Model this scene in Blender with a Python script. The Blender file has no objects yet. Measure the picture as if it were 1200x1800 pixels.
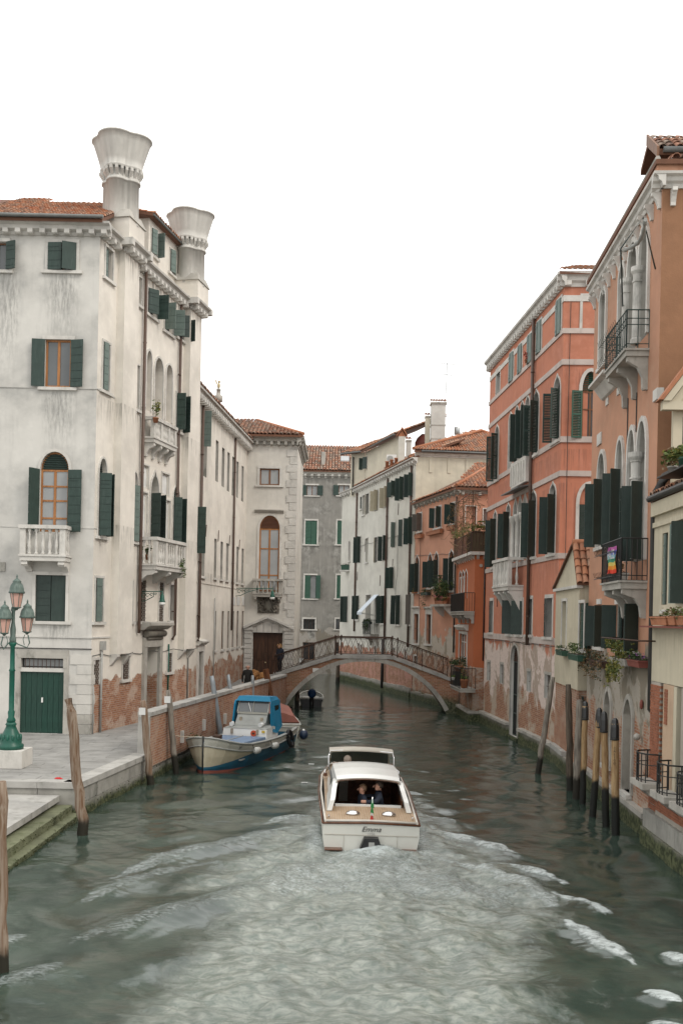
import bpy, math, random
import numpy as np
from mathutils import Vector, Matrix
rad = math.radians
rnd = random.Random(11)
SC = bpy.context.scene
COL = SC.collection

# ------------------------------------------------------------------ camera
EYE = 5.3                                   # metres above the water
FPX, CX, CY, ROLL = 1750.0, 600.0, 1086.0, rad(1.2)
cam_d = bpy.data.cameras.new('camera'); cam = bpy.data.objects.new('camera', cam_d); COL.objects.link(cam)
cam_d.sensor_fit = 'VERTICAL'; cam_d.sensor_height = 24.0; cam_d.lens = 24.0*FPX/1800.0
cam_d.shift_y = (CY-900.0)/1800.0
cam_d.clip_end = 900.0; cam_d.clip_start = 0.1
cam.matrix_world = Matrix.Translation((0, 0, EYE)) @ Matrix.Rotation(rad(90), 4, 'X') @ Matrix.Rotation(ROLL, 4, 'Z')
SC.camera = cam
SC.render.resolution_x, SC.render.resolution_y = 682, 1024

# ------------------------------------------------------------------ sky and sun (bright overcast)
SUN_EL = rad(42)                              # veiled sun behind the camera, to the right
w = bpy.data.worlds.new('World'); SC.world = w; w.use_nodes = True
nt = w.node_tree; nt.nodes.clear()
def WN(t, **k):
    n = nt.nodes.new(t)
    for a, b in k.items(): setattr(n, a, b)
    return n
SKY_LEVEL = 15.0
sky = WN('ShaderNodeTexSky', sky_type='NISHITA', sun_disc=False, sun_elevation=SUN_EL, sun_rotation=rad(125), air_density=1.0, dust_density=3.0)
tc = WN('ShaderNodeTexCoord'); sep = WN('ShaderNodeSeparateXYZ')
nt.links.new(tc.outputs['Generated'], sep.inputs[0])
mr = WN('ShaderNodeMapRange'); mr.inputs[1].default_value = 0.0; mr.inputs[2].default_value = 1.0
mr.inputs[3].default_value = SKY_LEVEL*0.92; mr.inputs[4].default_value = SKY_LEVEL*1.35
nt.links.new(sep.outputs[2], mr.inputs[0])
vm = WN('ShaderNodeVectorMath', operation='SCALE'); vm.inputs[0].default_value = (1.0, 0.995, 0.975)
nt.links.new(mr.outputs[0], vm.inputs['Scale'])
mx = WN('ShaderNodeMixRGB'); mx.inputs[0].default_value = 0.94
nt.links.new(sky.outputs[0], mx.inputs[1]); nt.links.new(vm.outputs[0], mx.inputs[2])
bg = WN('ShaderNodeBackground'); bg.inputs[1].default_value = 0.1
wo = WN('ShaderNodeOutputWorld')
nt.links.new(mx.outputs[0], bg.inputs[0]); nt.links.new(bg.outputs[0], wo.inputs[0])
sd = bpy.data.lights.new('sun', 'SUN'); sd.energy = 1.5; sd.angle = rad(14); sd.color = (1.0, 0.93, 0.83)
sun = bpy.data.objects.new('sun', sd); COL.objects.link(sun)
sdir = Vector((math.sin(rad(125))*math.cos(SUN_EL), math.cos(rad(125))*math.cos(SUN_EL), math.sin(SUN_EL)))
sun.rotation_euler = sdir.to_track_quat('Z', 'Y').to_euler()
SC.view_settings.view_transform = 'Standard'; SC.view_settings.look = 'None'
SC.view_settings.exposure = 0.0; SC.view_settings.gamma = 1.0; SC.view_settings.use_curve_mapping = False

# ------------------------------------------------------------------ survey helpers: pixel -> ray -> point on a known plane
_c, _s = math.cos(ROLL), math.sin(ROLL)
def ray(px, py):
    u, v = px-CX, py-CY
    return (u*_c+v*_s)/FPX, -(-u*_s+v*_c)/FPX
def at_depth(px, py, Y):
    a, b = ray(px, py); return (a*Y, Y, EYE+b*Y)
def on_level(px, py, z=0.0):
    a, b = ray(px, py); Y = (z-EYE)/b
    return (a*Y, Y, z)

class Fr:
    """a vertical plane: s runs to the picture's right, z up, d outwards"""
    def __init__(s, x0, y0, x1, y1):
        s.o = (x0, y0); dx, dy = x1-x0, y1-y0; s.L = math.hypot(dx, dy)
        s.t = (dx/s.L, dy/s.L); s.n = (s.t[1], -s.t[0]); s.ang = math.atan2(dy, dx)
    def P(s, a, z, d=0.0):
        return (s.o[0]+s.t[0]*a+s.n[0]*d, s.o[1]+s.t[1]*a+s.n[1]*d, z)
    def at(s, px, py, d=0.0):
        a, b = ray(px, py)
        Y = (d+s.n[0]*s.o[0]+s.n[1]*s.o[1])/(s.n[0]*a+s.n[1])
        return ((a*Y-s.o[0])*s.t[0]+(Y-s.o[1])*s.t[1], EYE+b*Y)
    def R(s, x0, y0, x1, y1, d=0.0):
        ym, xm = (y0+y1)/2, (x0+x1)/2
        return s.at(x0, ym, d)[0], s.at(x1, ym, d)[0], s.at(xm, y1, d)[1], s.at(xm, y0, d)[1]
F0 = Fr(0, 0, 1, 0)

class MB:
    def __init__(s): s.v = []; s.f = []; s.m = []; s.mi = 0; s.sm = []; s.smooth = False
    def face(s, pts):
        i = len(s.v); s.v.extend(pts); s.f.append(tuple(range(i, i+len(pts)))); s.m.append(s.mi); s.sm.append(s.smooth)
    def idx(s, pts, faces):
        i = len(s.v); s.v.extend(pts)
        for f in faces: s.f.append(tuple(k+i for k in f)); s.m.append(s.mi); s.sm.append(s.smooth)
    def eight(s, p):            # 0-3 bottom ring, 4-7 top ring
        s.idx(p, [(3,2,1,0),(4,5,6,7),(0,1,5,4),(1,2,6,5),(2,3,7,6),(3,0,4,7)])
        return s
    def box(s, F, a0, a1, z0, z1, d0, d1):
        return s.eight([F.P(a0,z0,d1),F.P(a1,z0,d1),F.P(a1,z0,d0),F.P(a0,z0,d0),F.P(a0,z1,d1),F.P(a1,z1,d1),F.P(a1,z1,d0),F.P(a0,z1,d0)])
    def wbox(s, x0, x1, y0, y1, z0, z1):
        return s.eight([(x0,y0,z0),(x1,y0,z0),(x1,y1,z0),(x0,y1,z0),(x0,y0,z1),(x1,y0,z1),(x1,y1,z1),(x0,y1,z1)])
    def extr(s, A, B):          # two equal rings of points -> closed solid
        n = len(A); f = [tuple(range(n))[::-1], tuple(range(n, 2*n))]
        for i in range(n): j = (i+1) % n; f.append((i, j, n+j, n+i))
        s.idx(list(A)+list(B), f); return s
    def prism(s, F, poly, d0, d1):
        return s.extr([F.P(a, z, d0) for a, z in poly], [F.P(a, z, d1) for a, z in poly])
    def prismd(s, F, poly, a0, a1):     # poly of (d, z), extruded along the wall
        return s.extr([F.P(a0, z, d) for d, z in poly], [F.P(a1, z, d) for d, z in poly])
    def tube(s, pts, r, n=8, caps=True):
        pts = [Vector(p) for p in pts]; R = r if isinstance(r, (list, tuple)) else [r]*len(pts)
        rings = []; up = Vector((0, 0, 1))
        for i, p in enumerate(pts):
            a = pts[max(i-1, 0)]; b = pts[min(i+1, len(pts)-1)]; t = (b-a).normalized()
            x = t.cross(up if abs(t.z) < .95 else Vector((0, 1, 0))).normalized(); y = x.cross(t)
            rings.append([tuple(p+(x*math.cos(2*math.pi*k/n)+y*math.sin(2*math.pi*k/n))*R[i]) for k in range(n)])
        base = len(s.v)
        for rg in rings: s.v.extend(rg)
        for i in range(len(rings)-1):
            for k in range(n):
                j = (k+1) % n
                s.f.append((base+i*n+k, base+i*n+j, base+(i+1)*n+j, base+(i+1)*n+k)); s.m.append(s.mi); s.sm.append(n > 5)
        if caps:
            s.f.append(tuple(base+k for k in range(n))[::-1]); s.m.append(s.mi); s.sm.append(False)
            s.f.append(tuple(base+(len(rings)-1)*n+k for k in range(n))); s.m.append(s.mi); s.sm.append(False)
        return s
    def lathe(s, prof, c=(0, 0, 0), n=12, ph=0.0, smooth=True):
        base = len(s.v)
        for r, z in prof:
            for k in range(n):
                a = ph+2*math.pi*k/n; s.v.append((c[0]+r*math.cos(a), c[1]+r*math.sin(a), c[2]+z))
        for i in range(len(prof)-1):
            for k in range(n):
                j = (k+1) % n
                s.f.append((base+i*n+k, base+i*n+j, base+(i+1)*n+j, base+(i+1)*n+k)); s.m.append(s.mi); s.sm.append(smooth)
        s.f.append(tuple(base+k for k in range(n))[::-1]); s.m.append(s.mi); s.sm.append(False)
        s.f.append(tuple(base+(len(prof)-1)*n+k for k in range(n))); s.m.append(s.mi); s.sm.append(False)
        return s
    def ball(s, c, r, n=10, m=7):
        rx, ry, rz = r if isinstance(r, (tuple, list)) else (r, r, r)
        base = len(s.v)
        for i in range(m+1):
            t = math.pi*i/m
            for k in range(n):
                a = 2*math.pi*k/n
                s.v.append((c[0]+rx*math.sin(t)*math.cos(a), c[1]+ry*math.sin(t)*math.sin(a), c[2]-rz*math.cos(t)))
        for i in range(m):
            for k in range(n):
                j = (k+1) % n
                s.f.append((base+i*n+k, base+i*n+j, base+(i+1)*n+j, base+(i+1)*n+k)); s.m.append(s.mi); s.sm.append(True)
        return s

def make_mesh(name, mb, mats, c=(0, 0, 0), tint=None):
    V = np.array(mb.v, dtype=np.float32)-np.array(c, dtype=np.float32)
    me = bpy.data.meshes.new(name)
    me.from_pydata(V.tolist(), [], mb.f)
    if not isinstance(mats, (list, tuple)): mats = [mats]
    for m in mats: me.materials.append(m)
    nf = len(mb.f)
    me.polygons.foreach_set('material_index', mb.m); me.polygons.foreach_set('use_smooth', mb.sm)
    # box-mapped UVs in metres, continuous over coplanar faces
    N = np.empty(nf*3, dtype=np.float32); me.polygons.foreach_get('normal', N); N = N.reshape(-1, 3)
    ls = np.empty(nf, dtype=np.int32); me.polygons.foreach_get('loop_total', ls)
    vi = np.empty(int(ls.sum()), dtype=np.int32); me.loops.foreach_get('vertex_index', vi)
    fi = np.repeat(np.arange(nf), ls); NN = N[fi]; P = V[vi]+np.array(c, dtype=np.float32)
    h = np.hypot(NN[:, 0], NN[:, 1]); hs = np.where(h < 1e-5, 1, h)
    tx, ty = -NN[:, 1]/hs, NN[:, 0]/hs
    flat = np.abs(NN[:, 2]) > .72
    U = np.where(flat, P[:, 0], P[:, 0]*tx+P[:, 1]*ty); W_ = np.where(flat, P[:, 1], P[:, 2])
    uv = me.uv_layers.new(name='UVMap'); uv.data.foreach_set('uv', np.stack([U, W_], 1).astype(np.float32).ravel())
    if tint is not None:
        at = me.attributes.new('tint', 'FLOAT', 'FACE'); at.data.foreach_set('value', tint)
    me.update()
    return me

def wmat(o):
    m = Matrix.Translation(o.location) @ o.rotation_euler.to_matrix().to_4x4()
    return (wmat(o.parent) @ m) if o.parent else m

def obj(name, mb, mats, parent=None, local=False, label=None, cat=None, group=None, kind=None, tint=None, origin=None):
    if origin is None:
        A = np.array(mb.v); c = (A.min(0)+A.max(0))/2; c[2] = A[:, 2].min()
    else: c = np.array(origin)
    me = make_mesh(name, mb, mats, c, tint)
    o = bpy.data.objects.new(name, me); COL.objects.link(o)
    if parent is not None:
        o.parent = parent
        if local: o.location = Vector(c)
        else:
            inv = wmat(parent).inverted(); m = inv @ Matrix.Translation(Vector(c))
            o.location = m.to_translation(); o.rotation_euler = m.to_euler()
    else: o.location = Vector(c)
    props(o, label, cat, group, kind)
    return o
def props(o, label=None, cat=None, group=None, kind=None):
    if label: o['label'] = label
    if cat: o['category'] = cat
    if group: o['group'] = group
    if kind: o['kind'] = kind
    return o
def thing(name, label, cat, loc, rot=(0, 0, 0), group=None):
    o = bpy.data.objects.new(name, None); o.empty_display_size = .3; COL.objects.link(o)
    o.location = loc; o.rotation_euler = rot
    return props(o, label, cat, group)
def inst(me, name, parent, loc, rotz=0.0, scale=None):
    """share a mesh; loc and rotz in world axes"""
    o = bpy.data.objects.new(name, me); COL.objects.link(o)
    if parent is not None:
        o.parent = parent; m = wmat(parent).inverted() @ Matrix.Translation(Vector(loc)) @ Matrix.Rotation(rotz, 4, 'Z')
        o.location = m.to_translation(); o.rotation_euler = m.to_euler()
    else: o.location = loc; o.rotation_euler = (0, 0, rotz)
    if scale: o.scale = scale
    return o
def copy_tree(o, parent=None):
    c = o.copy(); COL.objects.link(c); c.parent = parent
    for ch in list(o.children): copy_tree(ch, c)
    return c

# ------------------------------------------------------------------ materials
class NG:
    def __init__(s, name):
        s.m = bpy.data.materials.new(name); s.m.use_nodes = True; s.t = s.m.node_tree; s.t.nodes.clear()
        s.out = s.t.nodes.new('ShaderNodeOutputMaterial'); s.b = s.t.nodes.new('ShaderNodeBsdfPrincipled')
        s.t.links.new(s.b.outputs[0], s.out.inputs[0]); s.coord = None
    def N(s, t, **k):
        n = s.t.nodes.new(t)
        for a, b in k.items(): setattr(n, a, b)
        return n
    def L(s, a, b): s.t.links.new(a, b)
    def setv(s, inp, v):
        if isinstance(v, bpy.types.NodeSocket): s.L(v, inp)
        elif isinstance(v, (tuple, list)) and len(v) == 3 and inp.type == 'RGBA': inp.default_value = (*v, 1)
        else: inp.default_value = v
    def uv(s):
        if s.coord is None: s.coord = s.N('ShaderNodeUVMap').outputs[0]
        return s.coord
    def pos(s): return s.N('ShaderNodeNewGeometry').outputs['Position']
    def objc(s): return s.N('ShaderNodeTexCoord').outputs['Object']
    def map(s, vec, scale=(1, 1, 1), loc=(0, 0, 0)):
        n = s.N('ShaderNodeMapping'); s.L(vec, n.inputs[0]); n.inputs['Scale'].default_value = scale; n.inputs['Location'].default_value = loc
        return n.outputs[0]
    def noise(s, vec, scale, detail=4, rough=.55, dist=0.0):
        n = s.N('ShaderNodeTexNoise'); s.L(vec, n.inputs['Vector'])
        n.inputs['Scale'].default_value = scale; n.inputs['Detail'].default_value = detail
        n.inputs['Roughness'].default_value = rough; n.inputs['Distortion'].default_value = dist
        return n.outputs[0]
    def ramp(s, f, a, b, lo=0.0, hi=1.0):
        n = s.N('ShaderNodeMapRange', interpolation_type='SMOOTHSTEP'); s.L(f, n.inputs[0])
        n.inputs[1].default_value = a; n.inputs[2].default_value = b; n.inputs[3].default_value = lo; n.inputs[4].default_value = hi
        return n.outputs[0]
    def lin(s, f, a, b, lo=0.0, hi=1.0):
        n = s.N('ShaderNodeMapRange'); s.L(f, n.inputs[0]); n.clamp = True
        n.inputs[1].default_value = a; n.inputs[2].default_value = b; n.inputs[3].default_value = lo; n.inputs[4].default_value = hi
        return n.outputs[0]
    def mix(s, f, a, b, mode='MIX'):
        n = s.N('ShaderNodeMixRGB', blend_type=mode)
        s.setv(n.inputs[0], f); s.setv(n.inputs[1], a); s.setv(n.inputs[2], b)
        return n.outputs[0]
    def math(s, op, a, b=0.0, c=None, clamp=False):
        n = s.N('ShaderNodeMath', operation=op); n.use_clamp = clamp
        s.setv(n.inputs[0], a); s.setv(n.inputs[1], b)
        if c is not None: s.setv(n.inputs[2], c)
        return n.outputs[0]
    def bump(s, h, strength=.3, dist=.02, prev=None):
        n = s.N('ShaderNodeBump'); n.inputs['Strength'].default_value = strength; n.inputs['Distance'].default_value = dist
        s.L(h, n.inputs['Height'])
        if prev is not None: s.L(prev, n.inputs['Normal'])
        return n.outputs[0]
    def done(s, col, rough=.8, normal=None, spec=.3, metal=0.0):
        s.setv(s.b.inputs['Base Color'], col); s.setv(s.b.inputs['Roughness'], rough)
        s.b.inputs['Specular IOR Level'].default_value = spec; s.b.inputs['Metallic'].default_value = metal
        if normal is not None: s.L(normal, s.b.inputs['Normal'])
        return s.m

def sepz(g, v):
    n = g.N('ShaderNodeSeparateXYZ'); g.L(v, n.inputs[0]); return n.outputs

BRICK_A, BRICK_B, MORTAR = (.25, .105, .06), (.36, .18, .105), (.33, .29, .24)
def brick_nodes(g, uv, a=BRICK_A, b=BRICK_B, m=MORTAR):
    n = g.N('ShaderNodeTexBrick'); g.L(uv, n.inputs['Vector'])
    n.inputs['Scale'].default_value = 1.0; n.inputs['Brick Width'].default_value = .27; n.inputs['Row Height'].default_value = .08
    n.inputs['Mortar Size'].default_value = .009; n.inputs['Mortar Smooth'].default_value = .3; n.inputs['Bias'].default_value = 0.0
    n.inputs['Color1'].default_value = (*a, 1); n.inputs['Color2'].default_value = (*b, 1); n.inputs['Mortar'].default_value = (*m, 1)
    return n.outputs['Color'], n.outputs['Fac']

def plaster(name, col, grime=.45, gcol=(.19, .185, .17), streak=.35, brick=None, patch=None, pcol=(.42, .38, .34), wet=None, seed=0.0, fine=.25, thr=.5, mott=.82, under=None, wash=.75, stains=(), bs=1.3, drips=()):
    """lime plaster; brick=(z_lo, z_hi): bare brick dominates below z_lo and fades out by z_hi; patch=(z_lo, z_hi): fallen top coat"""
    g = NG(name); uv = g.map(g.uv(), loc=(seed, seed*.37, 0)); z = sepz(g, g.uv())[1]
    big = g.noise(uv, .45, 7, .6); mid = g.noise(uv, 2.2, 6, .62); fin = g.noise(uv, 28, 4, .6)
    st = g.noise(g.map(uv, (2.6, .22, 1)), 1.6, 5, .6)
    c = g.mix(g.ramp(big, .35, .68), col, tuple(x*mott for x in col))
    c = g.mix(g.ramp(mid, .45, .75, 0, .45), c, tuple(min(1, x*1.16) for x in col))
    gm = g.math('MULTIPLY', g.ramp(big, .42, .72), g.ramp(mid, .35, .65))
    gm = g.math('ADD', g.math('MULTIPLY', gm, grime), g.math('MULTIPLY', g.ramp(st, .5, .78), streak), clamp=True)
    c = g.mix(gm, c, gcol)
    u_ = sepz(g, g.uv())[0]
    if drips:
        ds = g.ramp(g.noise(g.map(uv, (7, .35, 1)), 1.5, 7, .7), .46, .66); tot = None
        for zb in drips:
            q_ = g.math('MULTIPLY', g.ramp(z, zb-1.3, zb), g.ramp(z, zb, zb+.05, 1, 0)); tot = q_ if tot is None else g.math('MAXIMUM', tot, q_)
        c = g.mix(g.math('MULTIPLY', g.math('MULTIPLY', tot, ds), .7), c, gcol if sum(gcol) < 1 else tuple(x*.35 for x in gcol))
    for (su, sv, sw_, sh_) in stains:                    # run-off below a sill
        a = g.math('ABSOLUTE', g.math('SUBTRACT', g.math('ADD', u_, g.math('MULTIPLY', g.math('SUBTRACT', mid, .5), .8)), su))
        sm_ = g.math('MULTIPLY', g.ramp(a, sw_*.3, sw_, 1, 0), g.math('MULTIPLY', g.ramp(z, sv-sh_, sv-sh_*.25), g.ramp(z, sv-.02, sv, 1, 0)))
        sm_ = g.math('MULTIPLY', sm_, g.ramp(g.noise(g.map(uv, (5, .8, 1)), 2.2, 8, .72), .40, .62))
        c = g.mix(g.math('MULTIPLY', sm_, .55), c, (.16, .16, .15))
    h = g.math('ADD', g.math('MULTIPLY', fin, .35), g.math('MULTIPLY', mid, 1.0))
    if patch:
        zz = g.lin(z, patch[0], patch[1], .32, -.55)
        pm = g.ramp(g.math('ADD', g.noise(g.map(uv, (1, .55, 1)), .75, 9, .58, .4), zz), thr, thr+.03)
        rc = g.mix(g.ramp(g.noise(g.map(uv, (1, .7, 1), (2.1, 7, 0)), .85, 10, .66, .5), .49, .535), pcol, tuple(x*y for x, y in zip(pcol, (.62, .60, .55))))
        rc = g.mix(g.ramp(g.noise(uv, 6, 7, .7), .48, .66, 0, .35), rc, (.24, .17, .12))
        c = g.mix(pm, c, rc); h = g.math('SUBTRACT', h, g.math('MULTIPLY', pm, 1.2))
    if brick:
        zz = g.lin(z, brick[0], brick[1], .42, -.6)
        bm = g.ramp(g.math('ADD', g.noise(g.map(uv, (1, .7, 1), (5.3, 1.7, 0)), 1.0, 9, .6, .3), zz), .5, .54)
        bc, bf = brick_nodes(g, uv)
        bc = g.mix(g.ramp(g.noise(uv, bs, 9, .66), .48, .56, 0, wash), bc, under or (.40, .34, .28))
        bc = g.mix(g.ramp(g.noise(uv, 9.0, 4, .6), .5, .7, 0, .5), bc, (.2, .1, .06))
        c = g.mix(bm, c, bc)
        h = g.math('SUBTRACT', h, g.math('MULTIPLY', bm, g.math('ADD', .9, g.math('MULTIPLY', bf, .8))))
    if wet is not None:
        wm = g.ramp(g.math('ADD', z, g.math('MULTIPLY', g.noise(uv, 1.5, 6, .6), .9)), wet+.25, wet+.75, 1, 0)
        c = g.mix(wm, c, g.mix(g.ramp(g.noise(uv, 6, 5, .65), .4, .62), (.045, .05, .03), (.13, .135, .085)))
    nb = g.bump(h, fine, .02)
    return g.done(c, .88, nb, .2)

def stone(name, col, var=.75, grime=.5, gcol=(.15, .15, .13), seed=0, rough=.8, wet=None):
    g = NG(name); p = g.map(g.pos(), loc=(seed, 0, 0)); a = g.noise(p, 1.3, 7, .62); b = g.noise(p, 9, 5, .6); oi = g.N('ShaderNodeObjectInfo').outputs['Random']
    c = g.mix(g.ramp(a, .35, .7), col, tuple(x*var for x in col))
    c = g.mix(g.math('MULTIPLY', oi, .25), c, tuple(x*.62 for x in col))
    c = g.mix(g.math('MULTIPLY', g.ramp(g.noise(g.map(p, (1, 1, .5)), 2.4, 8, .68), .5, .72), grime), c, gcol)
    if wet is not None:
        z = sepz(g, p)[2]
        wm = g.ramp(g.math('ADD', z, g.math('MULTIPLY', a, .5)), wet+.12, wet+.42, 1, 0)
        c = g.mix(wm, c, g.mix(g.ramp(b, .42, .6), (.03, .038, .018), (.10, .11, .055)))
    return g.done(c, rough, g.bump(g.math('ADD', g.math('MULTIPLY', a, .6), b), .35, .02), .25)

def paint(name, col, rough=.55, var=.8, scale=3.0, spec=.35, metal=0.0, bump=.1, streak=0.0, scol=(.3, .28, .24)):
    g = NG(name); p = g.objc(); a = g.noise(p, scale, 6, .6); b = g.noise(g.map(p, (6, 6, .7)), 3, 4, .6)
    oi = g.N('ShaderNodeObjectInfo').outputs['Random']
    c = g.mix(g.ramp(a, .35, .7), col, tuple(x*var for x in col))
    c = g.mix(g.math('MULTIPLY', oi, .45), c, tuple(x*.6+.012 for x in col))
    if streak: c = g.mix(g.math('MULTIPLY', g.ramp(b, .5, .75), streak), c, scol)
    return g.done(c, rough, g.bump(g.math('ADD', a, b), bump, .01), spec, metal)

def wood(name, col, dark, scale=(9, 9, .7), rough=.75, wetz=None, wcol=(.02, .02, .016)):
    g = NG(name); p = g.map(g.objc(), scale); a = g.noise(p, 2.2, 7, .65, .6); b = g.noise(g.objc(), .8, 4, .6)
    c = g.mix(g.ramp(a, .33, .66), col, dark); c = g.mix(g.ramp(b, .5, .75, 0, .5), c, tuple(x*.7 for x in dark))
    if wetz is not None:
        z = sepz(g, g.pos())[2]; n = g.noise(g.pos(), 5, 4, .6)
        c = g.mix(g.ramp(g.math('ADD', z, g.math('MULTIPLY', n, .25)), wetz+.1, wetz+.28, 1, 0), c, wcol)
    return g.done(c, rough, g.bump(a, .5, .015), .25)

def rooftile(name='roof_tile_clay', cols=((.30, .115, .06), (.42, .19, .105), (.33, .21, .15), (.22, .12, .085))):
    g = NG(name); at = g.N('ShaderNodeAttribute', attribute_name='tint', attribute_type='GEOMETRY').outputs['Fac']
    cr = g.N('ShaderNodeValToRGB'); cr.color_ramp.interpolation = 'LINEAR'; g.L(at, cr.inputs[0])
    e = cr.color_ramp.elements; e[0].color = (*cols[0], 1); e[1].color = (*cols[3], 1); e[0].position = 0; e[1].position = 1
    for k, ps in ((1, .35), (2, .7)):
        x = e.new(ps); x.color = (*cols[k], 1)
    p = g.pos(); n = g.noise(p, 3, 6, .65); l = g.noise(p, .6, 4, .6)
    c = g.mix(g.ramp(n, .5, .72, 0, .65), cr.outputs[0], (.10, .095, .075)); c = g.mix(g.ramp(l, .5, .7, 0, .4), c, (.26, .2, .15))
    return g.done(c, .85, g.bump(n, .3, .02), .2)

M = {}
M['pal'] = plaster('palazzo_plaster', (.56, .545, .51), .7, (.25, .25, .24), .22, seed=3.1, stains=((-10.35, 17.65, .75, 3.2), (-10.4, 13.3, .8, 2.6), (-12.3, 17.6, .5, 4.5), (-10.4, 8.2, .6, .9), (-10.3, 4.85, .7, .8)), brick=(-1.2, 2.9))
M['pal_side'] = plaster('palazzo_side_plaster', (.69, .65, .585), .25, (.40, .375, .33), .16, brick=(2.2, 3.7), seed=8.4, wash=.55, under=(.50, .42, .35), bs=.9, drips=(18.9, 13.2, 8.6))
M['b2'] = plaster('long_wall_plaster', (.66, .62, .555), .25, (.38, .36, .32), .25, brick=(2.1, 4.0), seed=14.2, drips=(15.5, 7.4))
M['portal'] = plaster('portal_plaster', (.60, .575, .525), .3, (.33, .32, .29), .3, seed=21)
M['grey'] = plaster('grey_render', (.235, .225, .205), .75, (.42, .41, .38), .45, patch=(1.5, 9), pcol=(.33, .31, .28), seed=29, mott=.62)
M['white'] = plaster('pale_plaster', (.56, .545, .49), .2, (.36, .345, .30), .3, brick=(2.2, 4.1), seed=35, wet=.35, under=(.45, .24, .2))
M['cream'] = plaster('cream_end_plaster', (.56, .52, .42), .2, (.36, .33, .27), .45, seed=37)
M['pink'] = plaster('pink_plaster', (.52, .27, .185), .35, (.42, .25, .17), .35, brick=(2.2, 4.6), patch=(3.0, 6.8), pcol=(.45, .40, .34), wet=.5, seed=41)
M['orange'] = plaster('orange_plaster', (.42, .135, .062), .15, (.30, .10, .05), .25, brick=(2.7, 3.1), wet=.5, seed=47, mott=.9)
M['belt'] = stone('belt_stone', (.52, .45, .41), .8, .4)
M['red'] = plaster('salmon_red_plaster', (.47, .19, .12), .3, (.56, .28, .21), .45, patch=(3.0, 6.9), pcol=(.60, .50, .45), brick=(.6, 4.2), wet=.35, seed=52, fine=.2, mott=.84, wash=.95, under=(.42, .35, .28), bs=.7, drips=(15.05, 11.95, 10.65, 7.6))
M['ochre'] = plaster('ochre_plaster', (.455, .24, .155), .35, (.36, .25, .18), .4, drips=(15.7, 8.0), patch=(3.6, 6.2), pcol=(.33, .30, .255), brick=(1.4, 4.8), wet=.15, seed=60)
M['brownwall'] = plaster('brown_roughcast', (.285, .15, .085), .3, (.20, .11, .07), .2, seed=63, fine=.7, mott=.8)
M['yellow'] = plaster('yellow_plaster', (.51, .46, .35), .3, (.36, .32, .24), .5, seed=70, drips=(8.0, 6.4, 5.1))
M['brickwall'] = plaster('canal_brick', (.42, .38, .33), .3, brick=(9, 12), wet=.2, seed=77, wash=.3)
M['bridgebrick'] = plaster('bridge_brick', (.40, .36, .30), .3, brick=(9, 12), wet=.75, seed=83, wash=.35, under=(.17, .13, .075))
M['stone'] = stone('istrian_stone', (.60, .58, .54), .8, .45)
M['stone_d'] = stone('weathered_stone', (.42, .40, .36), .7, .75)
M['carved'] = stone('dark_carved_stone', (.17, .155, .13), .6, .6)
M['stone_wet'] = stone('quay_stone', (.33, .32, .29), .65, .75, wet=.2)
M['stone_pave'] = stone('paving_trachyte', (.29, .285, .27), .72, .5)
M['kerb'] = stone('kerb_stone', (.40, .39, .365), .7, .6)
M['quoin'] = stone('quoin_stone', (.56, .54, .50), .85, .3)
M['base_wet'] = stone('waterline_stone', (.36, .34, .30), .6, .8, wet=.42)
M['step_moss'] = stone('mossy_step', (.17, .18, .11), .6, .95, (.045, .06, .02), wet=.0)
M['g_shut'] = paint('green_shutter', (.028, .052, .043), .5, .75, streak=.25, scol=(.10, .13, .12))
M['g_shut_l'] = paint('pale_green_shutter', (.13, .175, .155), .55, .8, streak=.3, scol=(.28, .30, .28))
M['g_shut_d'] = paint('dark_green_shutter', (.028, .047, .040), .5, .75, streak=.2, scol=(.07, .09, .08))
M['g_shut_m'] = paint('mid_green_shutter', (.035, .095, .065), .5, .8)
M['cream_shut'] = paint('cream_shutter', (.46, .41, .30), .6, .85)
M['grey_shut'] = paint('grey_brown_shutter', (.13, .115, .10), .6, .8)
M['g_door'] = paint('green_door', (.010, .048, .034), .42, .7, streak=.3, scol=(.05, .12, .09), bump=.2)
M['wood_door'] = wood('walnut_door', (.085, .040, .022), (.035, .018, .011), (6, 6, .6), .5)
M['frame_or'] = wood('oak_frame', (.42, .19, .07), (.26, .11, .04), (12, 12, 1), .5)
M['frame_br'] = wood('brown_frame', (.22, .11, .06), (.12, .06, .035), (12, 12, 1), .55)
M['frame_w'] = paint('white_frame', (.62, .60, .55), .5)
M['frame_dk'] = paint('dark_frame', (.03, .03, .028), .5)
M['iron'] = paint('black_iron', (.022, .023, .022), .5, .7)
M['iron_r'] = paint('rusty_iron', (.075, .040, .026), .7, .6, streak=.4, scol=(.035, .025, .02))
M['iron_g'] = paint('green_iron', (.03, .055, .05), .5, .7)
M['lamp_g'] = paint('lamp_green', (.010, .095, .065), .4, .75, 6)
M['lamp_cap'] = paint('lamp_patina', (.10, .145, .125), .6, .7, 8, streak=.5, scol=(.2, .24, .22))
M['pipe'] = paint('brown_drainpipe', (.105, .065, .048), .5, .75, 4)
M['pipe_g'] = paint('grey_pipe', (.36, .36, .34), .5, .8)
M['pipe_dk'] = paint('dark_drainpipe', (.035, .033, .030), .5, .75, 4)
M['zinc'] = paint('zinc_gutter', (.16, .165, .16), .5, .75, 4)
M['tile'] = rooftile()
M['tile_b'] = rooftile('roof_tile_brown', ((.19, .09, .06), (.32, .165, .11), (.25, .19, .15), (.15, .09, .07)))
M['tile_bed'] = paint('roof_bed', (.16, .075, .045), .9)
M['tile_o'] = paint('terracotta', (.40, .165, .085), .8, .75, 5)
M['brick1'] = stone('red_brick', (.33, .13, .075), .65, .45, (.12, .06, .04))
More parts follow.
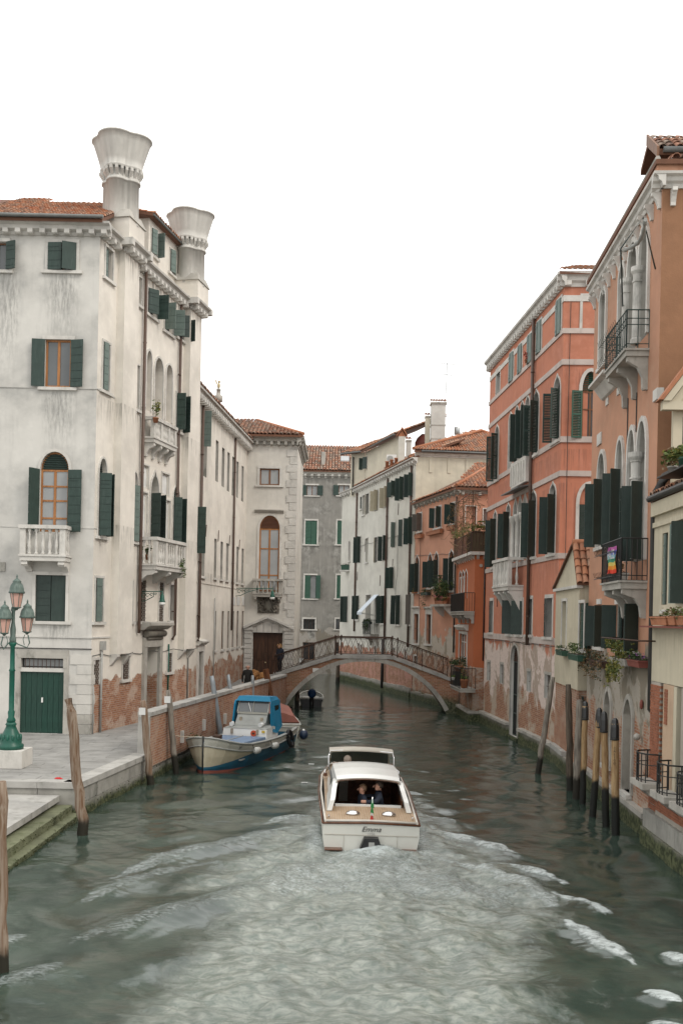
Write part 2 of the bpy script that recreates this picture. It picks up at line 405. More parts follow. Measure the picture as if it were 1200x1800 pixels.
M['mortar'] = stone('lime_mortar', (.40, .36, .31), .75, .4)
M['peach'] = stone('rendered_strip', (.50, .36, .25), .8, .3, (.35, .2, .13))
M['curtain'] = paint('net_curtain', (.55, .55, .53), .9, .85, 8)
M['dark'] = paint('dark_room', (.012, .012, .012), .9, .8)
def glass(name, col, rough=.06, spec=.6):
    g = NG(name); n = g.noise(g.pos(), 1.2, 3, .5)
    return g.done(g.mix(n, col, tuple(x*.6 for x in col)), rough, g.bump(n, .05, .02), spec)
M['glass'] = glass('window_glass', (.03, .035, .037))
M['glass_l'] = glass('curtained_glass', (.34, .35, .35), .12)
M['glass_m'] = glass('grey_glass', (.12, .13, .135), .1)
M['white_p'] = paint('white_gelcoat', (.74, .74, .71), .22, .95, spec=.5, bump=.02)
M['plate'] = paint('white_notice', (.7, .7, .68), .5)
# ------------------------------------------------------------------ building kit
def arch_pts(a0, a1, zs, zt, kind='round', n=12):
    w, h, m = (a1-a0)/2, zt-zs, (a0+a1)/2
    out = []
    for i in range(n+1):
        t = math.pi*(1-i/n); x = math.cos(t); y = math.sin(t)
        if kind == 'seg': y = 1-(x*x)
        elif kind == 'point': y = (1-abs(x)**1.7)**.85
        elif kind == 'ogee': y = .80*math.sqrt(max(0, 1-x*x))+.20*max(0, 1-abs(x)*3.2)**1.4
        out.append((m+w*x, zs+h*y))
    return out

class Bld:
    def __init__(s, name, label, loc, cat='building'):
        s.r = thing(name, label, cat, loc); s.ops = {}
    def cut(s, F, a0, a1, z0, z1, arch=None, zs=None, dep=.2):
        s.ops.setdefault(id(F), []).append((a0, a1, z0, z1, arch, zs, dep))
    def wall(s, F, a0, a1, z0, z1, mat, name='wall', d=0.0, reveal=None):
        ops = [o for o in s.ops.get(id(F), []) if o[0] > a0-.01 and o[1] < a1+.01 and o[2] > z0-.6 and o[2] < z1]
        ops = [(o[0], o[1], max(o[2], z0), min(o[3], z1))+o[4:] for o in ops]
        mb = MB(); S = sorted({a0, a1, *[o[0] for o in ops], *[o[1] for o in ops]}); Z = sorted({z0, z1, *[o[2] for o in ops], *[o[3] for o in ops]})
        for j in range(len(Z)-1):
            zc = (Z[j]+Z[j+1])/2; run = None
            for i in range(len(S)):
                solid = i < len(S)-1 and not any(o[0] < (S[i]+S[i+1])/2 < o[1] and o[2] < zc < o[3] for o in ops)
                if solid and run is None: run = S[i]
                if (not solid) and run is not None:
                    mb.face([F.P(run, Z[j], d), F.P(S[i], Z[j], d), F.P(S[i], Z[j+1], d), F.P(run, Z[j+1], d)]); run = None
        if reveal: mb.mi = 1
        for (p0, p1, q0, q1, ar, zs, dep) in ops:
            e = d-dep
            top = arch_pts(p0, p1, zs, q1, ar) if ar else [(p0, q1), (p1, q1)]
            path = [(p0, q0)]+top+[(p1, q0)]
            for (u0, w0), (u1, w1) in zip(path, path[1:]+path[:1]):
                mb.face([F.P(u0, w0, d), F.P(u1, w1, d), F.P(u1, w1, e), F.P(u0, w0, e)])
            if ar:
                k = mb.mi; mb.mi = 0
                for (u0, w0), (u1, w1) in zip(top, top[1:]):
                    mb.face([F.P(u0, w0, d), F.P(u1, w1, d), F.P(u1, q1, d), F.P(u0, q1, d)])
                mb.mi = k
        return obj(name, mb, [mat]+([reveal] if reveal else []), s.r)
    def mass(s, F, a0, a1, z0, z1, depth, mat, gap=.62, name='side_wall'):
        """the rest of the block behind a facade: two ends, back and flat top"""
        mb = MB()
        for a in (a0, a1): mb.face([F.P(a, z0, 0), F.P(a, z0, -depth), F.P(a, z1, -depth), F.P(a, z1, 0)])
        mb.face([F.P(a0, z0, -depth), F.P(a1, z0, -depth), F.P(a1, z1, -depth), F.P(a0, z1, -depth)])
        mb.face([F.P(a0, z1, 0), F.P(a1, z1, 0), F.P(a1, z1, -depth), F.P(a0, z1, -depth)])
        return obj(name, mb, mat, s.r)
    def bar(s, name, F, a0, a1, z0, z1, d0, d1, mat, parent=None, **k):
        return obj(name, MB().box(F, a0, a1, z0, z1, d0, d1), mat, parent or s.r, **k)

def ring(mb, F, path, w, d0, d1):
    """a band of width w along the outside of a path (a, z)"""
    n = len(path); off = []
    for i in range(n):
        a = path[max(i-1, 0)]; b = path[min(i+1, n-1)]; dx, dz = b[0]-a[0], b[1]-a[1]; l = math.hypot(dx, dz) or 1
        off.append((path[i][0]-dz/l*w, path[i][1]+dx/l*w))
    for i in range(n-1):
        a, b, c, e = path[i], path[i+1], off[i+1], off[i]
        P = [F.P(*a, d1), F.P(*b, d1), F.P(*c, d1), F.P(*e, d1)]; Q = [F.P(*a, d0), F.P(*b, d0), F.P(*c, d0), F.P(*e, d0)]
        mb.face(P); mb.face([Q[0], Q[1], P[1], P[0]]); mb.face([Q[2], Q[3], P[3], P[2]])
        if i == 0: mb.face([Q[3], Q[0], P[0], P[3]])
        if i == n-2: mb.face([Q[1], Q[2], P[2], P[1]])

def shutter(F, side, a, z0, z1, w, ang, kind, mat, parent, d=.03, slats=None):
    """board or louvred leaf hinged at wall coordinate a; ang 0 = closed, 90 = sticking out, 180 = folded back"""
    sg = 1 if side == 'L' else -1; t = rad(ang)
    dirx, diry = sg*math.cos(t), math.sin(t)
    o = F.P(a, 0, d); ux = F.t[0]*dirx+F.n[0]*diry; uy = F.t[1]*dirx+F.n[1]*diry
    G = Fr(o[0], o[1], o[0]+ux, o[1]+uy); mb = MB(); th = .028; w -= .008; z0 += .01; z1 -= .01
    if kind == 'louver':
        for x0, x1 in ((0, .055), (w-.055, w)): mb.box(G, x0, x1, z0, z1, 0, th*1.3)
        for zz in (z0, (z0+z1)/2-.04, z1-.08): mb.box(G, .055, w-.055, zz, zz+.08, .004, th)
        z = z0+.1
        while z < z1-.1:
            mb.eight([G.P(.055, z, .03), G.P(w-.055, z, .03), G.P(w-.055, z+.035, .004), G.P(.055, z+.035, .004),
                      G.P(.055, z+.012, .034), G.P(w-.055, z+.012, .034), G.P(w-.055, z+.047, .008), G.P(.055, z+.047, .008)])
            z += .062
    else:
        n = max(2, round((z1-z0)/.30)); h = (z1-z0)/n
        for i in range(n): mb.box(G, 0, w, z0+i*h+.006, z0+(i+1)*h-.006, 0, th)
        mb.box(G, .01, w-.01, z0, z1, -.012, 0)
        for zz in (z0+(z1-z0)*.12, z0+(z1-z0)*.82): mb.box(G, 0, w*.8, zz, zz+.04, th, th+.012)
    return obj('shutter', mb, mat, parent)

def window(b, F, a0, a1, z0, z1, arch=None, zs=None, dep=.2, frame='frame_dk', pane='glass', sur=.1, sill=True, sh=None, sk='plank',
           sm='g_shut', sw=None, mull=1, tr=(), bars=None, lun=None, surm='stone', sz=None, fw=.055, cut=True, fdep=None, proud=.045, wd=.0):
    """opening plus its frame, panes, stone trim, sill and shutters"""
    if cut: b.cut(F, a0, a1, z0, z1, arch, zs, dep)
    dep = fdep or dep; e = wd-dep+.05; zt = zs if arch else z1
    mb = MB()
    mb.box(F, a0+.002, a0+fw, z0+.002, zt, e-.05, e); mb.box(F, a1-fw, a1-.002, z0+.002, zt, e-.05, e)
    mb.box(F, a0+fw, a1-fw, z0+.003, z0+fw, e-.05, e); mb.box(F, a0+fw, a1-fw, zt-fw, zt-.003, e-.05, e)
    xs = [a0+fw+(a1-a0-2*fw)*k/(mull+1) for k in range(mull+2)]; zz = [z0+fw]+[z0+(zt-z0)*t for t in tr]+[zt-fw]
    for x in xs[1:-1]: mb.box(F, x-fw*.6, x+fw*.6, z0+fw, zt-fw, e-.045, e+.006)
    for z in zz[1:-1]: mb.box(F, a0+fw, a1-fw, z-fw*.45, z+fw*.45, e-.045, e+.003)
    if arch: ring(mb, F, [((p[0]-(a0+a1)/2)*(1-fw/(a1-a0)*2)+(a0+a1)/2, zs+(p[1]-zs)*(1-fw/(z1-zs+.01))) for p in arch_pts(a0, a1, zs, z1, arch)], fw, e-.05, e)
    W = obj('window', mb, M[frame], b.r)
    if pane:
        for i in range(len(xs)-1):
            for j in range(len(zz)-1):
                obj('pane', MB().box(F, xs[i], xs[i+1], zz[j], zz[j+1], e-.038, e-.028), M[pane], W)
    if arch:
        mb = MB()
        if lun:                                  # louvred or boarded lunette
            pts = arch_pts(a0+.01, a1-.01, zs, z1-.01, arch); mb.prism(F, pts, e-.06, e-.03)
            h = zs+.03
            while h < z1-.05:
                f = 1-((h-zs)/(z1-zs))**2 if arch == 'round' else (1-(h-zs)/(z1-zs))
                hw = (a1-a0)/2*math.sqrt(max(f, .02))-.04; m = (a0+a1)/2
                if hw > .03: mb.eight([F.P(m-hw, h, e+.03), F.P(m+hw, h, e+.03), F.P(m+hw, h+.03, e-.03), F.P(m-hw, h+.03, e-.03), F.P(m-hw, h+.02, e+.035), F.P(m+hw, h+.02, e+.035), F.P(m+hw, h+.05, e-.02), F.P(m-hw, h+.05, e-.02)])
                h += .08
            obj('lunette', mb, M[lun], W)
        else:
            mb.prism(F, arch_pts(a0+.01, a1-.01, zs, z1-.01, arch), e-.04, e-.03); obj('lunette', mb, M[pane or 'glass'], W)
    if sur:
        mb = MB()
        if arch: ring(mb, F, [(a0, z0)]+arch_pts(a0, a1, zs, z1, arch)+[(a1, z0)], sur, wd-.0, wd+proud)
        else: ring(mb, F, [(a0, z0), (a0, z1)], sur, wd, wd+proud); ring(mb, F, [(a1, z1), (a1, z0)], sur, wd, wd+proud); mb.box(F, a0-sur, a1+sur, z1+.001, z1+sur*1.15, wd, wd+proud+.01)
        obj('surround', mb, M[surm], W)
    if sill:
        obj('sill', MB().box(F, a0-.12-(sur or 0), a1+.12+(sur or 0), z0-.11, z0-.001, wd-.02, wd+.10), M[surm], W)
    if bars:
        mb = MB(); st, k = bars; dd = wd+.01 if st != 'in' else wd-.06
        if st == 'lat':
            n = int((z1-z0+a1-a0)/k)+1
            for i in range(n):
                for s_ in (1, -1):
                    c = z0-(a1-a0)+i*k*1.25
                    p = []
                    for x in (0, a1-a0):
                        p.append((x, c+x*1.2))
                    lo = max(0, (z0-c)/1.2); hi = min(a1-a0, (z1-c)/1.2)
                    if hi > lo:
                        x0, x1 = (a0+lo, a0+hi) if s_ > 0 else (a1-lo, a1-hi)
                        mb.tube([F.P(x0, c+lo*1.2, dd), F.P(x1, c+hi*1.2, dd+.006)], .011, 4)
        else:
            nx = max(2, int((a1-a0)/k)); nz = max(1, int((z1-z0)/(k*2.2)))
            for i in range(1, nx): x = a0+(a1-a0)*i/nx; mb.tube([F.P(x, z0, dd), F.P(x, z1, dd)], .012, 4)
            for i in range(1, nz): z = z0+(z1-z0)*i/nz; mb.tube([F.P(a0, z, dd+.01), F.P(a1, z, dd+.01)], .012, 4)
        obj('grille', mb, M['iron_r'], W)
    if sh:
        top = sz if sz else zt
        for (side, ang) in sh:
            a = a0 if side == 'L' else a1
            shutter(F, side, a, z0, top, sw or (a1-a0)/2, ang, sk, M[sm], W, d=wd+(.03 if ang > 5 else -.06)+(sur and proud or 0)*(ang > 5))
    return W

def tiles(name, parent, O, U, V, inside, nu, nv, mat, w=.21, l=.34, bed=None, u0=0.0, v0=0.0, rise=.07, seed=1, kind='stuff'):
    """coppi: every tile its own curved shell, all joined in one mesh"""
    O, U, V = Vector(O), Vector(U).normalized(), Vector(V).normalized(); N = U.cross(V).normalized()
    if N.z < 0: N = -N
    r = random.Random(seed); mb = MB(); tint = []
    for i in range(nu):
        for j in range(nv):
            u = u0+(i+.5)*w; v = v0+j*l
            if not inside(u, v+l*.5): continue
            T = r.random(); T = min(1, max(0, T+.15*math.sin(i*.3+j*.2))); jx = r.uniform(-.012, .012); jv = r.uniform(-.03, .03); k0 = rise*r.uniform(.9, 1.15)
            ring_ = []
            for (vv, wd, up) in ((v+jv, w*.50, k0+.035), (v+l*1.12+jv, w*.38, k0*.75)):
                ring_.append([tuple(O+U*(u+jx+wd*math.cos(math.pi*(1-q/4)))+V*vv+N*(.015+up*math.sin(math.pi*q/4))) for q in range(5)])
            n0 = len(mb.f)
            mb.idx(ring_[0]+ring_[1], [(0, 1, 6, 5), (1, 2, 7, 6), (2, 3, 8, 7), (3, 4, 9, 8)])
            for q in range(4): mb.sm[-1-q] = True
            mb.idx([tuple(O+U*(u+jx+wd*math.cos(math.pi*(1-q/4)))+V*(v+jv)+N*(.015+(k0+.02)*.55*math.sin(math.pi*q/4))) for q in range(5) for wd in (w*.40,)]+ring_[0], [(0, 1, 6, 5), (1, 2, 7, 6), (2, 3, 8, 7), (3, 4, 9, 8)])
            tint += [T]*8
    o = obj(name, mb, M[mat], parent, tint=np.array(tint, dtype=np.float32)); o['kind'] = kind
    return o

def bed(name, parent, pts, mat='tile_bed', thick=.12):
    mb = MB(); mb.extr([(x, y, z-thick) for x, y, z in pts], pts); return obj(name, mb, M[mat], parent)

def cornice(b, F, a0, a1, z, mat='stone', h=.45, proj=.4, sp=None, bw=.22, bh=.28, bd=.3, curved=False, name='cornice', d=0.0):
    p = [(d-.02, z-h), (d+.05, z-h), (d+.08, z-h*.72), (d+proj*.55, z-h*.58), (d+proj*.62, z-h*.3), (d+proj*.95, z-h*.18), (d+proj, z), (d-.02, z)]
    obj(name, MB().prismd(F, p, a0, a1), M[mat], b.r)
    if sp:
        n = max(1, int(abs(a1-a0)/sp)); q = [(0, 0), (bd, 0), (bd, -bh*.45), (bd*.8, -bh*.6), (bd*.35, -bh*.75), (.06, -bh), (0, -bh)] if curved else [(0, 0), (bd, 0), (bd, -bh*.8), (bd*.85, -bh), (0, -bh)]
        me = make_mesh('cornice_bracket', MB().prismd(F0, q, -bw/2, bw/2), M[mat])
        for i in range(n):
            a = a0+(a1-a0)*(i+.5)/n
            inst(me, 'cornice_bracket', b.r, F.P(a, z-h*.6, d-.01), F.ang)

def baluster_mesh(h, r, mat, n=8):
    p = [(r*.9, 0), (r*.9, h*.06), (r*.5, h*.09), (r*.75, h*.2), (r, h*.32), (r*.75, h*.45), (r*.42, h*.6), (r*.4, h*.72), (r*.62, h*.78), (r*.42, h*.82), (r*.9, h*.93), (r*.9, h)]
    return make_mesh('baluster', MB().lathe(p, n=n), mat)

def balcony(b, F, a0, a1, z0, zt, proj, mat='stone', nb=6, posts=(0, 1), br=3, brh=.5, slab=.16, curved=True, ends=True, closed=False, br_w=.2):
    """stone balcony: slab, brackets, rail, corner piers and single balusters"""
    Bn = b.bar('balcony', F, a0, a1, z0, z0+slab, 0, proj, M[mat])
    obj('slab_edge', MB().box(F, a0-.04, a1+.04, z0+slab, z0+slab+.07, 0, proj+.04), M[mat], Bn)
    obj('rail', MB().box(F, a0-.05, a1+.05, zt-.13, zt, proj-.17, proj+.05).box(F, a0-.05, a0+.15, zt-.13, zt, 0, proj-.17).box(F, a1-.15, a1+.05, zt-.13, zt, 0, proj-.17), M[mat], Bn)
    zb = z0+slab+.07; h = zt-.13-zb
    for p in posts:
        x = a0+(a1-a0)*p; x = min(max(x, a0+.1), a1-.1)
        obj('pier', MB().box(F, x-.1, x+.1, zb, zt-.13, proj-.16, proj), M[mat], Bn)
    if closed:
        obj('panel', MB().box(F, a0+.05, a1-.05, zb, zt-.13, proj-.12, proj-.06), M[mat], Bn)
    me = baluster_mesh(h, .075, M[mat])
    ps = sorted(min(max(a0+(a1-a0)*p, a0+.1), a1-.1) for p in posts)
    seg = list(zip(ps, ps[1:])); L = sum(q-p for p, q in seg)
    for p, q in seg:
        k = max(1, round(nb*(q-p)/L))
        for i in range(k): inst(me, 'baluster', Bn, F.P(p+.1+(q-p-.2)*(i+.5)/k, zb, proj-.08), F.ang)
    if ends:
        k = max(1, int((proj-.3)/.2))
        for a in (a0+.05, a1-.05):
            for i in range(k): inst(me, 'baluster', Bn, F.P(a, zb, .1+(proj-.3)*(i+.5)/k), F.ang)
    for i in range(br):
        a = a0+.15+(a1-a0-.3)*(i/(br-1) if br > 1 else .5)
        q = [(0, 0), (proj*.92, 0), (proj*.95, -.12), (proj*.8, -.2), (proj*.5, -brh*.45), (proj*.22, -brh*.8), (.1, -brh), (0, -brh)]
        obj('bracket', MB().prismd(F, [(x, z0+y) for x, y in q], a-br_w/2, a+br_w/2), M[mat], Bn)
    return Bn

def iron_balcony(b, F, a0, a1, z0, zt, proj, mat='iron', slabm='stone_d', sp=.12, br=3, brh=.6, rails=(0, 1), slab=.14, basket=False, r=.011):
    Bn = b.bar('balcony', F, a0, a1, z0, z0+slab, 0, proj, M[slabm])
    obj('slab_edge', MB().box(F, a0-.05, a1+.05, z0+slab, z0+slab+.05, 0, proj+.05), M[slabm], Bn)
    mb = MB(); zb = z0+slab+.05
    def run(P0, P1):
        L = math.hypot(P1[0]-P0[0], P1[1]-P0[1]); n = max(2, int(L/sp))
        for i in range(n+1):
            x = P0[0]+(P1[0]-P0[0])*i/n; y = P0[1]+(P1[1]-P0[1])*i/n
            mb.tube([F.P(x, zb, y), F.P(x, zt, y)], r*(1.6 if i in (0, n) else 1), 4)
        for t in rails: z = zb+(zt-zb)*t; mb.tube([F.P(P0[0], z, P0[1]), F.P(P1[0], z, P1[1])], .018 if t == 1 else .013, 5)
    run((a0, .0), (a0, proj)); run((a0, proj), (a1, proj)); run((a1, proj), (a1, 0))
    if basket:
        for z in (zb+.1, zt-.35):
            for k in range(int((a1-a0)/.18)):
                a = a0+.1+k*.18; mb.tube([F.P(a, z, proj), F.P(a-.03, z+.05, proj+.22), F.P(a, z+.16, proj+.26)], .007, 3)
            mb.tube([F.P(a0, z, proj+.22), F.P(a1, z, proj+.22)], .010, 4)
    obj('railing', mb, M[mat], Bn)
    for i in range(br):
        a = a0+.14+(a1-a0-.28)*(i/(br-1) if br > 1 else .5)
        q = [(0, 0), (proj*.92, 0), (proj*.92, -.12), (proj*.75, -.17), (proj*.45, -brh*.32), (proj*.25, -brh*.6), (.13, -brh*.95), (.1, -brh), (0, -brh)]
        obj('bracket', MB().prismd(F, [(x, z0+y) for x, y in q], a-.08, a+.08), M['stone_d'], Bn)
    return Bn

def pipe(b, pts, r=.055, mat='pipe', brackets=True):
    o = obj('drainpipe', MB().tube(pts, r, 8), M[mat], b.r)
    if brackets:
        z0, z1 = min(p[2] for p in pts), max(p[2] for p in pts); z = z0+1.2
        top = pts[0]; bot = pts[-1]
        while z < z1-.5:
            t = (z-bot[2])/((top[2]-bot[2]) or 1); x = bot[0]+(top[0]-bot[0])*t; y = bot[1]+(top[1]-bot[1])*t
            obj('pipe_clip', MB().lathe([(r+.012, 0), (r+.012, .05)], (x, y, z), 8), M[mat], o); z += 2.6
    return o

def foliage_mb(c, R, n, leaf=.06, seed=0, droop=0.0, flat=.0):
    r = random.Random(seed); mb = MB(); cl = [(r.gauss(0, .5), r.gauss(0, .5), r.gauss(0, .5)) for _ in range(7)]
    for i in range(n):
        q = cl[r.randrange(7)]; x, y, z = (max(-1, min(1, q[k]*.8+r.gauss(0, .28))) for k in range(3))
        p = Vector((c[0]+x*R[0], c[1]+y*R[1], c[2]+z*R[2]-droop*abs(y)*R[2]))
        a = Vector((r.gauss(0, 1), r.gauss(0, 1), r.gauss(0, .7))).normalized(); d = a.cross(Vector((r.gauss(0, 1), r.gauss(0, 1), r.gauss(0, 1)))).normalized()
        s_ = leaf*r.uniform(.6, 1.3)
        mb.mi = 0 if r.random() < .6 else 1
        mb.face([tuple(p-a*s_), tuple(p+d*s_*.45), tuple(p+a*s_), tuple(p-d*s_*.45)])
    mb.mi = 0
    return mb
def leafmat(name, a, var=.6):
    g = NG(name); oi = g.noise(g.pos(), 4, 3, .6); c = g.mix(g.ramp(oi, .35, .65), a, tuple(x*var for x in a)); m = g.done(c, .6, None, .3)
    return m
M['leaf1'] = leafmat('leaf_green', (.055, .095, .028)); M['leaf2'] = leafmat('leaf_light', (.11, .15, .04)); M['leaf3'] = leafmat('leaf_dark', (.03, .055, .022))
M['dry'] = leafmat('dry_leaf', (.19, .12, .055)); M['fl_pink'] = leafmat('pink_petal', (.55, .06, .16), .8); M['fl_red'] = leafmat('red_petal', (.5, .02, .02), .8); M['fl_violet'] = leafmat('violet_petal', (.28, .08, .33), .8); M['yel_leaf'] = leafmat('yellow_leaf', (.22, .20, .045))
M['soil'] = paint('soil', (.04, .028, .02), .9)

def flower_box(F, a0, a1, z, d0, d1, label, boxm='tile_o', leaves=('leaf1', 'leaf2'), h=.18, fh=.16, n=160, seed=0, flowers=None, group=None, name='flower_box', trail=0.0):
    c = F.P((a0+a1)/2, z, (d0+d1)/2); t = thing(name, label, 'planter', c, group=group)
    i = .03
    mb = MB().eight([F.P(a0+i, z, d1-i), F.P(a1-i, z, d1-i), F.P(a1-i, z, d0+i), F.P(a0+i, z, d0+i), F.P(a0, z+h, d1), F.P(a1, z+h, d1), F.P(a1, z+h, d0), F.P(a0, z+h, d0)])
    mb.box(F, a0-.012, a1+.012, z+h-.035, z+h-.002, d0-.012, d1+.012)
    obj('box', mb, M[boxm], t)
    obj('soil', MB().box(F, a0+.02, a1-.02, z+h-.001, z+h+.012, d0+.02, d1-.02), M['soil'], t)
    cc = F.P((a0+a1)/2, z+h+fh*.6, (d0+d1)/2+.03)
    f = foliage_mb((0, 0, 0), ((a1-a0)/2+.05, (d1-d0)/2+.06, fh), n, .045, seed)
    R = Matrix.Rotation(F.ang, 4, 'Z')
    f.v = [tuple((R @ Vector(p))+Vector(cc)) for p in f.v]
    obj('foliage', f, [M[leaves[0]], M[leaves[1]]], t)
    if trail:
        f = foliage_mb((0, 0, 0), ((a1-a0)/2, .07, trail), n, .045, seed+5); cc = F.P((a0+a1)/2, z+h*.3-trail*.4, d1+.04)
        f.v = [tuple((R @ Vector(p))+Vector(cc)) for p in f.v]; obj('trailing_leaves', f, [M[leaves[0]], M[leaves[1]]], t)
    if flowers:
        f = foliage_mb((0, 0, 0), ((a1-a0)/2, (d1-d0)/2+.08, fh*.9), max(12, n//6), .04, seed+9); cc = F.P((a0+a1)/2, z+h+fh*.8, (d0+d1)/2+.05)
        f.v = [tuple((R @ Vector(p))+Vector(cc)) for p in f.v]; obj('flowers', f, [M[flowers], M[flowers]], t)
    return t

def pot(name, label, loc, r=.14, h=.26, matp='tile_o', leaves=('leaf1', 'leaf2'), R=(.25, .25, .3), n=220, seed=0, flowers=None, group=None, cz=None, leaf=.06, cat='potted plant'):
    t = thing(name, label, cat, loc, group=group)
    obj('pot', MB().lathe([(r*.72, 0), (r*.95, h*.82), (r*1.06, h*.83), (r*1.06, h), (r*.9, h), (r*.85, h*.9)], loc, 12), M[matp], t)
    f = foliage_mb((loc[0], loc[1], loc[2]+(cz if cz else h+R[2]*.7)), R, n, leaf, seed); obj('foliage', f, [M[leaves[0]], M[leaves[1]]], t)
    mb = MB(); rr = random.Random(seed)
    for i in range(4):
        mb.tube([(loc[0], loc[1], loc[2]+h*.9), (loc[0]+rr.uniform(-.5, .5)*R[0], loc[1]+rr.uniform(-.5, .5)*R[1], loc[2]+h+R[2]*rr.uniform(.6, 1.2))], .008, 4)
    obj('stem', mb, M['dry'], t)
    if flowers:
        f = foliage_mb((loc[0], loc[1]-.05, loc[2]+h+R[2]*.9), (R[0], R[1], R[2]*.8), 40, .04, seed+3); obj('flowers', f, [M[flowers], M[flowers]], t)
    return t
# ------------------------------------------------------------------ shared window wrappers
def wp(b, F, x0, y0, x1, y1, ys=None, d=0.0, **k):
    a0, a1, z0, z1 = F.R(x0, y0, x1, y1, d)
    zs = F.at((x0+x1)/2, ys, d)[1] if ys else None
    return window(b, F, a0, a1, z0, z1, zs=zs, wd=d, **k)
def wl(b, F, x, y0, y1, w, ys=None, side='L', d=0.0, **k):
    """opening known by its nearer edge and its real width"""
    a = F.at(x, (y0+y1)/2, d)[0]
    a0, a1 = (a, a+w) if side == 'L' else (a-w, a)
    z0, z1 = F.at(x, y1, d)[1], F.at(x, y0, d)[1]; zs = F.at(x, ys, d)[1] if ys else None
    return window(b, F, a0, a1, z0, z1, zs=zs, wd=d, **k)
def wr(b, F, x, y0, y1, w, **k): return wl(b, F, x, y0, y1, w, side='R', **k)

tile_cache = {}
def tile_parts(parent, O, U, V, inside, nu, nv, mat='tile', w=.21, l=.34, v0=0.0, seed=1):
    """roof tiles near enough to tell apart: one object each, five shared meshes"""
    O, U, V = Vector(O), Vector(U).normalized(), Vector(V).normalized(); N = U.cross(V).normalized()
    if N.z < 0: U = -U; N = -N; flip = True
    else: flip = False
    r = random.Random(seed)
    if mat not in tile_cache:
        L = []
        for T in (.08, .3, .5, .7, .95):
            mb = MB(); rg = []
            for (vv, wd, up) in ((0, w*.50, .105), (l*1.12, w*.38, .055)):
                rg.append([(wd*math.cos(math.pi*(1-q/5)), vv, .01+up*math.sin(math.pi*q/5)) for q in range(6)])
            inn = [(x*.84, 0, z*.8) for x, y, z in rg[0]]
            mb.smooth = True; mb.idx(rg[0]+rg[1], [(q, q+1, q+7, q+6) for q in range(5)])
            mb.smooth = False; mb.idx(inn+rg[0], [(q, q+1, q+7, q+6) for q in range(5)])
            L.append(make_mesh('roof_tile', mb, M[mat], tint=np.full(10, T, dtype=np.float32)))
        tile_cache[mat] = L
    for i in range(nu):
        for j in range(nv):
            u = (i+.5)*w; v = v0+j*l
            if not inside(u, v+l*.5): continue
            P = O+(-U if flip else U)*(u+r.uniform(-.012, .012))+V*(v+r.uniform(-.03, .03))
            R = Matrix((U, V, N)).transposed().to_4x4() @ Matrix.Rotation(r.uniform(-.05, .05), 4, 'Z')
            o = bpy.data.objects.new('roof_tile', r.choice(tile_cache[mat])); COL.objects.link(o); o.parent = parent
            m = wmat(parent).inverted() @ Matrix.Translation(P) @ R
            o.location = m.to_translation(); o.rotation_euler = m.to_euler()

# ------------------------------------------------------------------ ground, quay
def xw(Y): return -6.65+.12*(Y-26.3) if Y < 56 else -3.08
PZ = .88
def pz(Y): return PZ if Y < 46 else PZ+min(1, (Y-46)/14)*.62
mb = MB()
st = [25.8, 31.6, 36, 41, 46, 50, 56, 60, 75, 100]
for y0, y1 in zip(st, st[1:]):
    mb.face([(-40, y0, pz(y0)-.04), (xw(y0)-.3, y0, pz(y0)-.04), (xw(y1)-.3, y1, pz(y1)-.04), (-40, y1, pz(y1)-.04)])
pave = obj('pavement', mb, M['stone_pave'], kind='structure')
r_ = random.Random(5)
y = 26.2; row = 0
while y < 36.2:
    h = r_.choice((.42, .5, .56)); x = xw(y)-.38; row += 1
    while x > -13.2:
        wd = r_.uniform(.8, 1.25) if x < xw(y)-.5 or row % 2 else .55
        if x-wd > -13.6:
            zt = PZ+r_.uniform(-.004, .004)
            obj('flagstone', MB().wbox(x-wd+.006, x-.006, y+.006, y+h-.006, PZ-.06, zt), M['stone_pave'], pave)
        x -= wd
    y += h
y = 36.2
while y < 55.5:
    h = .9; x0 = xw(y)-.35; x1 = -9.03+.21*(y-36.1)+.02 if y < 46 else -7.1+.077*(y-46)
    n = max(1, int((x0-x1)/1.0))
    for i in range(n):
        a, c = x1+(x0-x1)*i/n, x1+(x0-x1)*(i+1)/n
        mb = MB().eight([(a+.006, y+.006, pz(y)-.05), (c-.006, y+.006, pz(y)-.05), (c-.006, y+h-.006, pz(y+h)-.05), (a+.006, y+h-.006, pz(y+h)-.05),
                         (a+.006, y+.006, pz(y)), (c-.006, y+.006, pz(y)), (c-.006, y+h-.006, pz(y+h)), (a+.006, y+h-.006, pz(y+h))])
        obj('flagstone', mb, M['stone_pave'], pave)
    y += h

q = thing('quay_wall', 'pale stone quay edge with mossy waterline along the left side of the canal', 'quay', (-6.6, 25.8, 0))
mb = MB(); mb.extr([(-40, 26.0, -1.5), (xw(25.8)-.06, 26.0, -1.5), (xw(56)-.06, 56, -1.5), (-3.2, 100, -1.5), (-40, 100, -1.5)], [(-40, 26.0, PZ-.16), (xw(25.8)-.06, 26.0, PZ-.16), (xw(56)-.06, 56, PZ-.16), (-3.2, 100, PZ-.16), (-40, 100, PZ-.16)])
obj('core', mb, M['base_wet'], q)
FQ = Fr(xw(25.8), 25.8, xw(56), 56); r_ = random.Random(8)
a = 0
while a < FQ.L-.5:                                       # coping stones and face blocks on the canal side
    L = r_.uniform(1.0, 1.5); L = min(L, FQ.L-a)
    if a < 6.1: obj('coping_stone', MB().box(FQ, a+.005, a+L-.005, PZ-.15, PZ+.012, -.42, .05), M['kerb'], q)
    a += L
for k, (z0, z1) in enumerate(((-.15, .32), (.33, PZ-.155))):
    a = 0
    while a < FQ.L-.3:
        L = min(r_.uniform(.7, 1.5), FQ.L-a)
        obj('stone_block', MB().box(FQ, a+.008, a+L-.008, z0, z1, -.1, r_.uniform(-.01, .025)), M['stone_wet'], q); a += L
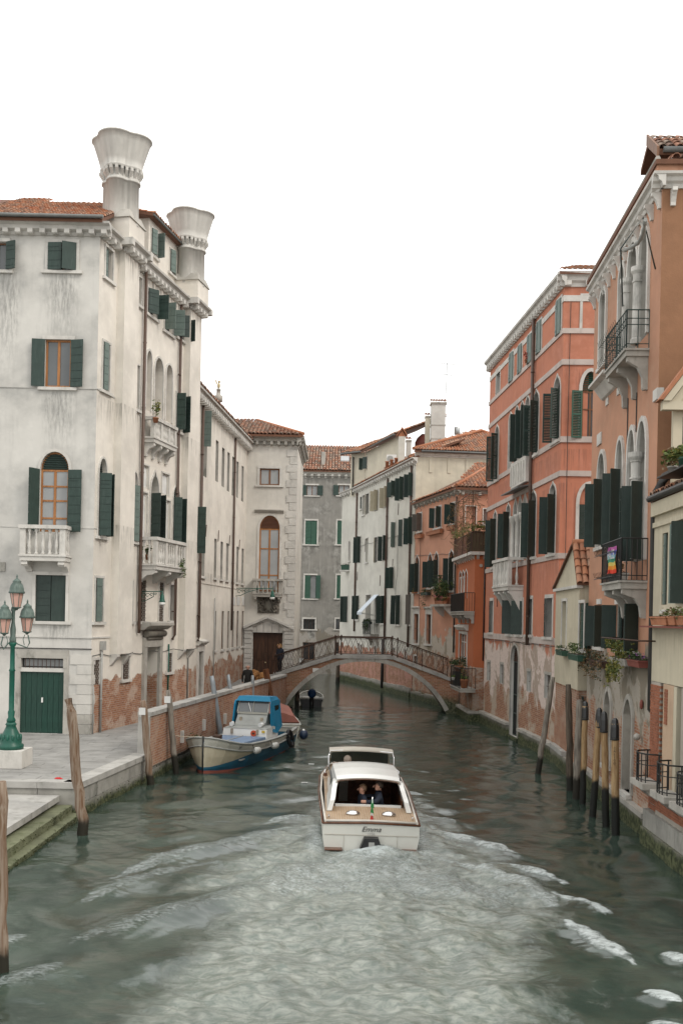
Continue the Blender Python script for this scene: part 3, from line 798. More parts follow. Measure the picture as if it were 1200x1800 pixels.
FQ2 = Fr(-16, 25.8, xw(25.8), 25.8); a = FQ2.L
while a > 6:
    L = r_.uniform(1.0, 1.6)
    obj('coping_stone', MB().box(FQ2, a-L+.005, a-.005, PZ-.15, PZ+.012, -.40, .05), M['kerb'], q)
    obj('stone_block', MB().box(FQ2, a-L+.008, a-.008, .3, PZ-.155, -.22, .0), M['stone_wet'], q); obj('stone_block', MB().box(FQ2, a-L+.004, a-.004, -.4, .297, -.22, .01), M['stone_wet'], q); a -= L

lz = thing('water_steps', 'stone landing with two mossy green steps going down into the canal', 'steps', (-7.6, 24, 0))
obj('landing', MB().wbox(-14, -7.62, 12, 25.78, -1, .50), M['stone_wet'], lz)
r_ = random.Random(3); yy = 12.0
while yy < 25.7:
    L = min(r_.uniform(1.1, 1.9), 25.78-yy)
    obj('landing_slab', MB().wbox(-8.6, -7.19, yy+.005, yy+L-.006, .40, .555), M['kerb'], lz)
    obj('landing_slab', MB().wbox(-10.1, -8.61, yy+.005, yy+L-.006, .40, .553), M['kerb'], lz)
    obj('step', MB().wbox(-7.7, -6.86, yy+.004, yy+L-.004, -.3, .31), M['step_moss'], lz)
    obj('step', MB().wbox(-7.5, -6.62, yy+.004, yy+L-.004, -.5, .11), M['step_moss'], lz); yy += L
obj('upper_step', MB().wbox(-14, -8.62, 25.15, 25.76, .56, .72), M['kerb'], lz)
mw = MB(); r_ = random.Random(4)
for i in range(2600):                                     # weed and mussels hanging on the step edges and the quay foot
    k = r_.random()
    if k < .4: x, y, z = -6.6+r_.gauss(0, .012), r_.uniform(18, 25.8), r_.uniform(-.02, .13)
    elif k < .6: x, y, z = -6.85+r_.gauss(0, .012), r_.uniform(18, 25.8), r_.uniform(.16, .33)
    else:
        s_ = r_.uniform(0, 14); p = FQ.P(s_, 0, .04); x, y, z = p[0], p[1], abs(r_.gauss(0, .17))
    s = r_.uniform(.015, .045); a = Vector((r_.gauss(0, 1), r_.gauss(0, 1), r_.gauss(0, 1))).normalized()*s; c = Vector((r_.gauss(0, 1), r_.gauss(0, 1), r_.gauss(0, 1))).normalized()*s
    mw.face([(x, y, z), tuple(Vector((x, y, z))+a), tuple(Vector((x, y, z))+a+c)])
M['weed'] = leafmat('waterweed', (.045, .052, .018))
obj('waterweed', mw, M['weed'], kind='stuff')

pw = thing('parapet_wall', 'brick parapet wall with pale stone coping beside the moored blue boat', 'wall', FQ.P(12, 0))
FW = Fr(xw(31.5)+.01, 31.5, xw(56), 56.0)
mb = MB(); n = 12
for i in range(n):
    a0, a1 = FW.L*i/n, FW.L*(i+1)/n; z0 = 2.06-.14*i/n; z1 = 2.06-.14*(i+1)/n
    mb.eight([FW.P(a0, .45, .07), FW.P(a1, .45, .07), FW.P(a1, .45, -.30), FW.P(a0, .45, -.30), FW.P(a0, z0, .04), FW.P(a1, z1, .04), FW.P(a1, z1, -.30), FW.P(a0, z0, -.30)])
obj('brick_face', mb, M['brickwall'], pw)
a = -.03; r_ = random.Random(2)
while a < FW.L-.2:
    L = min(r_.uniform(1.2, 1.9), FW.L-a); zz = 2.065-.14*(a+L/2)/FW.L
    obj('coping_stone', MB().box(FW, a+.006, a+L-.006, zz, zz+.13, -.36, .09), M['kerb'], pw); a += L
obj('end_block', MB().box(FW, -.16, -.005, PZ+.015, 2.06, -.3, .06), M['kerb'], pw)
for a, z in ((2.2, .75), (3.4, .8), (6.4, .9), (9.8, .8)): obj('mooring_stone', MB().box(FW, a, a+.16, z, z+.42, .05, .16), M['stone'], pw)

# ------------------------------------------------------------------ the white palazzo
P = Bld('white_palazzo', 'large white palazzo with two bell shaped chimneys on the left corner', (-9.0, 36.1, PZ))
PF = Fr(-17.03, 36.1, -9.03, 36.1); SL = math.hypot(2.079, 9.9)
PS = Fr(-9.03, 36.1, -9.03+2.079, 46.0)
TOP = 19.35
opn = dict(sur=.11, surm='stone')
wp(P, PF, -22, 425, 13, 475, frame='frame_br', sh=[('R', 155)], sm='g_shut', sk='plank', sw=.42, mull=1, pane='glass_m', **opn)
wp(P, PF, 86, 427, 135, 476, frame='frame_br', sh=[('L', 6), ('R', 22)], sm='g_shut', mull=1, **opn)
wp(P, PF, 80, 597, 126, 681, frame='frame_or', fw=.075, sh=[('L', 172), ('R', 168)], sm='g_shut', pane='glass_m', mull=1, **opn, dep=.12)
wp(P, PF, 71, 794, 121, 935, ys=825, arch='round', frame='frame_or', fw=.07, sh=[('L', 118), ('R', 172)], sm='g_shut', lun='g_shut', pane='glass_l', mull=1, tr=(.22, .5, .73), sill=False, sur=.1, dep=.14)
wp(P, PF, 63, 1011, 116, 1092, frame='frame_dk', sh=[('L', 2), ('R', 3)], sm='g_shut_d', pane=None, **opn, dep=.18)
wp(P, PF, 38, 1157, 112, 1174, frame='frame_dk', sur=.12, sill=False, bars=('grid', .14), pane='glass_l', mull=0, surm='stone_d')
wd_ = PF.R(35, 1181, 112, 1289)
P.cut(PF, wd_[0], wd_[1], PZ, wd_[3], dep=.16)
D = P.bar('door', PF, wd_[0], wd_[1], PZ+.01, wd_[3], -.14, -.11, M['g_door'])
n = 8
for i in range(n):
    a0 = wd_[0]+(wd_[1]-wd_[0])*i/n
    obj('plank', MB().box(PF, a0+.006, a0+(wd_[1]-wd_[0])/n-.006, PZ+.02, wd_[3]-.01, -.109, -.085), M['g_door'], D)
obj('handle', MB().box(PF, (wd_[0]+wd_[1])/2-.03, (wd_[0]+wd_[1])/2+.03, 2.0, 2.18, -.084, -.05), M['plate'], D)
mb = MB(); ring(mb, PF, [(wd_[0], PZ), (wd_[0], wd_[3]), (wd_[0], wd_[3]+.62)], .16, .0, .035); ring(mb, PF, [(wd_[1], wd_[3]+.62), (wd_[1], PZ)], .16, .0, .035)
mb.box(PF, wd_[0]-.16, wd_[1]+.16, wd_[3]+.62, wd_[3]+.80, 0, .04)
obj('door_surround', mb, M['stone_d'], P.r)
P.wall(PF, 0, 8.0, .8, TOP, M['pal'])
for z, h, dd in ((PF.at(100, 683)[1], .05, .03), (PF.at(100, 928)[1], .04, .02), (PF.at(100, 1121)[1], .06, .04)):
    obj('string_course', MB().box(PF, 0, 8.0+dd, z, z+h, .0, dd).box(PS, 0, 1.5, z, z+h, .0, dd), M['pal'], P.r)
cornice(P, PF, 0, 8.42, TOP, 'stone', .42, .42, .435, .19, .18, .30)
z0 = PF.at(140, 1290)[1]
for i in range(8):                                       # corner stones at the foot of the palazzo
    zz = PZ+i*.36; w_ = .75 if i % 2 else .5
    obj('corner_stone', MB().box(PF, 8.0-w_, 8.02, zz+.008, zz+.352, .0, .03).box(PS, -.02, w_*.4, zz+.008, zz+.352, .0, .03), M['stone_d'] if i < 2 else M['quoin'], P.r)
a0, a1, z0, z1 = PF.R(47, 926, 125, 983)
balcony(P, PF, a0, a1, z0-.1, z1, .75, nb=5, br=2, brh=.35, br_w=.22)
a0, a1, z0, z1 = PF.R(-15, 988, 10, 1004); obj('wall_plaque', MB().box(PF, a0, a1, z0, z1, 0, .05), M['stone_d'], P.r)
obj('string_course', MB().tube([PF.P(0, PF.at(0, 1139)[1], .03), PF.P(8.03, PF.at(158, 1141)[1], .03)], .018, 5), M['pipe_dk'], P.r)

# side facade towards the canal
sh2 = [('L', 80), ('R', 110)]
wp(P, PS, 185, 438, 198, 492, sur=.08, frame='g_shut_l' if False else 'frame_dk', sh=[('L', 4)], sm='g_shut_l', pane='glass_m')
wp(P, PS, 180, 603, 192, 688, sur=.08, sh=[('L', 8)], sm='g_shut_l', pane='glass_m')
wl(P, PS, 173, 803, 942, .62, ys=830, arch='round', sur=.08, sh=[('L', 70), ('R', 62)], sm='g_shut', lun='g_shut', sw=.42, mull=0)
wp(P, PS, 167, 1016, 180, 1093, sur=.08, sh=[('L', 12)], sm='g_shut_l', pane='glass')
wp(P, PS, 163.5, 1160, 173.5, 1203, sur=.08, sill=False, bars=('lat', .13), pane='dark', mull=0)
wp(P, PS, 215, 1159, 225.5, 1194, sur=.08, bars=('lat', .13), pane='dark', mull=0)
# upper row between the chimney breasts
wp(P, PS, 243, 488, 248, 537, sur=.06, sh=[('L', 5)], sm='g_shut_l', mull=0)
wl(P, PS, 259, 505, 550, .95, sur=.07, sh=[('L', 35), ('R', 95)], sm='g_shut', mull=0)
wl(P, PS, 289, 532, 580, .95, sur=.07, sh=[('L', 95), ('R', 100)], sm='g_shut_l', mull=0)
wl(P, PS, 312, 552, 592, .95, sur=.07, sh=[('L', 60), ('R', 75)], sm='g_shut_d', mull=0)
wp(P, PS, 238, 642, 244, 720, sur=.06, sh=[('L', 5)], sm='g_shut_l', mull=0)
for x0, x1, y0, y1, ys in ((256.5, 265.5, 616, 722, 634), (271, 286, 629, 734, 655), (291, 302, 641, 742, 660)):
    wp(P, PS, x0, y0, x1, y1, ys=ys, arch='round', frame='frame_or', sill=False, sur=.09, dep=.55, pane='glass_m', mull=0)
wl(P, PS, 309, 690, 756, .8, sur=.07, sh=[('L', 88), ('R', 70)], sm='g_shut', mull=0)
wl(P, PS, 232, 828, 951, .45, ys=851, arch='round', sur=.06, sh=[('L', 12)], sm='g_shut_l', mull=0, sw=.4)
wp(P, PS, 248.5, 818, 260.5, 858, sur=.06, sill=False, dep=.08, pane='plate', frame='frame_w', mull=0)
wp(P, PS, 248.5, 866, 257.5, 946, sur=.05, sill=False, dep=.08, pane='plate', frame='frame_w', mull=0)
wl(P, PS, 264, 826, 948, .85, ys=866, arch='ogee', sur=.09, sill=False, dep=.35, sh=[('L', 95), ('R', 62)], sm='g_shut_d', lun='g_shut_l', mull=0, sz=None)
wp(P, PS, 284, 833, 296, 870, sur=.06, sill=False, dep=.08, pane='plate', frame='frame_w', mull=0)
wp(P, PS, 291, 880, 298, 948, sur=.05, sill=False, dep=.08, pane='plate', frame='frame_w', mull=0)
wl(P, PS, 303.5, 853, 955, .72, ys=873, arch='round', sur=.06, sh=[('L', 70), ('R', 78)], sm='g_shut', lun='g_shut_l', mull=0)
# street level
wp(P, PS, 228, 1021, 232.5, 1092, sur=.06, mull=0, sh=[('L', 5)], sm='g_shut_l')
wp(P, PS, 244, 1020, 256, 1092, sur=.0, bars=('lat', .13), pane='dark', mull=0)
wp(P, PS, 279, 1024, 286.5, 1092, sur=.07, bars=('lat', .13), pane='dark', mull=0)
wp(P, PS, 298, 1028, 306, 1091, sur=.08, pane='glass', mull=0)
wp(P, PS, 293.5, 1148, 301, 1181, sur=.07, bars=('lat', .13), pane='dark', mull=0)
a0, a1, z0, z1 = PS.R(254, 1137, 276, 1250)
P.cut(PS, a0, a1, PZ, z1, dep=.5)
Dr = P.bar('portal_door', PS, a0, a1, PZ, z1, -.5, -.44, M['g_door'])
mb = MB().box(PS, a0-.3, a0-.005, PZ, z1, 0, .12).box(PS, a1+.005, a1+.3, PZ, z1, 0, .12).box(PS, a0-.3, a1+.3, z1+.002, z1+.4, 0, .14)
obj('portal_jamb', mb, M['stone_d'], P.r)
obj('portal_scroll', MB().tube([PS.P(a0-.3, z1+.55, .17), PS.P(a1+.3, z1+.55, .17)], .14, 10).tube([PS.P(a0-.12, z1+.36, .14), PS.P(a1+.12, z1+.36, .14)], .07, 8), M['carved'], P.r)
obj('portal_cornice', MB().prismd(PS, [(0, z1+.72), (.2, z1+.72), (.38, z1+.86), (.5, z1+.9), (.5, z1+1.0), (0, z1+1.05)], a0-.6, a1+.6), M['stone_d'], P.r)
P.wall(PS, 0, SL, .8, TOP, M['pal_side'])
mb = MB(); mb.face([(-17, 36.1, .8), (-17, 46.5, .8), (-17, 46.5, TOP), (-17, 36.1, TOP)]); mb.face([(-17, 46, .8), (-6.95, 46, .8), (-6.95, 46, TOP), (-17, 46, TOP)])
mb.face([(-17, 36.1, TOP-.05), (-9.03, 36.1, TOP-.05), (-6.95, 46, TOP-.05), (-17, 46, TOP-.05)]); obj('rear_wall', mb, M['pal_side'], P.r)
B1, B2 = (1.53, 2.85), (8.53, 9.9)
for i, (c0, c1) in enumerate((B1, B2)):
    zb = 3.75
    br = obj('chimney_breast', MB().box(PS, c0, c1, zb, TOP-.3, .001, .31), M['pal_side'], P.r)
    for c_ in (c0, c1-.25): obj('corbel', MB().prismd(PS, [(0, zb-.45), (.06, zb-.42), (.31, zb-.1), (.31, zb-.002), (0, zb-.002)], c_, c_+.25), M['stone'], P.r)
cornice(P, PS, -.02, 1.45, TOP, 'stone', .42, .40, .42, .18, .2, .30)
cornice(P, PS, 2.93, 8.45, TOP, 'stone', .42, .40, .40, .18, .2, .30)
for c0, c1 in (B1, B2):
    cornice(P, PS, c0-.1, c1+.1, TOP+.01, 'stone', .44, .42, .36, .17, .2, .32, d=.31)
    obj('cornice_return', MB().box(PS, c0-.32, c0-.1, TOP-.26, TOP+.005, .0, .73).box(PS, c1+.1, c1+.32, TOP-.26, TOP+.005, .0, .73), M['stone'], P.r)
s1 = PS.at(252, 725)[0]; s2 = PS.at(311, 755, .45)[0]
balcony(P, PS, s1+.1, s2, PS.at(311, 793, .45)[1]-.05, PS.at(311, 752, .45)[1], .45, nb=15, posts=(0, .34, .68, 1), br=4, brh=.55, ends=False, br_w=.16)
s1 = (40.0-36.1)*1.0218; s2 = (43.2-36.1)*1.0218
balcony(P, PS, s1, s2, PS.at(277, 997, .75)[1]-.1, PS.at(277, 944, .75)[1], .78, nb=11, posts=(0, .34, .68, 1), br=3, brh=.5, br_w=.24)
s_ = PS.at(256, 560, .14)[0]; pipe(P, [PS.P(s_, TOP-.3, .14), PS.P(s_, PS.at(240, 1104, .14)[1], .14), PS.P(s_+.1, PS.at(240, 1112, .1)[1], .1)], .066)
s_ = PS.at(316, 700, .12)[0]; pipe(P, [PS.P(s_, TOP-.35, .12), PS.P(s_, 4.4, .12), PS.P(s_-.15, 4.2, .08)], .062)
pipe(P, [PS.P(.72, 3.9, .07), PS.P(.72, PZ, .07)], .045, 'pipe_g')
pipe(P, [PS.P(.14, 2.6, .05), PS.P(.14, PZ, .05)], .025, 'pipe_g', False)
pipe(P, [PS.P(7.36, 4.0, .05), PS.P(7.36, 1.3, .05)], .035, 'lamp_g', False)
pipe(P, [PS.P(9.75, 6.5, .05), PS.P(9.75, 1.3, .05)], .035, 'pipe_g', False)
obj('junction_box', MB().box(PS, .66, .9, 3.92, 4.25, .02, .16), M['pipe_g'], P.r)
wbl = []
for i in range(15):
    s_ = i*SL/14; wbl.append(PS.P(s_, 3.72+.06*math.sin(i*1.9), .035 if not (1.5 < s_ < 2.9 or s_ > 8.5) else .345))
obj('wall_cable', MB().tube(wbl, .014, 4, False), M['pipe_dk'], P.r)
# roof slope seen above the front cornice
OR = (-17.5, 35.62, TOP+.06); VV = (0, 1, .5)
poly = [(-17.5, 35.62, TOP+.04), (-8.85, 35.62, TOP+.04), (-8.95, 41.2, TOP+2.83), (-12.2, 41.3, TOP+2.88), (-13.0, 42.6, TOP+3.53), (-17.5, 42.8, TOP+3.63)]
bed('roof', P.r, poly)
def ins(u, v):
    x = -17.5+u; y = 35.62+v*.894
    return x > -14 and x < -8.95 and (y < 41.2 or (x < -12.6 and y < 42.6))
tiles('roof_tiles', P.r, OR, (1, 0, 0), VV, ins, 42, 24, 'tile', seed=3)
obj('gutter', MB().tube([(-17.5, 35.55, TOP+.10), (-8.8, 35.55, TOP+.10)], .07, 6), M['zinc'], P.r)
# attic storey over the side facade
FA = Fr(*PS.P(5.55, 0, -.5)[:2], *PS.P(9.45, 0, -.5)[:2])
AT = Fr(*PS.P(5.55, 0, -2.6)[:2], *PS.P(5.55, 0, -.5)[:2])
wp(P, FA, 265, 405, 276, 450, sur=.05, sh=[('L', 15), ('R', 80)], sm='g_shut_l', mull=0); wp(P, FA, 298, 441, 307, 482, sur=.05, sh=[('L', 20), ('R', 15)], sm='g_shut_l', mull=0)
P.wall(FA, 0, FA.L, TOP-.05, 21.85, M['pal_side'], 'attic_wall'); P.wall(AT, 0, AT.L, TOP-.05, 21.85, M['pal_side'], 'attic_wall')
bed('attic_roof', P.r, [AT.P(-.2, 22.5, .25), AT.P(AT.L+.25, 21.95, .25), FA.P(FA.L+.2, 21.95, .25), FA.P(FA.L+.2, 22.5, -2.2)])
V3 = Vector(FA.P(0, 22.5, -2.2))-Vector(FA.P(0, 21.95, .25))
tiles('attic_tiles', P.r, FA.P(-.2, 21.97, .28), (FA.t[0], FA.t[1], 0), V3, lambda u, v: v < 2.4, 20, 7, 'tile', seed=9)
obj('gutter', MB().tube([FA.P(-.2, 21.9, .28), FA.P(FA.L+.2, 21.9, .28)], .05, 6), M['zinc'], P.r)

def bell_chimney(b, cx, cy, zb, zc, zt, r0, rb, rt, ang):
    C = b.bar('chimney', Fr(cx, cy, cx+math.cos(ang), cy+math.sin(ang)), -.0, .001, zb, zb+.001, 0, .001, M['pal_side'])
    def loft(prof, mat, name, lob=.15):
        mb = MB(); n = 48; base = 0
        for r, z in prof:
            for k in range(n):
                t = 2*math.pi*k/n; l = 1+lob*(1.9*abs(math.cos(2*(t-ang)))**.9-1.15)
                mb.v.append((cx+r*l*math.cos(t), cy+r*l*math.sin(t), z))
        for i in range(len(prof)-1):
            for k in range(n):
                j = (k+1) % n; mb.f.append((i*n+k, i*n+j, (i+1)*n+j, (i+1)*n+k)); mb.m.append(0); mb.sm.append(True)
        mb.f.append(tuple((len(prof)-1)*n+k for k in range(n))); mb.m.append(0); mb.sm.append(False)
        return obj(name, mb, M[mat], C)
    F = Fr(cx-r0*math.cos(ang)*1.1, cy-r0*math.sin(ang)*1.1, cx+r0*math.cos(ang)*1.1, cy+r0*math.sin(ang)*1.1)
    obj('pedestal', MB().box(F, 0, F.L, zb, zb+1.0, -r0*1.08, r0*1.08), M['pal_side'], C)
    obj('pedestal_cap', MB().eight([F.P(-.07, zb+1.0, r0*1.16), F.P(F.L+.07, zb+1.0, r0*1.16), F.P(F.L+.07, zb+1.0, -r0*1.16), F.P(-.07, zb+1.0, -r0*1.16),
                                    F.P(.12, zb+1.35, r0*.95), F.P(F.L-.12, zb+1.35, r0*.95), F.P(F.L-.12, zb+1.35, -r0*.95), F.P(.12, zb+1.35, -r0*.95)]), M['stone_d'], C)
    loft([(r0, zb+.9), (r0*.98, zc-.5), (r0*1.07, zc-.5), (r0*1.07, zc-.42), (r0, zc-.42), (r0, zc+.02)], 'pal_chim', 'shaft')
    loft([(rb*.99, zc-.03), (rb*1.04, zc), (rb*1.04, zc+.07), (rb, zc+.09)]+[(rb+(rt-rb)*(t**1.12), zc+.09+(zt-zc-.15)*t) for t in (.2, .4, .6, .8, 1)]+[(rt*1.035, zt-.05), (rt*1.03, zt), (rt*.9, zt-.02), (rt*.7, zt-.6)], 'pal_chim', 'bell', .11)
    me = make_mesh('corbel', MB().prismd(F0, [(0, 0), (.16, .22), (.16, .34), (0, .34)], -.055, .055), M['stone'])
    for k in range(24):
        t = 2*math.pi*k/24; l = 1+.15*(1.9*abs(math.cos(2*(t-ang)))**.9-1.15); r = r0*l*.98
        inst(me, 'corbel', C, (cx+r*math.cos(t), cy+r*math.sin(t), zc-.36), t+math.pi/2)
M['pal_chim'] = plaster('chimney_plaster', (.52, .505, .47), .4, (.30, .29, .27), .15, seed=17, mott=.85)
bell_chimney(P, -8.82, 38.35, TOP-.1, 22.25, 23.45, .645, .745, 1.06, PS.ang)
bell_chimney(P, -7.22, 45.2, TOP-.1, 22.2, 23.4, .63, .72, 1.0, PS.ang)

# ------------------------------------------------------------------ long plain building beyond
B = Bld('long_white_building', 'long off white building with narrow slit windows between palazzo and portal', (-6.9, 50, 1))
F2 = Fr(-7.16, 45.9, -5.98, 61.2); T2 = 15.95
for x0, x1, y0, y1 in ((356, 364, 762, 838), (379, 384, 774, 847), (390, 394.5, 787, 856), (399.5, 403.5, 795, 864), (408, 412, 803, 872), (415.5, 419, 811, 875), (424.5, 428, 819, 882),
                       (352, 360, 941, 1013), (376.5, 380.5, 947, 1016), (387.5, 391.5, 952, 1018), (397.5, 401.5, 955, 1020), (408, 411.5, 958, 1021), (415.5, 419, 961, 1024), (424.5, 428, 964, 1026)):
    wp(B, F2, x0, y0, x1, y1, sur=0, sill=(y0 > 900), dep=.3, pane='glass_m', mull=0, frame='frame_w')
for x0, x1, y1 in ((376.3, 379.7, 1143), (389.5, 393, 1141), (399.8, 402.6, 1140), (408, 411, 1138), (416, 419, 1136.5), (425, 428, 1135.5)):
    wp(B, F2, x0, 1074, x1, y1, sur=0, dep=.12, pane='glass', mull=0, frame='frame_br', bars=('in', .3))
a0, a1, z0, z1 = F2.R(346.5, 1145, 354, 1226); a0 = max(a0, .2)
B.cut(F2, a0, a1, 1.0, z1, dep=.3); B.bar('door', F2, a0, a1, 1.0, z1, -.3, -.25, M['wood_door'])
obj('door_surround', MB().box(F2, a0-.2, a0-.003, 1.0, z1, 0, .09).box(F2, a1+.003, a1+.25, 1.0, z1, 0, .09).box(F2, a0-.2, a1+.25, z1+.002, z1+.3, 0, .1), M['stone'], B.r)
obj('door_hood', MB().prismd(F2, [(0, z1+.31), (.12, z1+.31), (.3, z1+.45), (.3, z1+.52), (0, z1+.58)], a0-.35, a1+.4), M['stone'], B.r)
for (x, y0, y1) in ((342.5, 888, 972), (349, 714, 780)):
    G = F2; a = max(G.at(x, 900)[0], .1); shutter(G, 'R', a+.5, G.at(x, y1)[1], G.at(x, y0)[1], .42, 92, 'plank', M['g_shut'] if y0 > 800 else M['g_shut_l'], B.r, d=.03)
B.wall(F2, 0, F2.L, .7, T2, M['b2'], reveal=M['stone_d']); B.mass(F2, 0, F2.L, .7, T2-.02, 9, M['b2'])
cornice(B, F2, -.1, F2.L, T2, 'stone', .4, .42, .42, .2, .28, .34)
obj('string_course', MB().box(F2, 0, F2.L, F2.at(400, 1033)[1], F2.at(400, 1031)[1], 0, .03), M['b2'], B.r)
pipe(B, [F2.P(2.3, T2-.45, .1), F2.P(2.3, F2.at(368, 1118)[1], .1), F2.P(2.2, F2.at(368, 1124)[1], .1)], .07)
s_ = F2.at(409, 900)[0]; pipe(B, [F2.P(s_, T2-.45, .09), F2.P(s_, F2.at(407, 1108)[1], .09)], .06)
s_ = F2.at(374, 1150)[0]; pipe(B, [F2.P(s_, 6.2, .06), F2.P(s_, 1.2, .06)], .03, 'pipe_g', False)
for x0, x1 in ((409.5, 413), (416, 421), (425.5, 429)):
    a0, a1, z0, z1 = F2.R(x0, 1049, x1, 1064); obj('wall_notice', MB().box(F2, a0, a1, z0, z1, 0, .02), M['plate'], B.r)
for i in range(5):
    a = .6+i*3.1; z = 9.2; obj('tie_rod', MB().tube([F2.P(a, z, .04), F2.P(a+.1, z+.6, .05)], .02, 4), M['iron_r'], B.r)
bed('roof', B.r, [F2.P(-.1, T2+.02, .35), F2.P(F2.L+.3, T2+.02, .35), F2.P(F2.L-2.6, T2+2.3, -4.5), F2.P(-.1, T2+2.3, -4.5)])
VB = Vector(F2.P(0, T2+2.3, -4.5))-Vector(F2.P(0, T2+.02, .35))
tiles('roof_tiles', B.r, F2.P(-.1, T2+.06, .38), (F2.t[0], F2.t[1], 0), VB, lambda u, v: v < 5.0 and u < F2.L+.2-v*.5, 74, 15, 'tile_b', seed=5)
fp = at_depth(384, 706, 53)
obj('roof_finial', MB().lathe([(.22, 0), (.22, .3), (.12, .35), (.1, .6), (.14, .62), (.06, .7)], fp, 8), M['stone_d'], B.r)
M['gold'] = paint('gilded_figure', (.60, .50, .28), .5, .8)
obj('gilded_figure', MB().ball((fp[0], fp[1], fp[2]+.85), (.08, .07, .16)).ball((fp[0]+.02, fp[1], fp[2]+1.06), .065).tube([(fp[0]-.1, fp[1], fp[2]+.95), (fp[0]-.16, fp[1], fp[2]+1.15)], .035, 5), M['gold'], B.r)

# ------------------------------------------------------------------ portal building
Q = Bld('portal_building', 'stone fronted building with brown double door, pediment and rusticated quoins', (-4.4, 61, 1.5))
FP_ = Fr(-5.98, 61.2, -2.92, 61.2)
zq = FP_.at(470, 774)[1]
wp(Q, FP_, 456.5, 823.5, 491.5, 853, frame='frame_br', sur=.14, pane='glass_l', mull=1, dep=.1, surm='stone', fw=.09)
M['roller'] = paint('brown_roller_blind', (.17, .075, .045), .6, .8)
wp(Q, FP_, 455.5, 906, 491, 1040, ys=929, arch='round', frame='frame_or', sur=.14, pane='glass_l', mull=1, tr=(.26, .68), lun='roller', sill=False, dep=.1, surm='stone', fw=.085)
a0, a1, z0, z1 = FP_.R(446, 1018, 496, 1049)
balcony(Q, FP_, a0, a1, z0-.02, z1, .5, 'stone_d', nb=5, br=2, brh=.3, br_w=.14, curved=False)
z = FP_.at(470, 899)[1]; obj('window_hood', MB().prismd(FP_, [(0, z-.1), (.05, z-.1), (.18, z+.05), (.18, z+.1), (0, z+.12)], *[FP_.at(x, 899)[0] for x in (448, 499)]), M['stone_d'], Q.r)
a0, a1, z0, z1 = FP_.R(444, 1112, 496, 1184)
Q.cut(FP_, a0, a1, 1.5, z1, dep=.25)
DD = Q.bar('double_door', FP_, a0, a1, 1.5, z1, -.24, -.2, M['wood_door'])
am = (a0+a1)/2
for (p0, p1) in ((a0, am-.01), (am+.01, a1)):
    lf = obj('door_leaf', MB().box(FP_, p0+.02, p1-.02, 1.52, z1-.02, -.199, -.16), M['wood_door'], DD)
    w_ = p1-p0
    for q0, q1 in ((1.62, 2.5), (2.6, z1-.2)): obj('door_panel', MB().box(FP_, p0+.13, p1-.13, q0, q1, -.159, -.13).box(FP_, p0+.19, p1-.19, q0+.07, q1-.07, -.13, -.115), M['wood_door'], DD)
obj('handle', MB().ball(FP_.P(am-.12, 2.45, -.1), .04), M['gold'], DD)
Q.wall(FP_, 0, FP_.L, 1.3, zq, M['portal']); Q.mass(FP_, 0, FP_.L, 1.3, zq-.02, 9, M['portal'])
cornice(Q, FP_, -.05, FP_.L+.4, zq+.25, 'stone_d', .55, .42, .42, .16, .24, .3)
FR_ = Fr(-2.92, 61.2, -2.92, 70); cornice(Q, FR_, -.4, 8, zq+.25, 'stone_d', .55, .42)
z = 1.5; i = 0
while z < zq-.35:                                         # quoins on the right corner
    h = .47; w_ = .62 if i % 2 else .42
    obj('quoin', MB().box(FP_, FP_.L-w_, FP_.L+.03, z+.012, z+h-.012, 0, .05), M['quoin'], Q.r); z += h; i += 1
for sd_, (p, w_) in enumerate(((.05, .47), (FP_.L-.56, .53))):   # rusticated pilasters of the doorway
    z = 1.5; zz = z1+.12
    while z < zz-.1:
        obj('pilaster_block', MB().box(FP_, p, p+w_, z+.015, z+.30-.015, .05, .16), M['quoin'], Q.r); z += .30
    obj('pilaster_capital', MB().box(FP_, p-.05, p+w_+.05, zz+.02, zz+.2, 0, .22), M['stone'], Q.r)
vz = [(-1, -.72), (-.72, -.30), (-.27, .27), (.30, .72), (.75, 1)]
zt = z1
for i, (l_, r__) in enumerate(vz):
    hw = (a1-a0)/2; top = (.38, .58, .78, .58, .38)[i]; k = 1.12
    obj('lintel_block', MB().prism(FP_, [(am+l_*hw+.01, zt+.005), (am+r__*hw-.01, zt+.005), (am+r__*hw*k*.98, zt+top), (am+l_*hw*k*.98, zt+top)], 0, .10), M['quoin'], Q.r)
pk = FP_.at(471, 1082)[1]; lo = FP_.at(471, 1103)[1]
for sgn in (-1, 1):
    e = 0.0 if sgn < 0 else FP_.L
    obj('raking_cornice', MB().prism(FP_, [(am, pk-.16), (e, lo-.1), (e, lo+.06), (am, pk)], 0, .32).prism(FP_, [(am, pk-.26), (e+sgn*-.1, lo-.2), (e+sgn*-.1, lo-.12), (am, pk-.17)], 0, .2), M['stone'], Q.r)
r_ = random.Random(6); mb = MB(); mb.box(FP_, am-.66, am+.66, pk+.15, pk+1.15, 0, .05)
for i in range(46):
    x, z = r_.uniform(-.6, .6), r_.uniform(.2, 1.05); mb.ball(FP_.P(am+x, pk+z, .06), (r_.uniform(.05, .12), .07, r_.uniform(.04, .12)), 6, 5)
mb.ball(FP_.P(am, pk+.6, .08), (.26, .1, .36), 10, 8)
for sgn in (-1, 1): mb.tube([FP_.P(am+sgn*.55, pk+.35, .08), FP_.P(am+sgn*.35, pk+.2, .1), FP_.P(am+sgn*.2, pk+.45, .1), FP_.P(am+sgn*.3, pk+.8, .1), FP_.P(am+sgn*.55, pk+.95, .08)], .06, 6)
obj('carved_crest', mb, M['carved'], Q.r)
pl = zq+.27
bed('roof', Q.r, [(-7.4, 60.7, pl), (-2.55, 60.7, pl), (-5.6, 64.5, pl+1.45), (-7.4, 65.6, pl+1.85)])
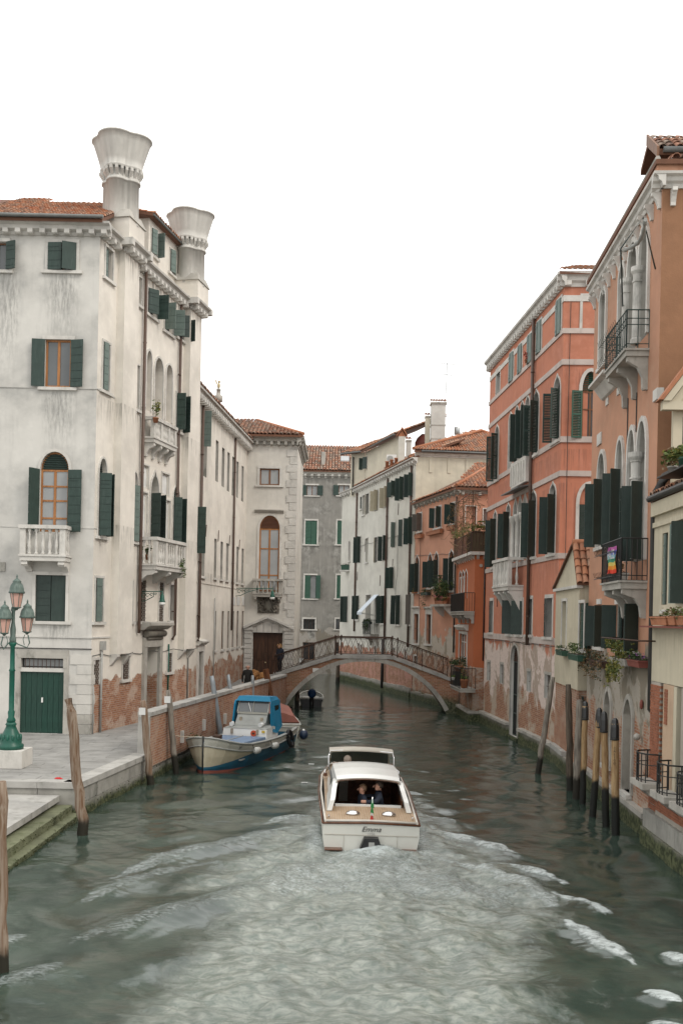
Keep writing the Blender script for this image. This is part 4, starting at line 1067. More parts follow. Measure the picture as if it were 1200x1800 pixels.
VQ = Vector((0, 4.9, 1.85))
tiles('roof_tiles', Q.r, (-7.4, 60.68, pl+.04), (1, 0, 0), VQ, lambda u, v: u < 4.75-v*.66 and v < 5.0, 24, 16, 'tile_b', w=.24, l=.38, seed=12)
obj('hip_ridge', MB().tube([(-2.55, 60.75, pl+.1), (-5.75, 65.0, pl+1.7)], .1, 8), M['tile_o'], Q.r)

# ------------------------------------------------------------------ grey building closing the view
Gy = Bld('grey_building', 'weathered grey rendered building with green shutters behind the footbridge', (-1.5, 93, 1.2))
FG = Fr(-6.5, 93, 3.0, 93); zg = FG.at(560, 834)[1]
ws = dict(sur=.12, surm='stone', proud=.03)
wp(Gy, FG, 539, 853, 558, 871, frame='frame_br', pane='glass_l', mull=1, sh=[('L', 174), ('R', 174)], sm='g_shut', **ws)
wp(Gy, FG, 595, 853, 614, 871, frame='frame_br', pane='glass_l', mull=1, sh=[('L', 174)], sm='g_shut', **ws)
wp(Gy, FG, 536.5, 915, 557, 957, sh=[('L', 2), ('R', 3)], sm='g_shut_m', pane=None, **ws)
wp(Gy, FG, 592.5, 915, 610, 957, sh=[('L', 2), ('R', 3)], sm='g_shut_m', pane=None, **ws)
wp(Gy, FG, 535.5, 1011, 555.5, 1052, sh=[('L', 4), ('R', 140)], sm='g_shut_m', pane='glass_l', mull=0, **ws)
wp(Gy, FG, 591.5, 1011, 606, 1052, sh=[('L', 2), ('R', 3)], sm='g_shut_m', pane=None, **ws)
wp(Gy, FG, 533, 1088, 553.5, 1106, bars=('grid', .25), pane='glass', **ws)
wp(Gy, FG, 590, 1088, 602, 1106, bars=('grid', .25), pane='glass', **ws)
wp(Gy, FG, 532, 1129, 553, 1160, bars=('grid', .3), pane='glass', frame='frame_br', sur=0, sill=False)
wp(Gy, FG, 590, 1129, 600, 1160, bars=('grid', .3), pane='glass', frame='frame_br', sur=0, sill=False)
Gy.wall(FG, 0, FG.L, -1, zg, M['grey']); Gy.mass(FG, 0, FG.L, -1, zg-.02, 10, M['grey'])
cornice(Gy, FG, 0, FG.L, zg+.25, 'stone', .4, .4, .62, .22, .35, .34, curved=True)
bed('roof', Gy.r, [(-6.6, 92.5, zg+.3), (3.1, 92.5, zg+.3), (3.1, 98, zg+3.5), (-6.6, 98, zg+3.5)])
tiles('roof_tiles', Gy.r, (-6.6, 92.45, zg+.34), (1, 0, 0), (0, 5.5, 3.2), lambda u, v: v < 6.3, 36, 14, 'tile_b', w=.27, l=.45, seed=15, rise=.09)
p = at_depth(568, 812, 93.8); obj('roof_stack', MB().wbox(p[0]-.18, p[0]+.18, 93.4, 93.9, zg+.3, p[2]+.9), M['stone_d'], Gy.r)
p = at_depth(606, 809, 94.6); obj('skylight', MB().eight([(p[0]-.4, 94.2, zg+1.42), (p[0]+.4, 94.2, zg+1.42), (p[0]+.4, 95.2, zg+2.0), (p[0]-.4, 95.2, zg+2.0), (p[0]-.4, 94.2, zg+1.55), (p[0]+.4, 94.2, zg+1.55), (p[0]+.4, 95.2, zg+2.13), (p[0]-.4, 95.2, zg+2.13)]), M['glass_l'], Gy.r)
obj('wall_niche', MB().box(FG, FG.at(517, 1040)[0], FG.at(527, 1040)[0], FG.at(520, 1050)[1], FG.at(520, 1022)[1], 0, .12), M['stone'], Gy.r)
# ------------------------------------------------------------------ pale building beyond the bridge
Wb = Bld('pale_building', 'pale off white building curving along the canal beyond the footbridge', (3, 74, 0))
FWb = Fr(1.1, 82.6, 4.78, 66.9); FWc = Fr(-.15, 86.6, 1.1, 82.6); TW = 16.05
kw = dict(sur=.07, surm='stone', mull=0, proud=.03)
for x, y0, y1, w_, sh, sm in ((636, 873, 894, .6, [('L', 5)], 'g_shut_d'), (641, 870, 904, .7, [], 'g_shut'), (648, 867, 902, .8, [('L', 20)], 'cream_shut'), (664, 861, 897, .9, [('L', 100), ('R', 120)], 'cream_shut'),
                              (682, 855, 891, 1.0, [('L', 95), ('R', 75)], 'cream_shut'), (694.5, 845, 872, .85, [('L', 125), ('R', 80)], 'g_shut'), (709.5, 838, 878, .9, [('L', 95), ('R', 80)], 'g_shut'), (725.5, 831, 872, .85, [('L', 95), ('R', 60)], 'g_shut'),
                              (633.5, 943, 989, .9, [('L', 95), ('R', 80)], 'g_shut_d'), (646.5, 946, 988, .7, [], 'g_shut'), (663, 944, 988, .8, [('L', 12)], 'cream_shut'), (680, 941, 985, 1.15, [('L', 95), ('R', 75)], 'g_shut_d'),
                              (694.5, 918, 962, .8, [('R', 60)], 'g_shut_l'), (707.5, 913, 960, .8, [('R', 35)], 'g_shut_d'), (725, 909, 956, .85, [('L', 95), ('R', 75)], 'g_shut'),
                              (630.5, 1047, 1089, .85, [('L', 95), ('R', 80)], 'g_shut_d'), (664.5, 1047, 1095, .75, [], 'g_shut'), (676.5, 1047, 1096, 1.05, [('L', 95), ('R', 80)], 'g_shut_d'), (703, 1046, 1098, 1.05, [('L', 95), ('R', 80)], 'g_shut_d'),
                              (691.5, 997, 1034, .85, [('L', 95), ('R', 80)], 'g_shut'), (721.5, 1045, 1098, .6, [('R', 50)], 'grey_shut')):
    wr(Wb, FWb, x, y0, y1, w_, sh=[(a, (112 if a == 'R' and q > 55 else q)) for a, q in sh], sm=sm, sw=.34, sill=(y0 > 1000 or w_ < .75), frame='frame_w' if not sh else 'frame_dk', pane='glass' if sh else 'glass_m', **kw)
wp(Wb, FWb, 643, 1046, 651, 1107, sur=.05, sill=False, frame='frame_w', mull=0, dep=.3, pane='glass_m')
wp(Wb, FWb, 686, 1076, 689, 1096, sur=.05, sill=False, frame='frame_w', mull=0)
wp(Wb, FWc, 613, 951, 615.5, 986, ys=957, arch='round', sur=.05, mull=0, pane='glass_m', frame='frame_w')
wr(Wb, FWc, 611, 1048, 1094, .8, sur=.06, sh=[('L', 95), ('R', 80)], sm='g_shut_d', mull=0, sill=False, sw=.35)
for x in (617, 636, 661, 693.5, 714.5):
    wr(Wb, FWb, x if x > 630 else 632, 1131+(x-617)*.11, 1149+(x-617)*.13, .45, sur=.09, sill=False, mull=0, bars=('in', .2), frame='frame_br')
Wb.wall(FWb, 0, FWb.L, -.6, TW, M['white']); Wb.wall(FWc, 0, FWc.L, -.6, TW, M['white']); Wb.mass(FWb, 0, FWb.L, -.6, TW-.03, 12, M['white'])
cornice(Wb, FWb, -.1, FWb.L+.3, TW+.1, 'stone', .36, .36, .62, .2, .28, .3, curved=True); cornice(Wb, FWc, 0, FWc.L, TW+.1, 'stone', .36, .36, .62, .2, .28, .3, curved=True)
bb = MB(); i = 0; r_ = random.Random(21)
FWl = Fr(-.15, 86.6, 1.1, 82.6)
for F in (FWc, FWb):
    a = 0
    while a < F.L-.3:
        L = min(r_.uniform(.9, 1.6), F.L-a); obj('base_stone', MB().box(F, a+.008, a+L-.008, -.5, r_.uniform(.62, .72), 0.0, .16), M['base_wet'], Wb.r); a += L
for s_, zt_, zb_ in ((FWb.at(629, 870)[0], TW-.4, 4.2), (FWb.at(682, 900)[0], TW-.4, 3.8), (FWb.at(723.5, 900)[0], TW-.3, 3.4)):
    pipe(Wb, [FWb.P(s_, zt_, .1), FWb.P(s_, zb_, .1)], .075)
obj('drainpipe', MB().tube([FWb.P(FWb.at(682, 900)[0], 3.8, .2), FWb.P(FWb.at(682, 900)[0], .2, .2)], .12, 8), M['pipe_dk'], Wb.r)
# end wall above the pink house
FE = Fr(4.78, 66.9, 12.5, 67.6)
Wb.wall(FE, 0, FE.L, 8, TW+.35, M['cream'], 'end_wall')
cornice(Wb, FE, -.1, FE.L, TW+.45, 'stone', .26, .26)
for i in range(6): obj('wall_rib', MB().box(FE, .9+i*1.25, 1.1+i*1.25, TW-.85, TW+.18, .0, .05), M['cream'], Wb.r)
mbp = [(4.6, 66.6, TW+.6), (13.5, 67.3, TW+.6), (13.5, 72.5, TW+3.2), (9.9, 72.2, TW+3.9)]
pe = at_depth(845, 757, 72.0)
bed('roof', Wb.r, [FE.P(-.2, TW+.55, .35), FE.P(FE.L+.5, TW+.55, .35), FE.P(FE.L+.5, pe[2]-.9, -4.6), (pe[0], pe[1], pe[2]-.1)])
VW = Vector(FE.P(5, pe[2], -5.0))-Vector(FE.P(5, TW+.6, .35)); pk_u = (pe[0]-4.6)
tiles('roof_tiles', Wb.r, FE.P(-.2, TW+.6, .38), (FE.t[0], FE.t[1], 0), VW, lambda u, v: v < 6.1 and v*pk_u/5.9 < u+.15 and (u < pk_u+.2 or v < 5.9-(u-pk_u)*.55), 42, 18, 'tile', w=.2, l=.34, seed=25)
obj('hip_ridge', MB().tube([FE.P(-.25, TW+.68, .3), (pe[0], pe[1], pe[2]+.02), FE.P(FE.L+.5, pe[2]-.8, -4.6)], .11, 8), M['tile_o'], Wb.r)
obj('gutter', MB().tube([FE.P(.3, TW+.52, .4), FE.P(FE.L, TW+.52, .4)], .07, 6), M['zinc'], Wb.r)
# long roof strip behind the facade cornice, attic box, its roof
VR = Vector(FWb.P(0, TW+1.6, -3.4))-Vector(FWb.P(0, TW+.12, .3))
bed('roof', Wb.r, [FWb.P(-.1, TW+.1, .3), FWb.P(FWb.L+.1, TW+.1, .3), FWb.P(FWb.L+.1, TW+1.6, -3.4), FWb.P(-.1, TW+1.6, -3.4)])
tiles('roof_tiles', Wb.r, FWb.P(-.1, TW+.14, .33), (FWb.t[0], FWb.t[1], 0), VR, lambda u, v: v < 3.9, 76, 11, 'tile', seed=27)
e0 = at_depth(615.5, 800, 85.0); e1 = at_depth(700, 800, 76.0)
zt_ = at_depth(645, 788, 82.6)[2]
FH = Fr(1.35, 83.8, 3.5, 76.2); FI = Fr(.55, 83.6, 1.35, 83.8)
FH2 = Fr(1.5, 84.6, 1.85, 81.2)
Ax = at_depth(642, 800, 82.5)
FH = Fr(Ax[0], 82.5, 4.1, 74.5); FI = Fr(at_depth(617, 800, 83.4)[0], 83.4, Ax[0]-.02, 82.5)
ZH = TW+3.0
wr(Wb, FH, 645.5, 803, 824, .8, sur=.04, sh=[('L', 95), ('R', 40)], sm='g_shut', sw=.4, mull=0, sill=False)
Wb.wall(FH, 0, FH.L, TW, ZH, M['cream'], 'attic_wall'); Wb.wall(FI, 0, FI.L, TW-.6, ZH, M['cream'], 'attic_wall')
rp = at_depth(665, 768, 86)
bed('attic_roof', Wb.r, [FI.P(-.7, ZH+.02, .45), FH.P(-.1, ZH+.02, .5), FH.P(FH.L+.2, ZH+.02, .5), FH.P(FH.L+.2, ZH+1.75, -3.6), (FH.P(2.2, 0, -3.6)[0], FH.P(2.2, 0, -3.6)[1], ZH+1.75)])
VH = Vector(FH.P(0, ZH+1.75, -3.6))-Vector(FH.P(0, ZH+.04, .5))
tiles('attic_tiles', Wb.r, FH.P(-.1, ZH+.06, .52), (FH.t[0], FH.t[1], 0), VH, lambda u, v: v < 4.4 and u > v*.5-.1, 42, 13, 'tile', seed=30)
VI = Vector((FH.P(2.2, 0, -3.6)[0], FH.P(2.2, 0, -3.6)[1], ZH+1.75))-Vector(FI.P(1.0, ZH+.04, .45))
tiles('attic_tiles', Wb.r, FI.P(-.7, ZH+.06, .47), (FI.t[0], FI.t[1], 0), VI, lambda u, v: v < 3.8 and u > v*.1, 9, 11, 'tile', seed=31)
obj('gutter', MB().tube([FI.P(-.75, ZH, .5), FI.P(FI.L+.1, ZH, .52), FH.P(FH.L+.2, ZH, .55)], .08, 6), M['zinc'], Wb.r)
pipe(Wb, [FI.P(.3, ZH-.3, .1), FI.P(.3, TW-.5, .1)], .06, 'pipe_dk')
# second roof filling behind, up to the tall chimney
bed('rear_roof', Wb.r, [(3.2, 76, TW+1.3), (4.8, 69.5, TW+.7), (9.5, 72, TW+2.4), (8, 79, TW+3.0)])
VT = Vector((4.2, 1.1, 1.75))
tiles('rear_roof_tiles', Wb.r, (4.75, 69.6, TW+.75), (-.24, .97, 0), VT, lambda u, v: v < 4.6, 34, 14, 'tile', seed=33)
def box_chimney(b, x, y, z0, z1, w_, d_, mat, cap='tile', gable=False):
    c = b.bar('chimney', Fr(x, y, x+1, y), -w_/2, w_/2, z0, z1, -d_/2, d_/2, M[mat])
    F = Fr(x, y, x+1, y)
    if gable:
        obj('chimney_cap', MB().prism(F, [(-w_*.8, z1+.02), (0, z1+.55), (w_*.8, z1+.02), (w_*.8, z1+.1), (0, z1+.66), (-w_*.8, z1+.1)], -d_*.75, d_*.75).prism(F, [(-w_*.6, z1+.002), (w_*.6, z1+.002), (0, z1+.44)], -d_*.5, d_*.45), M['tile_o'], c)
    else:
        mb = MB().box(F, -w_*.58, w_*.58, z1, z1+.12, -d_*.6, d_*.6); obj('chimney_cap', mb, M['stone_d'], c)
        tiles('cap_tiles', c, F.P(-w_*.6, z1+.13, d_*.62), (1, 0, 0), (0, 1, .35), lambda u, v: u < w_*1.2, int(w_*1.2/.2)+1, 3, 'tile', w=.2, l=.3, seed=int(x*10))
    return c
p0 = at_depth(766, 778, 74); p1 = at_depth(768, 712, 74)
c = box_chimney(Wb, p0[0]+.1, 74, TW+1.2, p1[2], 1.02, .9, 'pal_chim'); 
for zz in (.35, .6): obj('chimney_band', MB().wbox(p0[0]+.1-.54, p0[0]+.1+.54, 73.52, 74.48, TW+1.2+(p1[2]-TW-1.2)*zz, TW+1.28+(p1[2]-TW-1.2)*zz), M['stone_d'], c)
box_chimney(Wb, p0[0]-.62, 74.5, TW+1.2, at_depth(757, 735, 74.5)[2], .35, .5, 'cream')
a = at_depth(706, 765, 70.5); box_chimney(Wb, a[0], 70.5, TW+.2, at_depth(706, 768, 70.5)[2], .46, .46, 'white', gable=True)
a = at_depth(718, 775, 70.9); box_chimney(Wb, a[0], 70.9, TW+.2, at_depth(718, 777, 70.9)[2], .36, .36, 'pal_chim')
a = at_depth(743, 785, 76); Rd = MB().lathe([(.62, 0), (.62, .55), (.45, .9), (.12, 1.2), (0.02, 1.22)], (a[0], 76, a[2]-.25), 14)
M['rust_red'] = paint('red_oxide_metal', (.21, .06, .045), .6, .8, 4)
obj('roof_cowl', Rd, M['rust_red'], Wb.r)
a = at_depth(803, 766, 74.5); tk = thing('water_tank', 'small grey metal tank on the roof ridge right of the tall chimney', 'tank', (a[0], 74.5, a[2]))
M['alu'] = paint('aluminium', (.42, .43, .43), .35, .85, metal=.6)
obj('tank_body', MB().lathe([(.2, .1), (.22, .12), (.22, .62), (.2, .65)], (a[0], 74.5, a[2]), 12), M['alu'], tk)
obj('tank_legs', MB().tube([(a[0]-.15, 74.5, a[2]-.3), (a[0]-.15, 74.5, a[2]+.1)], .02, 5).tube([(a[0]+.15, 74.5, a[2]-.3), (a[0]+.15, 74.5, a[2]+.1)], .02, 5).tube([(a[0]+.2, 74.5, a[2]+.2), (a[0]+.5, 74.5, a[2]+.3), (a[0]+.8, 74.5, a[2]-.1)], .02, 5), M['alu'], tk)
p = at_depth(781, 705, 74); q_ = at_depth(786, 640, 74)
an = thing('tv_antenna', 'thin television aerial standing on top of the tall chimney', 'antenna', p)
obj('mast', MB().tube([(p[0], 73.6, p[2]-1.0), (q_[0]-.05, 73.6, q_[2])], .018, 5), M['iron'], an)
mb = MB()
for zz, L in ((q_[2]-.1, .8), (q_[2]-.9, .6)):
    mb.tube([(q_[0]-L*.6, 73.6, zz+.04), (q_[0]+L*.7, 73.6, zz-.04)], .012, 4)
    for k in range(7): x = q_[0]-L*.55+k*L*.2; mb.tube([(x, 73.35, zz), (x, 73.85, zz)], .008, 3)
obj('crossarm', mb, M['iron'], an)
a0, a1, z0, z1 = FH.R(679.5, 801, 697, 815, .3); ac = thing('air_conditioner', 'white air conditioner unit on the attic wall of the pale building', 'air conditioner', FH.P((a0+a1)/2, z0, .3))
c_ = at_depth(688, 815, 74.0); FAC = Fr(c_[0]-.36, 74.0, c_[0]+.36, 73.9)
obj('casing', MB().box(FAC, 0, FAC.L, c_[2], c_[2]+.62, 0, .3), M['white_p'], ac)
obj('fan_grille', MB().tube([FAC.P(.27, c_[2]+.31, .3), FAC.P(.27, c_[2]+.31, .33)], .23, 16), M['pipe_g'], ac)
mb = MB()
for k in range(3):
    a = at_depth(680+k*8, 817-k*3, 73.2); mb.lathe([(.12, -.1), (.12, .42), (.16, .44), (.16, .5)], (a[0], 73.2, a[2]-.25), 10)
obj('chimney_pots', mb, M['tile_o'], Wb.r)
# balcony with plants, awning, flower boxes
a0 = FWb.at(652, 1105, .6)[0]-2.2; a1 = FWb.at(652, 1105, .6)[0]
iron_balcony(Wb, FWb, a0, a1, FWb.at(648, 1119, .5)[1], FWb.at(648, 1092, .6)[1]+.1, .65, br=2, brh=.7, sp=.11)
flower_box(FWb, a0+.1, a1-.1, FWb.at(648, 1096, .6)[1]-.05, .5, .75, 'dark planter of trailing ivy on the iron balcony under the awning', 'g_shut_d', ('leaf3', 'leaf1'), n=420, fh=.22, seed=3, trail=.5)
aw = thing('awning', 'small white awning held out over the iron balcony of the pale building', 'awning', FWb.P((a0+a1)/2, 6.5, .5))
A0, A1 = FWb.at(651, 1046)[1], FWb.at(651, 1046)[1]-1.35
w0, w1 = a1-1.5, a1-.1
def tilt(F, a0, a1, z0, d0, z1, d1, t=.03): return MB().eight([F.P(a0, z0-t, d0), F.P(a1, z0-t, d0), F.P(a1, z1-t, d1), F.P(a0, z1-t, d1), F.P(a0, z0, d0), F.P(a1, z0, d0), F.P(a1, z1, d1), F.P(a0, z1, d1)])
M['awn'] = paint('awning_canvas', (.56, .62, .68), .7, .9)
obj('canvas', tilt(FWb, w0, w1, A0, .05, A1, 1.35), M['awn'], aw); obj('valance', MB().box(FWb, w0, w1, A1-.2, A1-.035, 1.33, 1.35), M['awn'], aw)
obj('awning_arm', MB().tube([FWb.P(w1, A0-1.6, .03), FWb.P(w1, A1-.05, 1.33)], .018, 5).tube([FWb.P(w0, A0-1.6, .03), FWb.P(w0, A1-.05, 1.33)], .018, 5), M['pipe_g'], aw)
c_ = at_depth(608, 1002, 84.6); FB = Fr(c_[0]-.35, 84.8, c_[0]+.35, 84.6)
flower_box(FB, 0, FB.L, c_[2], 0, .35, 'green window box with a terracotta pot on the far end of the pale building', 'g_shut_m', ('leaf3', 'leaf1'), h=.42, n=60, seed=4, fh=.1)
obj('ledge', MB().box(FB, -.1, FB.L+.6, c_[2]-.12, c_[2]-.004, -.3, .4), M['stone'], Wb.r)
for px, py, dz in ((642, 970, 1.0), (700, 905, .8), (628, 1020, .7), (668, 1030, .8), (612, 1025, .7), (655, 1130, .5), (690, 1000, .7)):
    s_, z_ = FWb.at(px, py); obj('tie_rod', MB().tube([FWb.P(s_, z_, .04), FWb.P(s_+.12, z_+dz, .05)], .022, 4), M['iron_r'], Wb.r)

# ------------------------------------------------------------------ pink house
K = Bld('pink_house', 'faded pink house with flower pots on its balcony at the right end of the footbridge', (6, 62, 0))
FK = Fr(4.83, 66.75, 6.75, 58.6); FKr = Fr(6.75, 58.6, 10.5, 58.9); TK = 12.95
kw = dict(sur=.08, surm='stone', mull=0, proud=.03)
wr(K, FK, 741, 902, 933, .75, sh=[('L', 95), ('R', 110)], sm='grey_shut', sw=.38, **kw)
wr(K, FK, 775, 890, 926, 1.15, sh=[('L', 95), ('R', 110)], sm='g_shut', sur=.08, proud=.03, sw=.35, surm='stone')
wr(K, FK, 799.5, 884, 920, .8, sh=[('L', 95), ('R', 110)], sm='g_shut', sw=.35, **kw)
for x, y0, y1, w_ in ((736, 976, 1041, .85), (759, 972, 1033, .8), (770, 970, 1031, .8), (797, 966, 1038, .85)):
    wr(K, FK, x, y0, y1, w_, ys=y0+14, arch='ogee', sh=[('L', 95), ('R', 112)], sm='g_shut_d', sw=.33, frame='frame_dk', **kw)
for x0, x1, y0, y1 in ((727.5, 735.5, 1079, 1131), (749, 757.5, 1080, 1132)):
    W_ = wp(K, FK, x0, y0, x1, y1, sur=.16, sill=True, bars=('in', .3), pane='glass', mull=1, frame='frame_br', surm='stone')
    a0, a1, z0, z1 = FK.R(x0, y0, x1, y1); obj('window_hood', MB().prismd(FK, [(.03, z1+.32), (.08, z1+.32), (.2, z1+.42), (.2, z1+.47), (.03, z1+.5)], a0-.2, a1+.2).box(FK, a0-.16, a1+.16, z1+.19, z1+.318, .0, .05), M['stone'], K.r)
wp(K, FK, 727.5, 1153, 732.5, 1168, sur=.09, sill=False, mull=0, bars=('in', .2))
K.wall(FK, 0, FK.L, -.6, TK, M['pink']); K.mass(FK, 0, FK.L, -.6, TK-.03, 6, M['pink'])
wp(K, FKr, 849, 895, 858, 922, frame='frame_br', sur=.06, pane='glass_l', mull=0)
wp(K, FKr, 818, 890, 836, 922, sur=.05, pane='dark', mull=0, sill=False)
K.wall(FKr, 0, FKr.L, 6, TK, M['pink'], 'return_wall')
cornice(K, FK, -.1, FK.L+.3, TK+.08, 'stone_d', .26, .3, .7, .16, .2, .24, curved=True); cornice(K, FKr, -.3, FKr.L, TK+.08, 'stone_d', .26, .3, .9, .16, .22, .24)
pk_ = at_depth(862, 832, 66)
bed('roof', K.r, [FK.P(-.2, TK+.12, .3), FK.P(FK.L+.3, TK+.12, .33), FKr.P(FKr.L, TK+.12, .3), (FKr.P(FKr.L, 0, 0)[0]+.2, 65.5, TK+2.7), (8.6, 66.2, TK+2.2)])
tiles('roof_tiles', K.r, FKr.P(-.4, TK+.17, .34), (FKr.t[0], FKr.t[1], 0), (0, 7, 2.6), lambda u, v: v < 7.2 and u > v*.3, 20, 21, 'tile', seed=41, w=.22, l=.34)
VK = Vector((1.8+.9, .5+.3, 1.05)); Vk = (FK.n[0]*-3, FK.n[1]*-3, 1.15)
tiles('roof_tiles', K.r, FK.P(-.2, TK+.17, .34), (FK.t[0], FK.t[1], 0), Vk, lambda u, v: v < 3.2 and u < 8.6-v*1.1, 41, 9, 'tile', seed=42)
obj('hip_ridge', MB().tube([FK.P(FK.L+.35, TK+.25, .3), (pk_[0]+.1, 65.5, TK+2.75)], .1, 8), M['tile_o'], K.r)
r_ = random.Random(31)
a = 0
while a < FK.L-.3: L = min(r_.uniform(.9, 1.5), FK.L-a); obj('base_stone', MB().box(FK, a+.008, a+L-.008, -.5, r_.uniform(.45, .6), 0, .14), M['base_wet'], K.r); a += L
for (x0, x1, y, sd, nm) in ((729, 740, 946, 1, 'terracotta window box below the leftmost upper window of the pink house'), (749.5, 774, 939, 2, 'long terracotta window box below the middle upper window of the pink house'), (785, 797, 931, 3, 'terracotta window box below the rightmost upper window of the pink house')):
    a0 = FK.at(x0, y, .2)[0]; a1 = FK.at(x1, y, .2)[0]; flower_box(FK, a0, a1, FK.at((x0+x1)/2, y, .25)[1], .02, .28, nm, 'tile_o', ('dry', 'leaf3'), n=30, fh=.05, seed=sd, h=.24, group='terracotta boxes on the pink house')
# flowered balcony
a0, a1 = FK.at(762, 1065, .5)[0], FK.L-.15; zb = FK.at(785, 1066, .5)[1]
obj('balcony_slab', MB().box(FK, a0, a1, zb, zb+.14, 0, .75), M['stone_d'], K.r)
for a in (a0+.4, a1-.4): obj('bracket', MB().prismd(FK, [(0, zb), (.6, zb), (.55, zb-.15), (.2, zb-.5), (0, zb-.6)], a-.1, a+.1), M['stone'], K.r)
Lb = a1-a0
pot('potted_bush', 'big dark green bush in a terracotta pot on the pink house balcony', FK.P(a0+Lb*.25, zb+.14, .45), .26, .42, R=(.55, .5, .75), n=900, seed=1, leaves=('leaf3', 'leaf1'), cz=1.0)
pot('potted_bush', 'light green bushy plant at the near end of the pink house balcony', FK.P(a0+Lb*.78, zb+.14, .42), .22, .4, R=(.5, .45, .5), n=600, seed=2, leaves=('leaf1', 'leaf2'), cz=1.15)
pot('potted_bush', 'round clipped plant between the two bushes on the pink house balcony', FK.P(a0+Lb*.52, zb+.14, .5), .2, .36, R=(.4, .35, .55), n=500, seed=3, leaves=('leaf3', 'leaf2'), cz=.7)
flower_box(FK, a1-1.5, a1-.1, zb+.14, .52, .78, 'terracotta box of pink flowers at the balcony corner above the bridge end', 'tile_o', ('leaf2', 'leaf1'), n=260, seed=8, flowers='fl_pink', fh=.22)
flower_box(FK, FK.at(752, 1040)[0]-.7, FK.at(758, 1040)[0], FK.at(755, 1046, .2)[1], .05, .3, 'trailing green plant on the window sill left of the big balcony bush', 'g_shut_d', ('leaf1', 'leaf3'), n=220, seed=9, trail=.7)
flower_box(FK, FK.at(733, 1041)[0]-.5, FK.at(736, 1041)[0], FK.at(733, 1043, .2)[1], .03, .24, 'small yellowish plant on the farthest sill of the pink house', 'tile_o', ('yel_leaf', 'dry'), n=90, seed=10, h=.1)

# ------------------------------------------------------------------ orange extension with roof terrace
O_ = Bld('orange_house', 'bright orange narrow house with gothic triple window and planted roof terrace', (7, 55, 0))
FO = Fr(6.72, 58.58, 6.95, 52.4); FOr = Fr(6.95, 52.4, 7.55, 52.4); ZO = 8.75
kw = dict(surm='stone')
a_c = [FO.at(x, 1020)[0] for x in (806.5, 811.5, 816.5, 821.5)]
z0, z1, zs_ = FO.at(814, 1043)[1], FO.at(814, 1003)[1], FO.at(814, 1014)[1]
for i in range(3): window(O_, FO, a_c[i]+.06, a_c[i+1]-.06, z0-.3, z1, arch='ogee', zs=zs_, sur=.055, sill=False, frame='frame_w', pane='glass_m', dep=.15, mull=0, proud=.03)
for a in a_c[1:3]: obj('column', MB().lathe([(.07, 0), (.05, .1), (.045, zs_-z0), (.08, zs_-z0+.15), (.08, zs_-z0+.2)], FO.P(a, z0-.2, .03), 10), M['stone'], O_.r)
a0, a1, z0, z1 = FO.R(807, 1114, 820.5, 1173)
window(O_, FO, a0, a1, z0, z1, sur=.12, sill=False, frame='frame_w', pane='glass_m', mull=2, tr=(.3, .75), surm='stone', dep=.15)
zl = FO.at(814, 1108)[1]; obj('door_hood', MB().prismd(FO, [(0, zl), (.12, zl), (.28, zl+.18), (.28, zl+.26), (0, zl+.34)], a0-.35, a1+.3), M['stone'], O_.r)
O_.wall(FO, 0, FO.L, -.6, ZO, M['orange']); O_.wall(FOr, 0, .75, -.6, ZO, M['orange'])
O_.mass(FOr, 0, .75, -.6, ZO-.03, 6, M['orange'])
iron_balcony(O_, FO, FO.at(800, 1075, .3)[0]-.1, FO.at(821, 1075, .3)[0]+.4, FO.at(812, 1079, .4)[1]-.06, FO.at(812, 1043, .4)[1], .55, br=4, brh=.45, sp=.13)
s_ = FO.at(818, 1210, .4)[0]+.6
iron_balcony(O_, FO, max(.1, s_-3.3), s_, FO.at(812, 1212, .6)[1]-.12, FO.at(812, 1174, .6)[1], .8, br=0, sp=.2)
zb = FO.at(812, 1212, .6)[1]+.08
pot('potted_plant', 'terracotta pot of low green plant on the lowest orange house balcony', FO.P(s_-.55, zb, .5), .22, .45, R=(.25, .25, .12), n=160, seed=11)
pot('potted_bush', 'bushy green plant on a dark stand where the bridge meets the orange house', FO.P(s_-2.7, zb+.75, .45), .25, .3, R=(.5, .35, .3), n=500, seed=12, leaves=('leaf3', 'leaf1'))
obj('plant_stand', MB().box(FO, s_-3.1, s_-2.25, zb, zb+.74, .2, .72), M['iron'], O_.r)
pot('potted_plant', 'tall thin bare stemmed plant by the orange house lower door', FO.P(s_-1.7, zb, .35), .15, .3, R=(.2, .2, .75), n=140, seed=13, leaves=('dry', 'leaf2'))
pot('potted_plant', 'small white hanging pot on the lowest orange house balcony railing', FO.P(s_-1.4, zb+.35, .95), .09, .14, 'plate', R=(.1, .1, .08), n=40, seed=14, cz=.18)
obj('terrace_slab', MB().extr([FO.P(-.1, ZO, .3)[:2]+(ZO,), FO.P(FO.L+.3, ZO, .3)[:2]+(ZO,), (7.9, 52.1, ZO), (7.9, 58.5, ZO)], [FO.P(-.1, ZO, .3)[:2]+(ZO+.16,), FO.P(FO.L+.3, ZO, .3)[:2]+(ZO+.16,), (7.9, 52.1, ZO+.16), (7.9, 58.5, ZO+.16)]), M['stone'], O_.r)
for i in range(9): a = .3+i*.7; obj('slab_bracket', MB().prismd(FO, [(0, ZO-.22), (.2, ZO-.04), (.26, ZO-.003), (0, ZO-.003)], a-.08, a+.08), M['stone'], O_.r)
for i in range(2): a = .15+i*.35; obj('slab_bracket', MB().prismd(FOr, [(0, ZO-.22), (.2, ZO-.04), (.26, ZO-.003), (0, ZO-.003)], a-.07, a+.07), M['stone'], O_.r)
FT = Fr(*FO.P(0, 0, .2)[:2], *FO.P(FO.L+.2, 0, .2)[:2]); FT2 = Fr(*FO.P(FO.L+.2, 0, .2)[:2], 7.85, 52.2)
mb = MB()
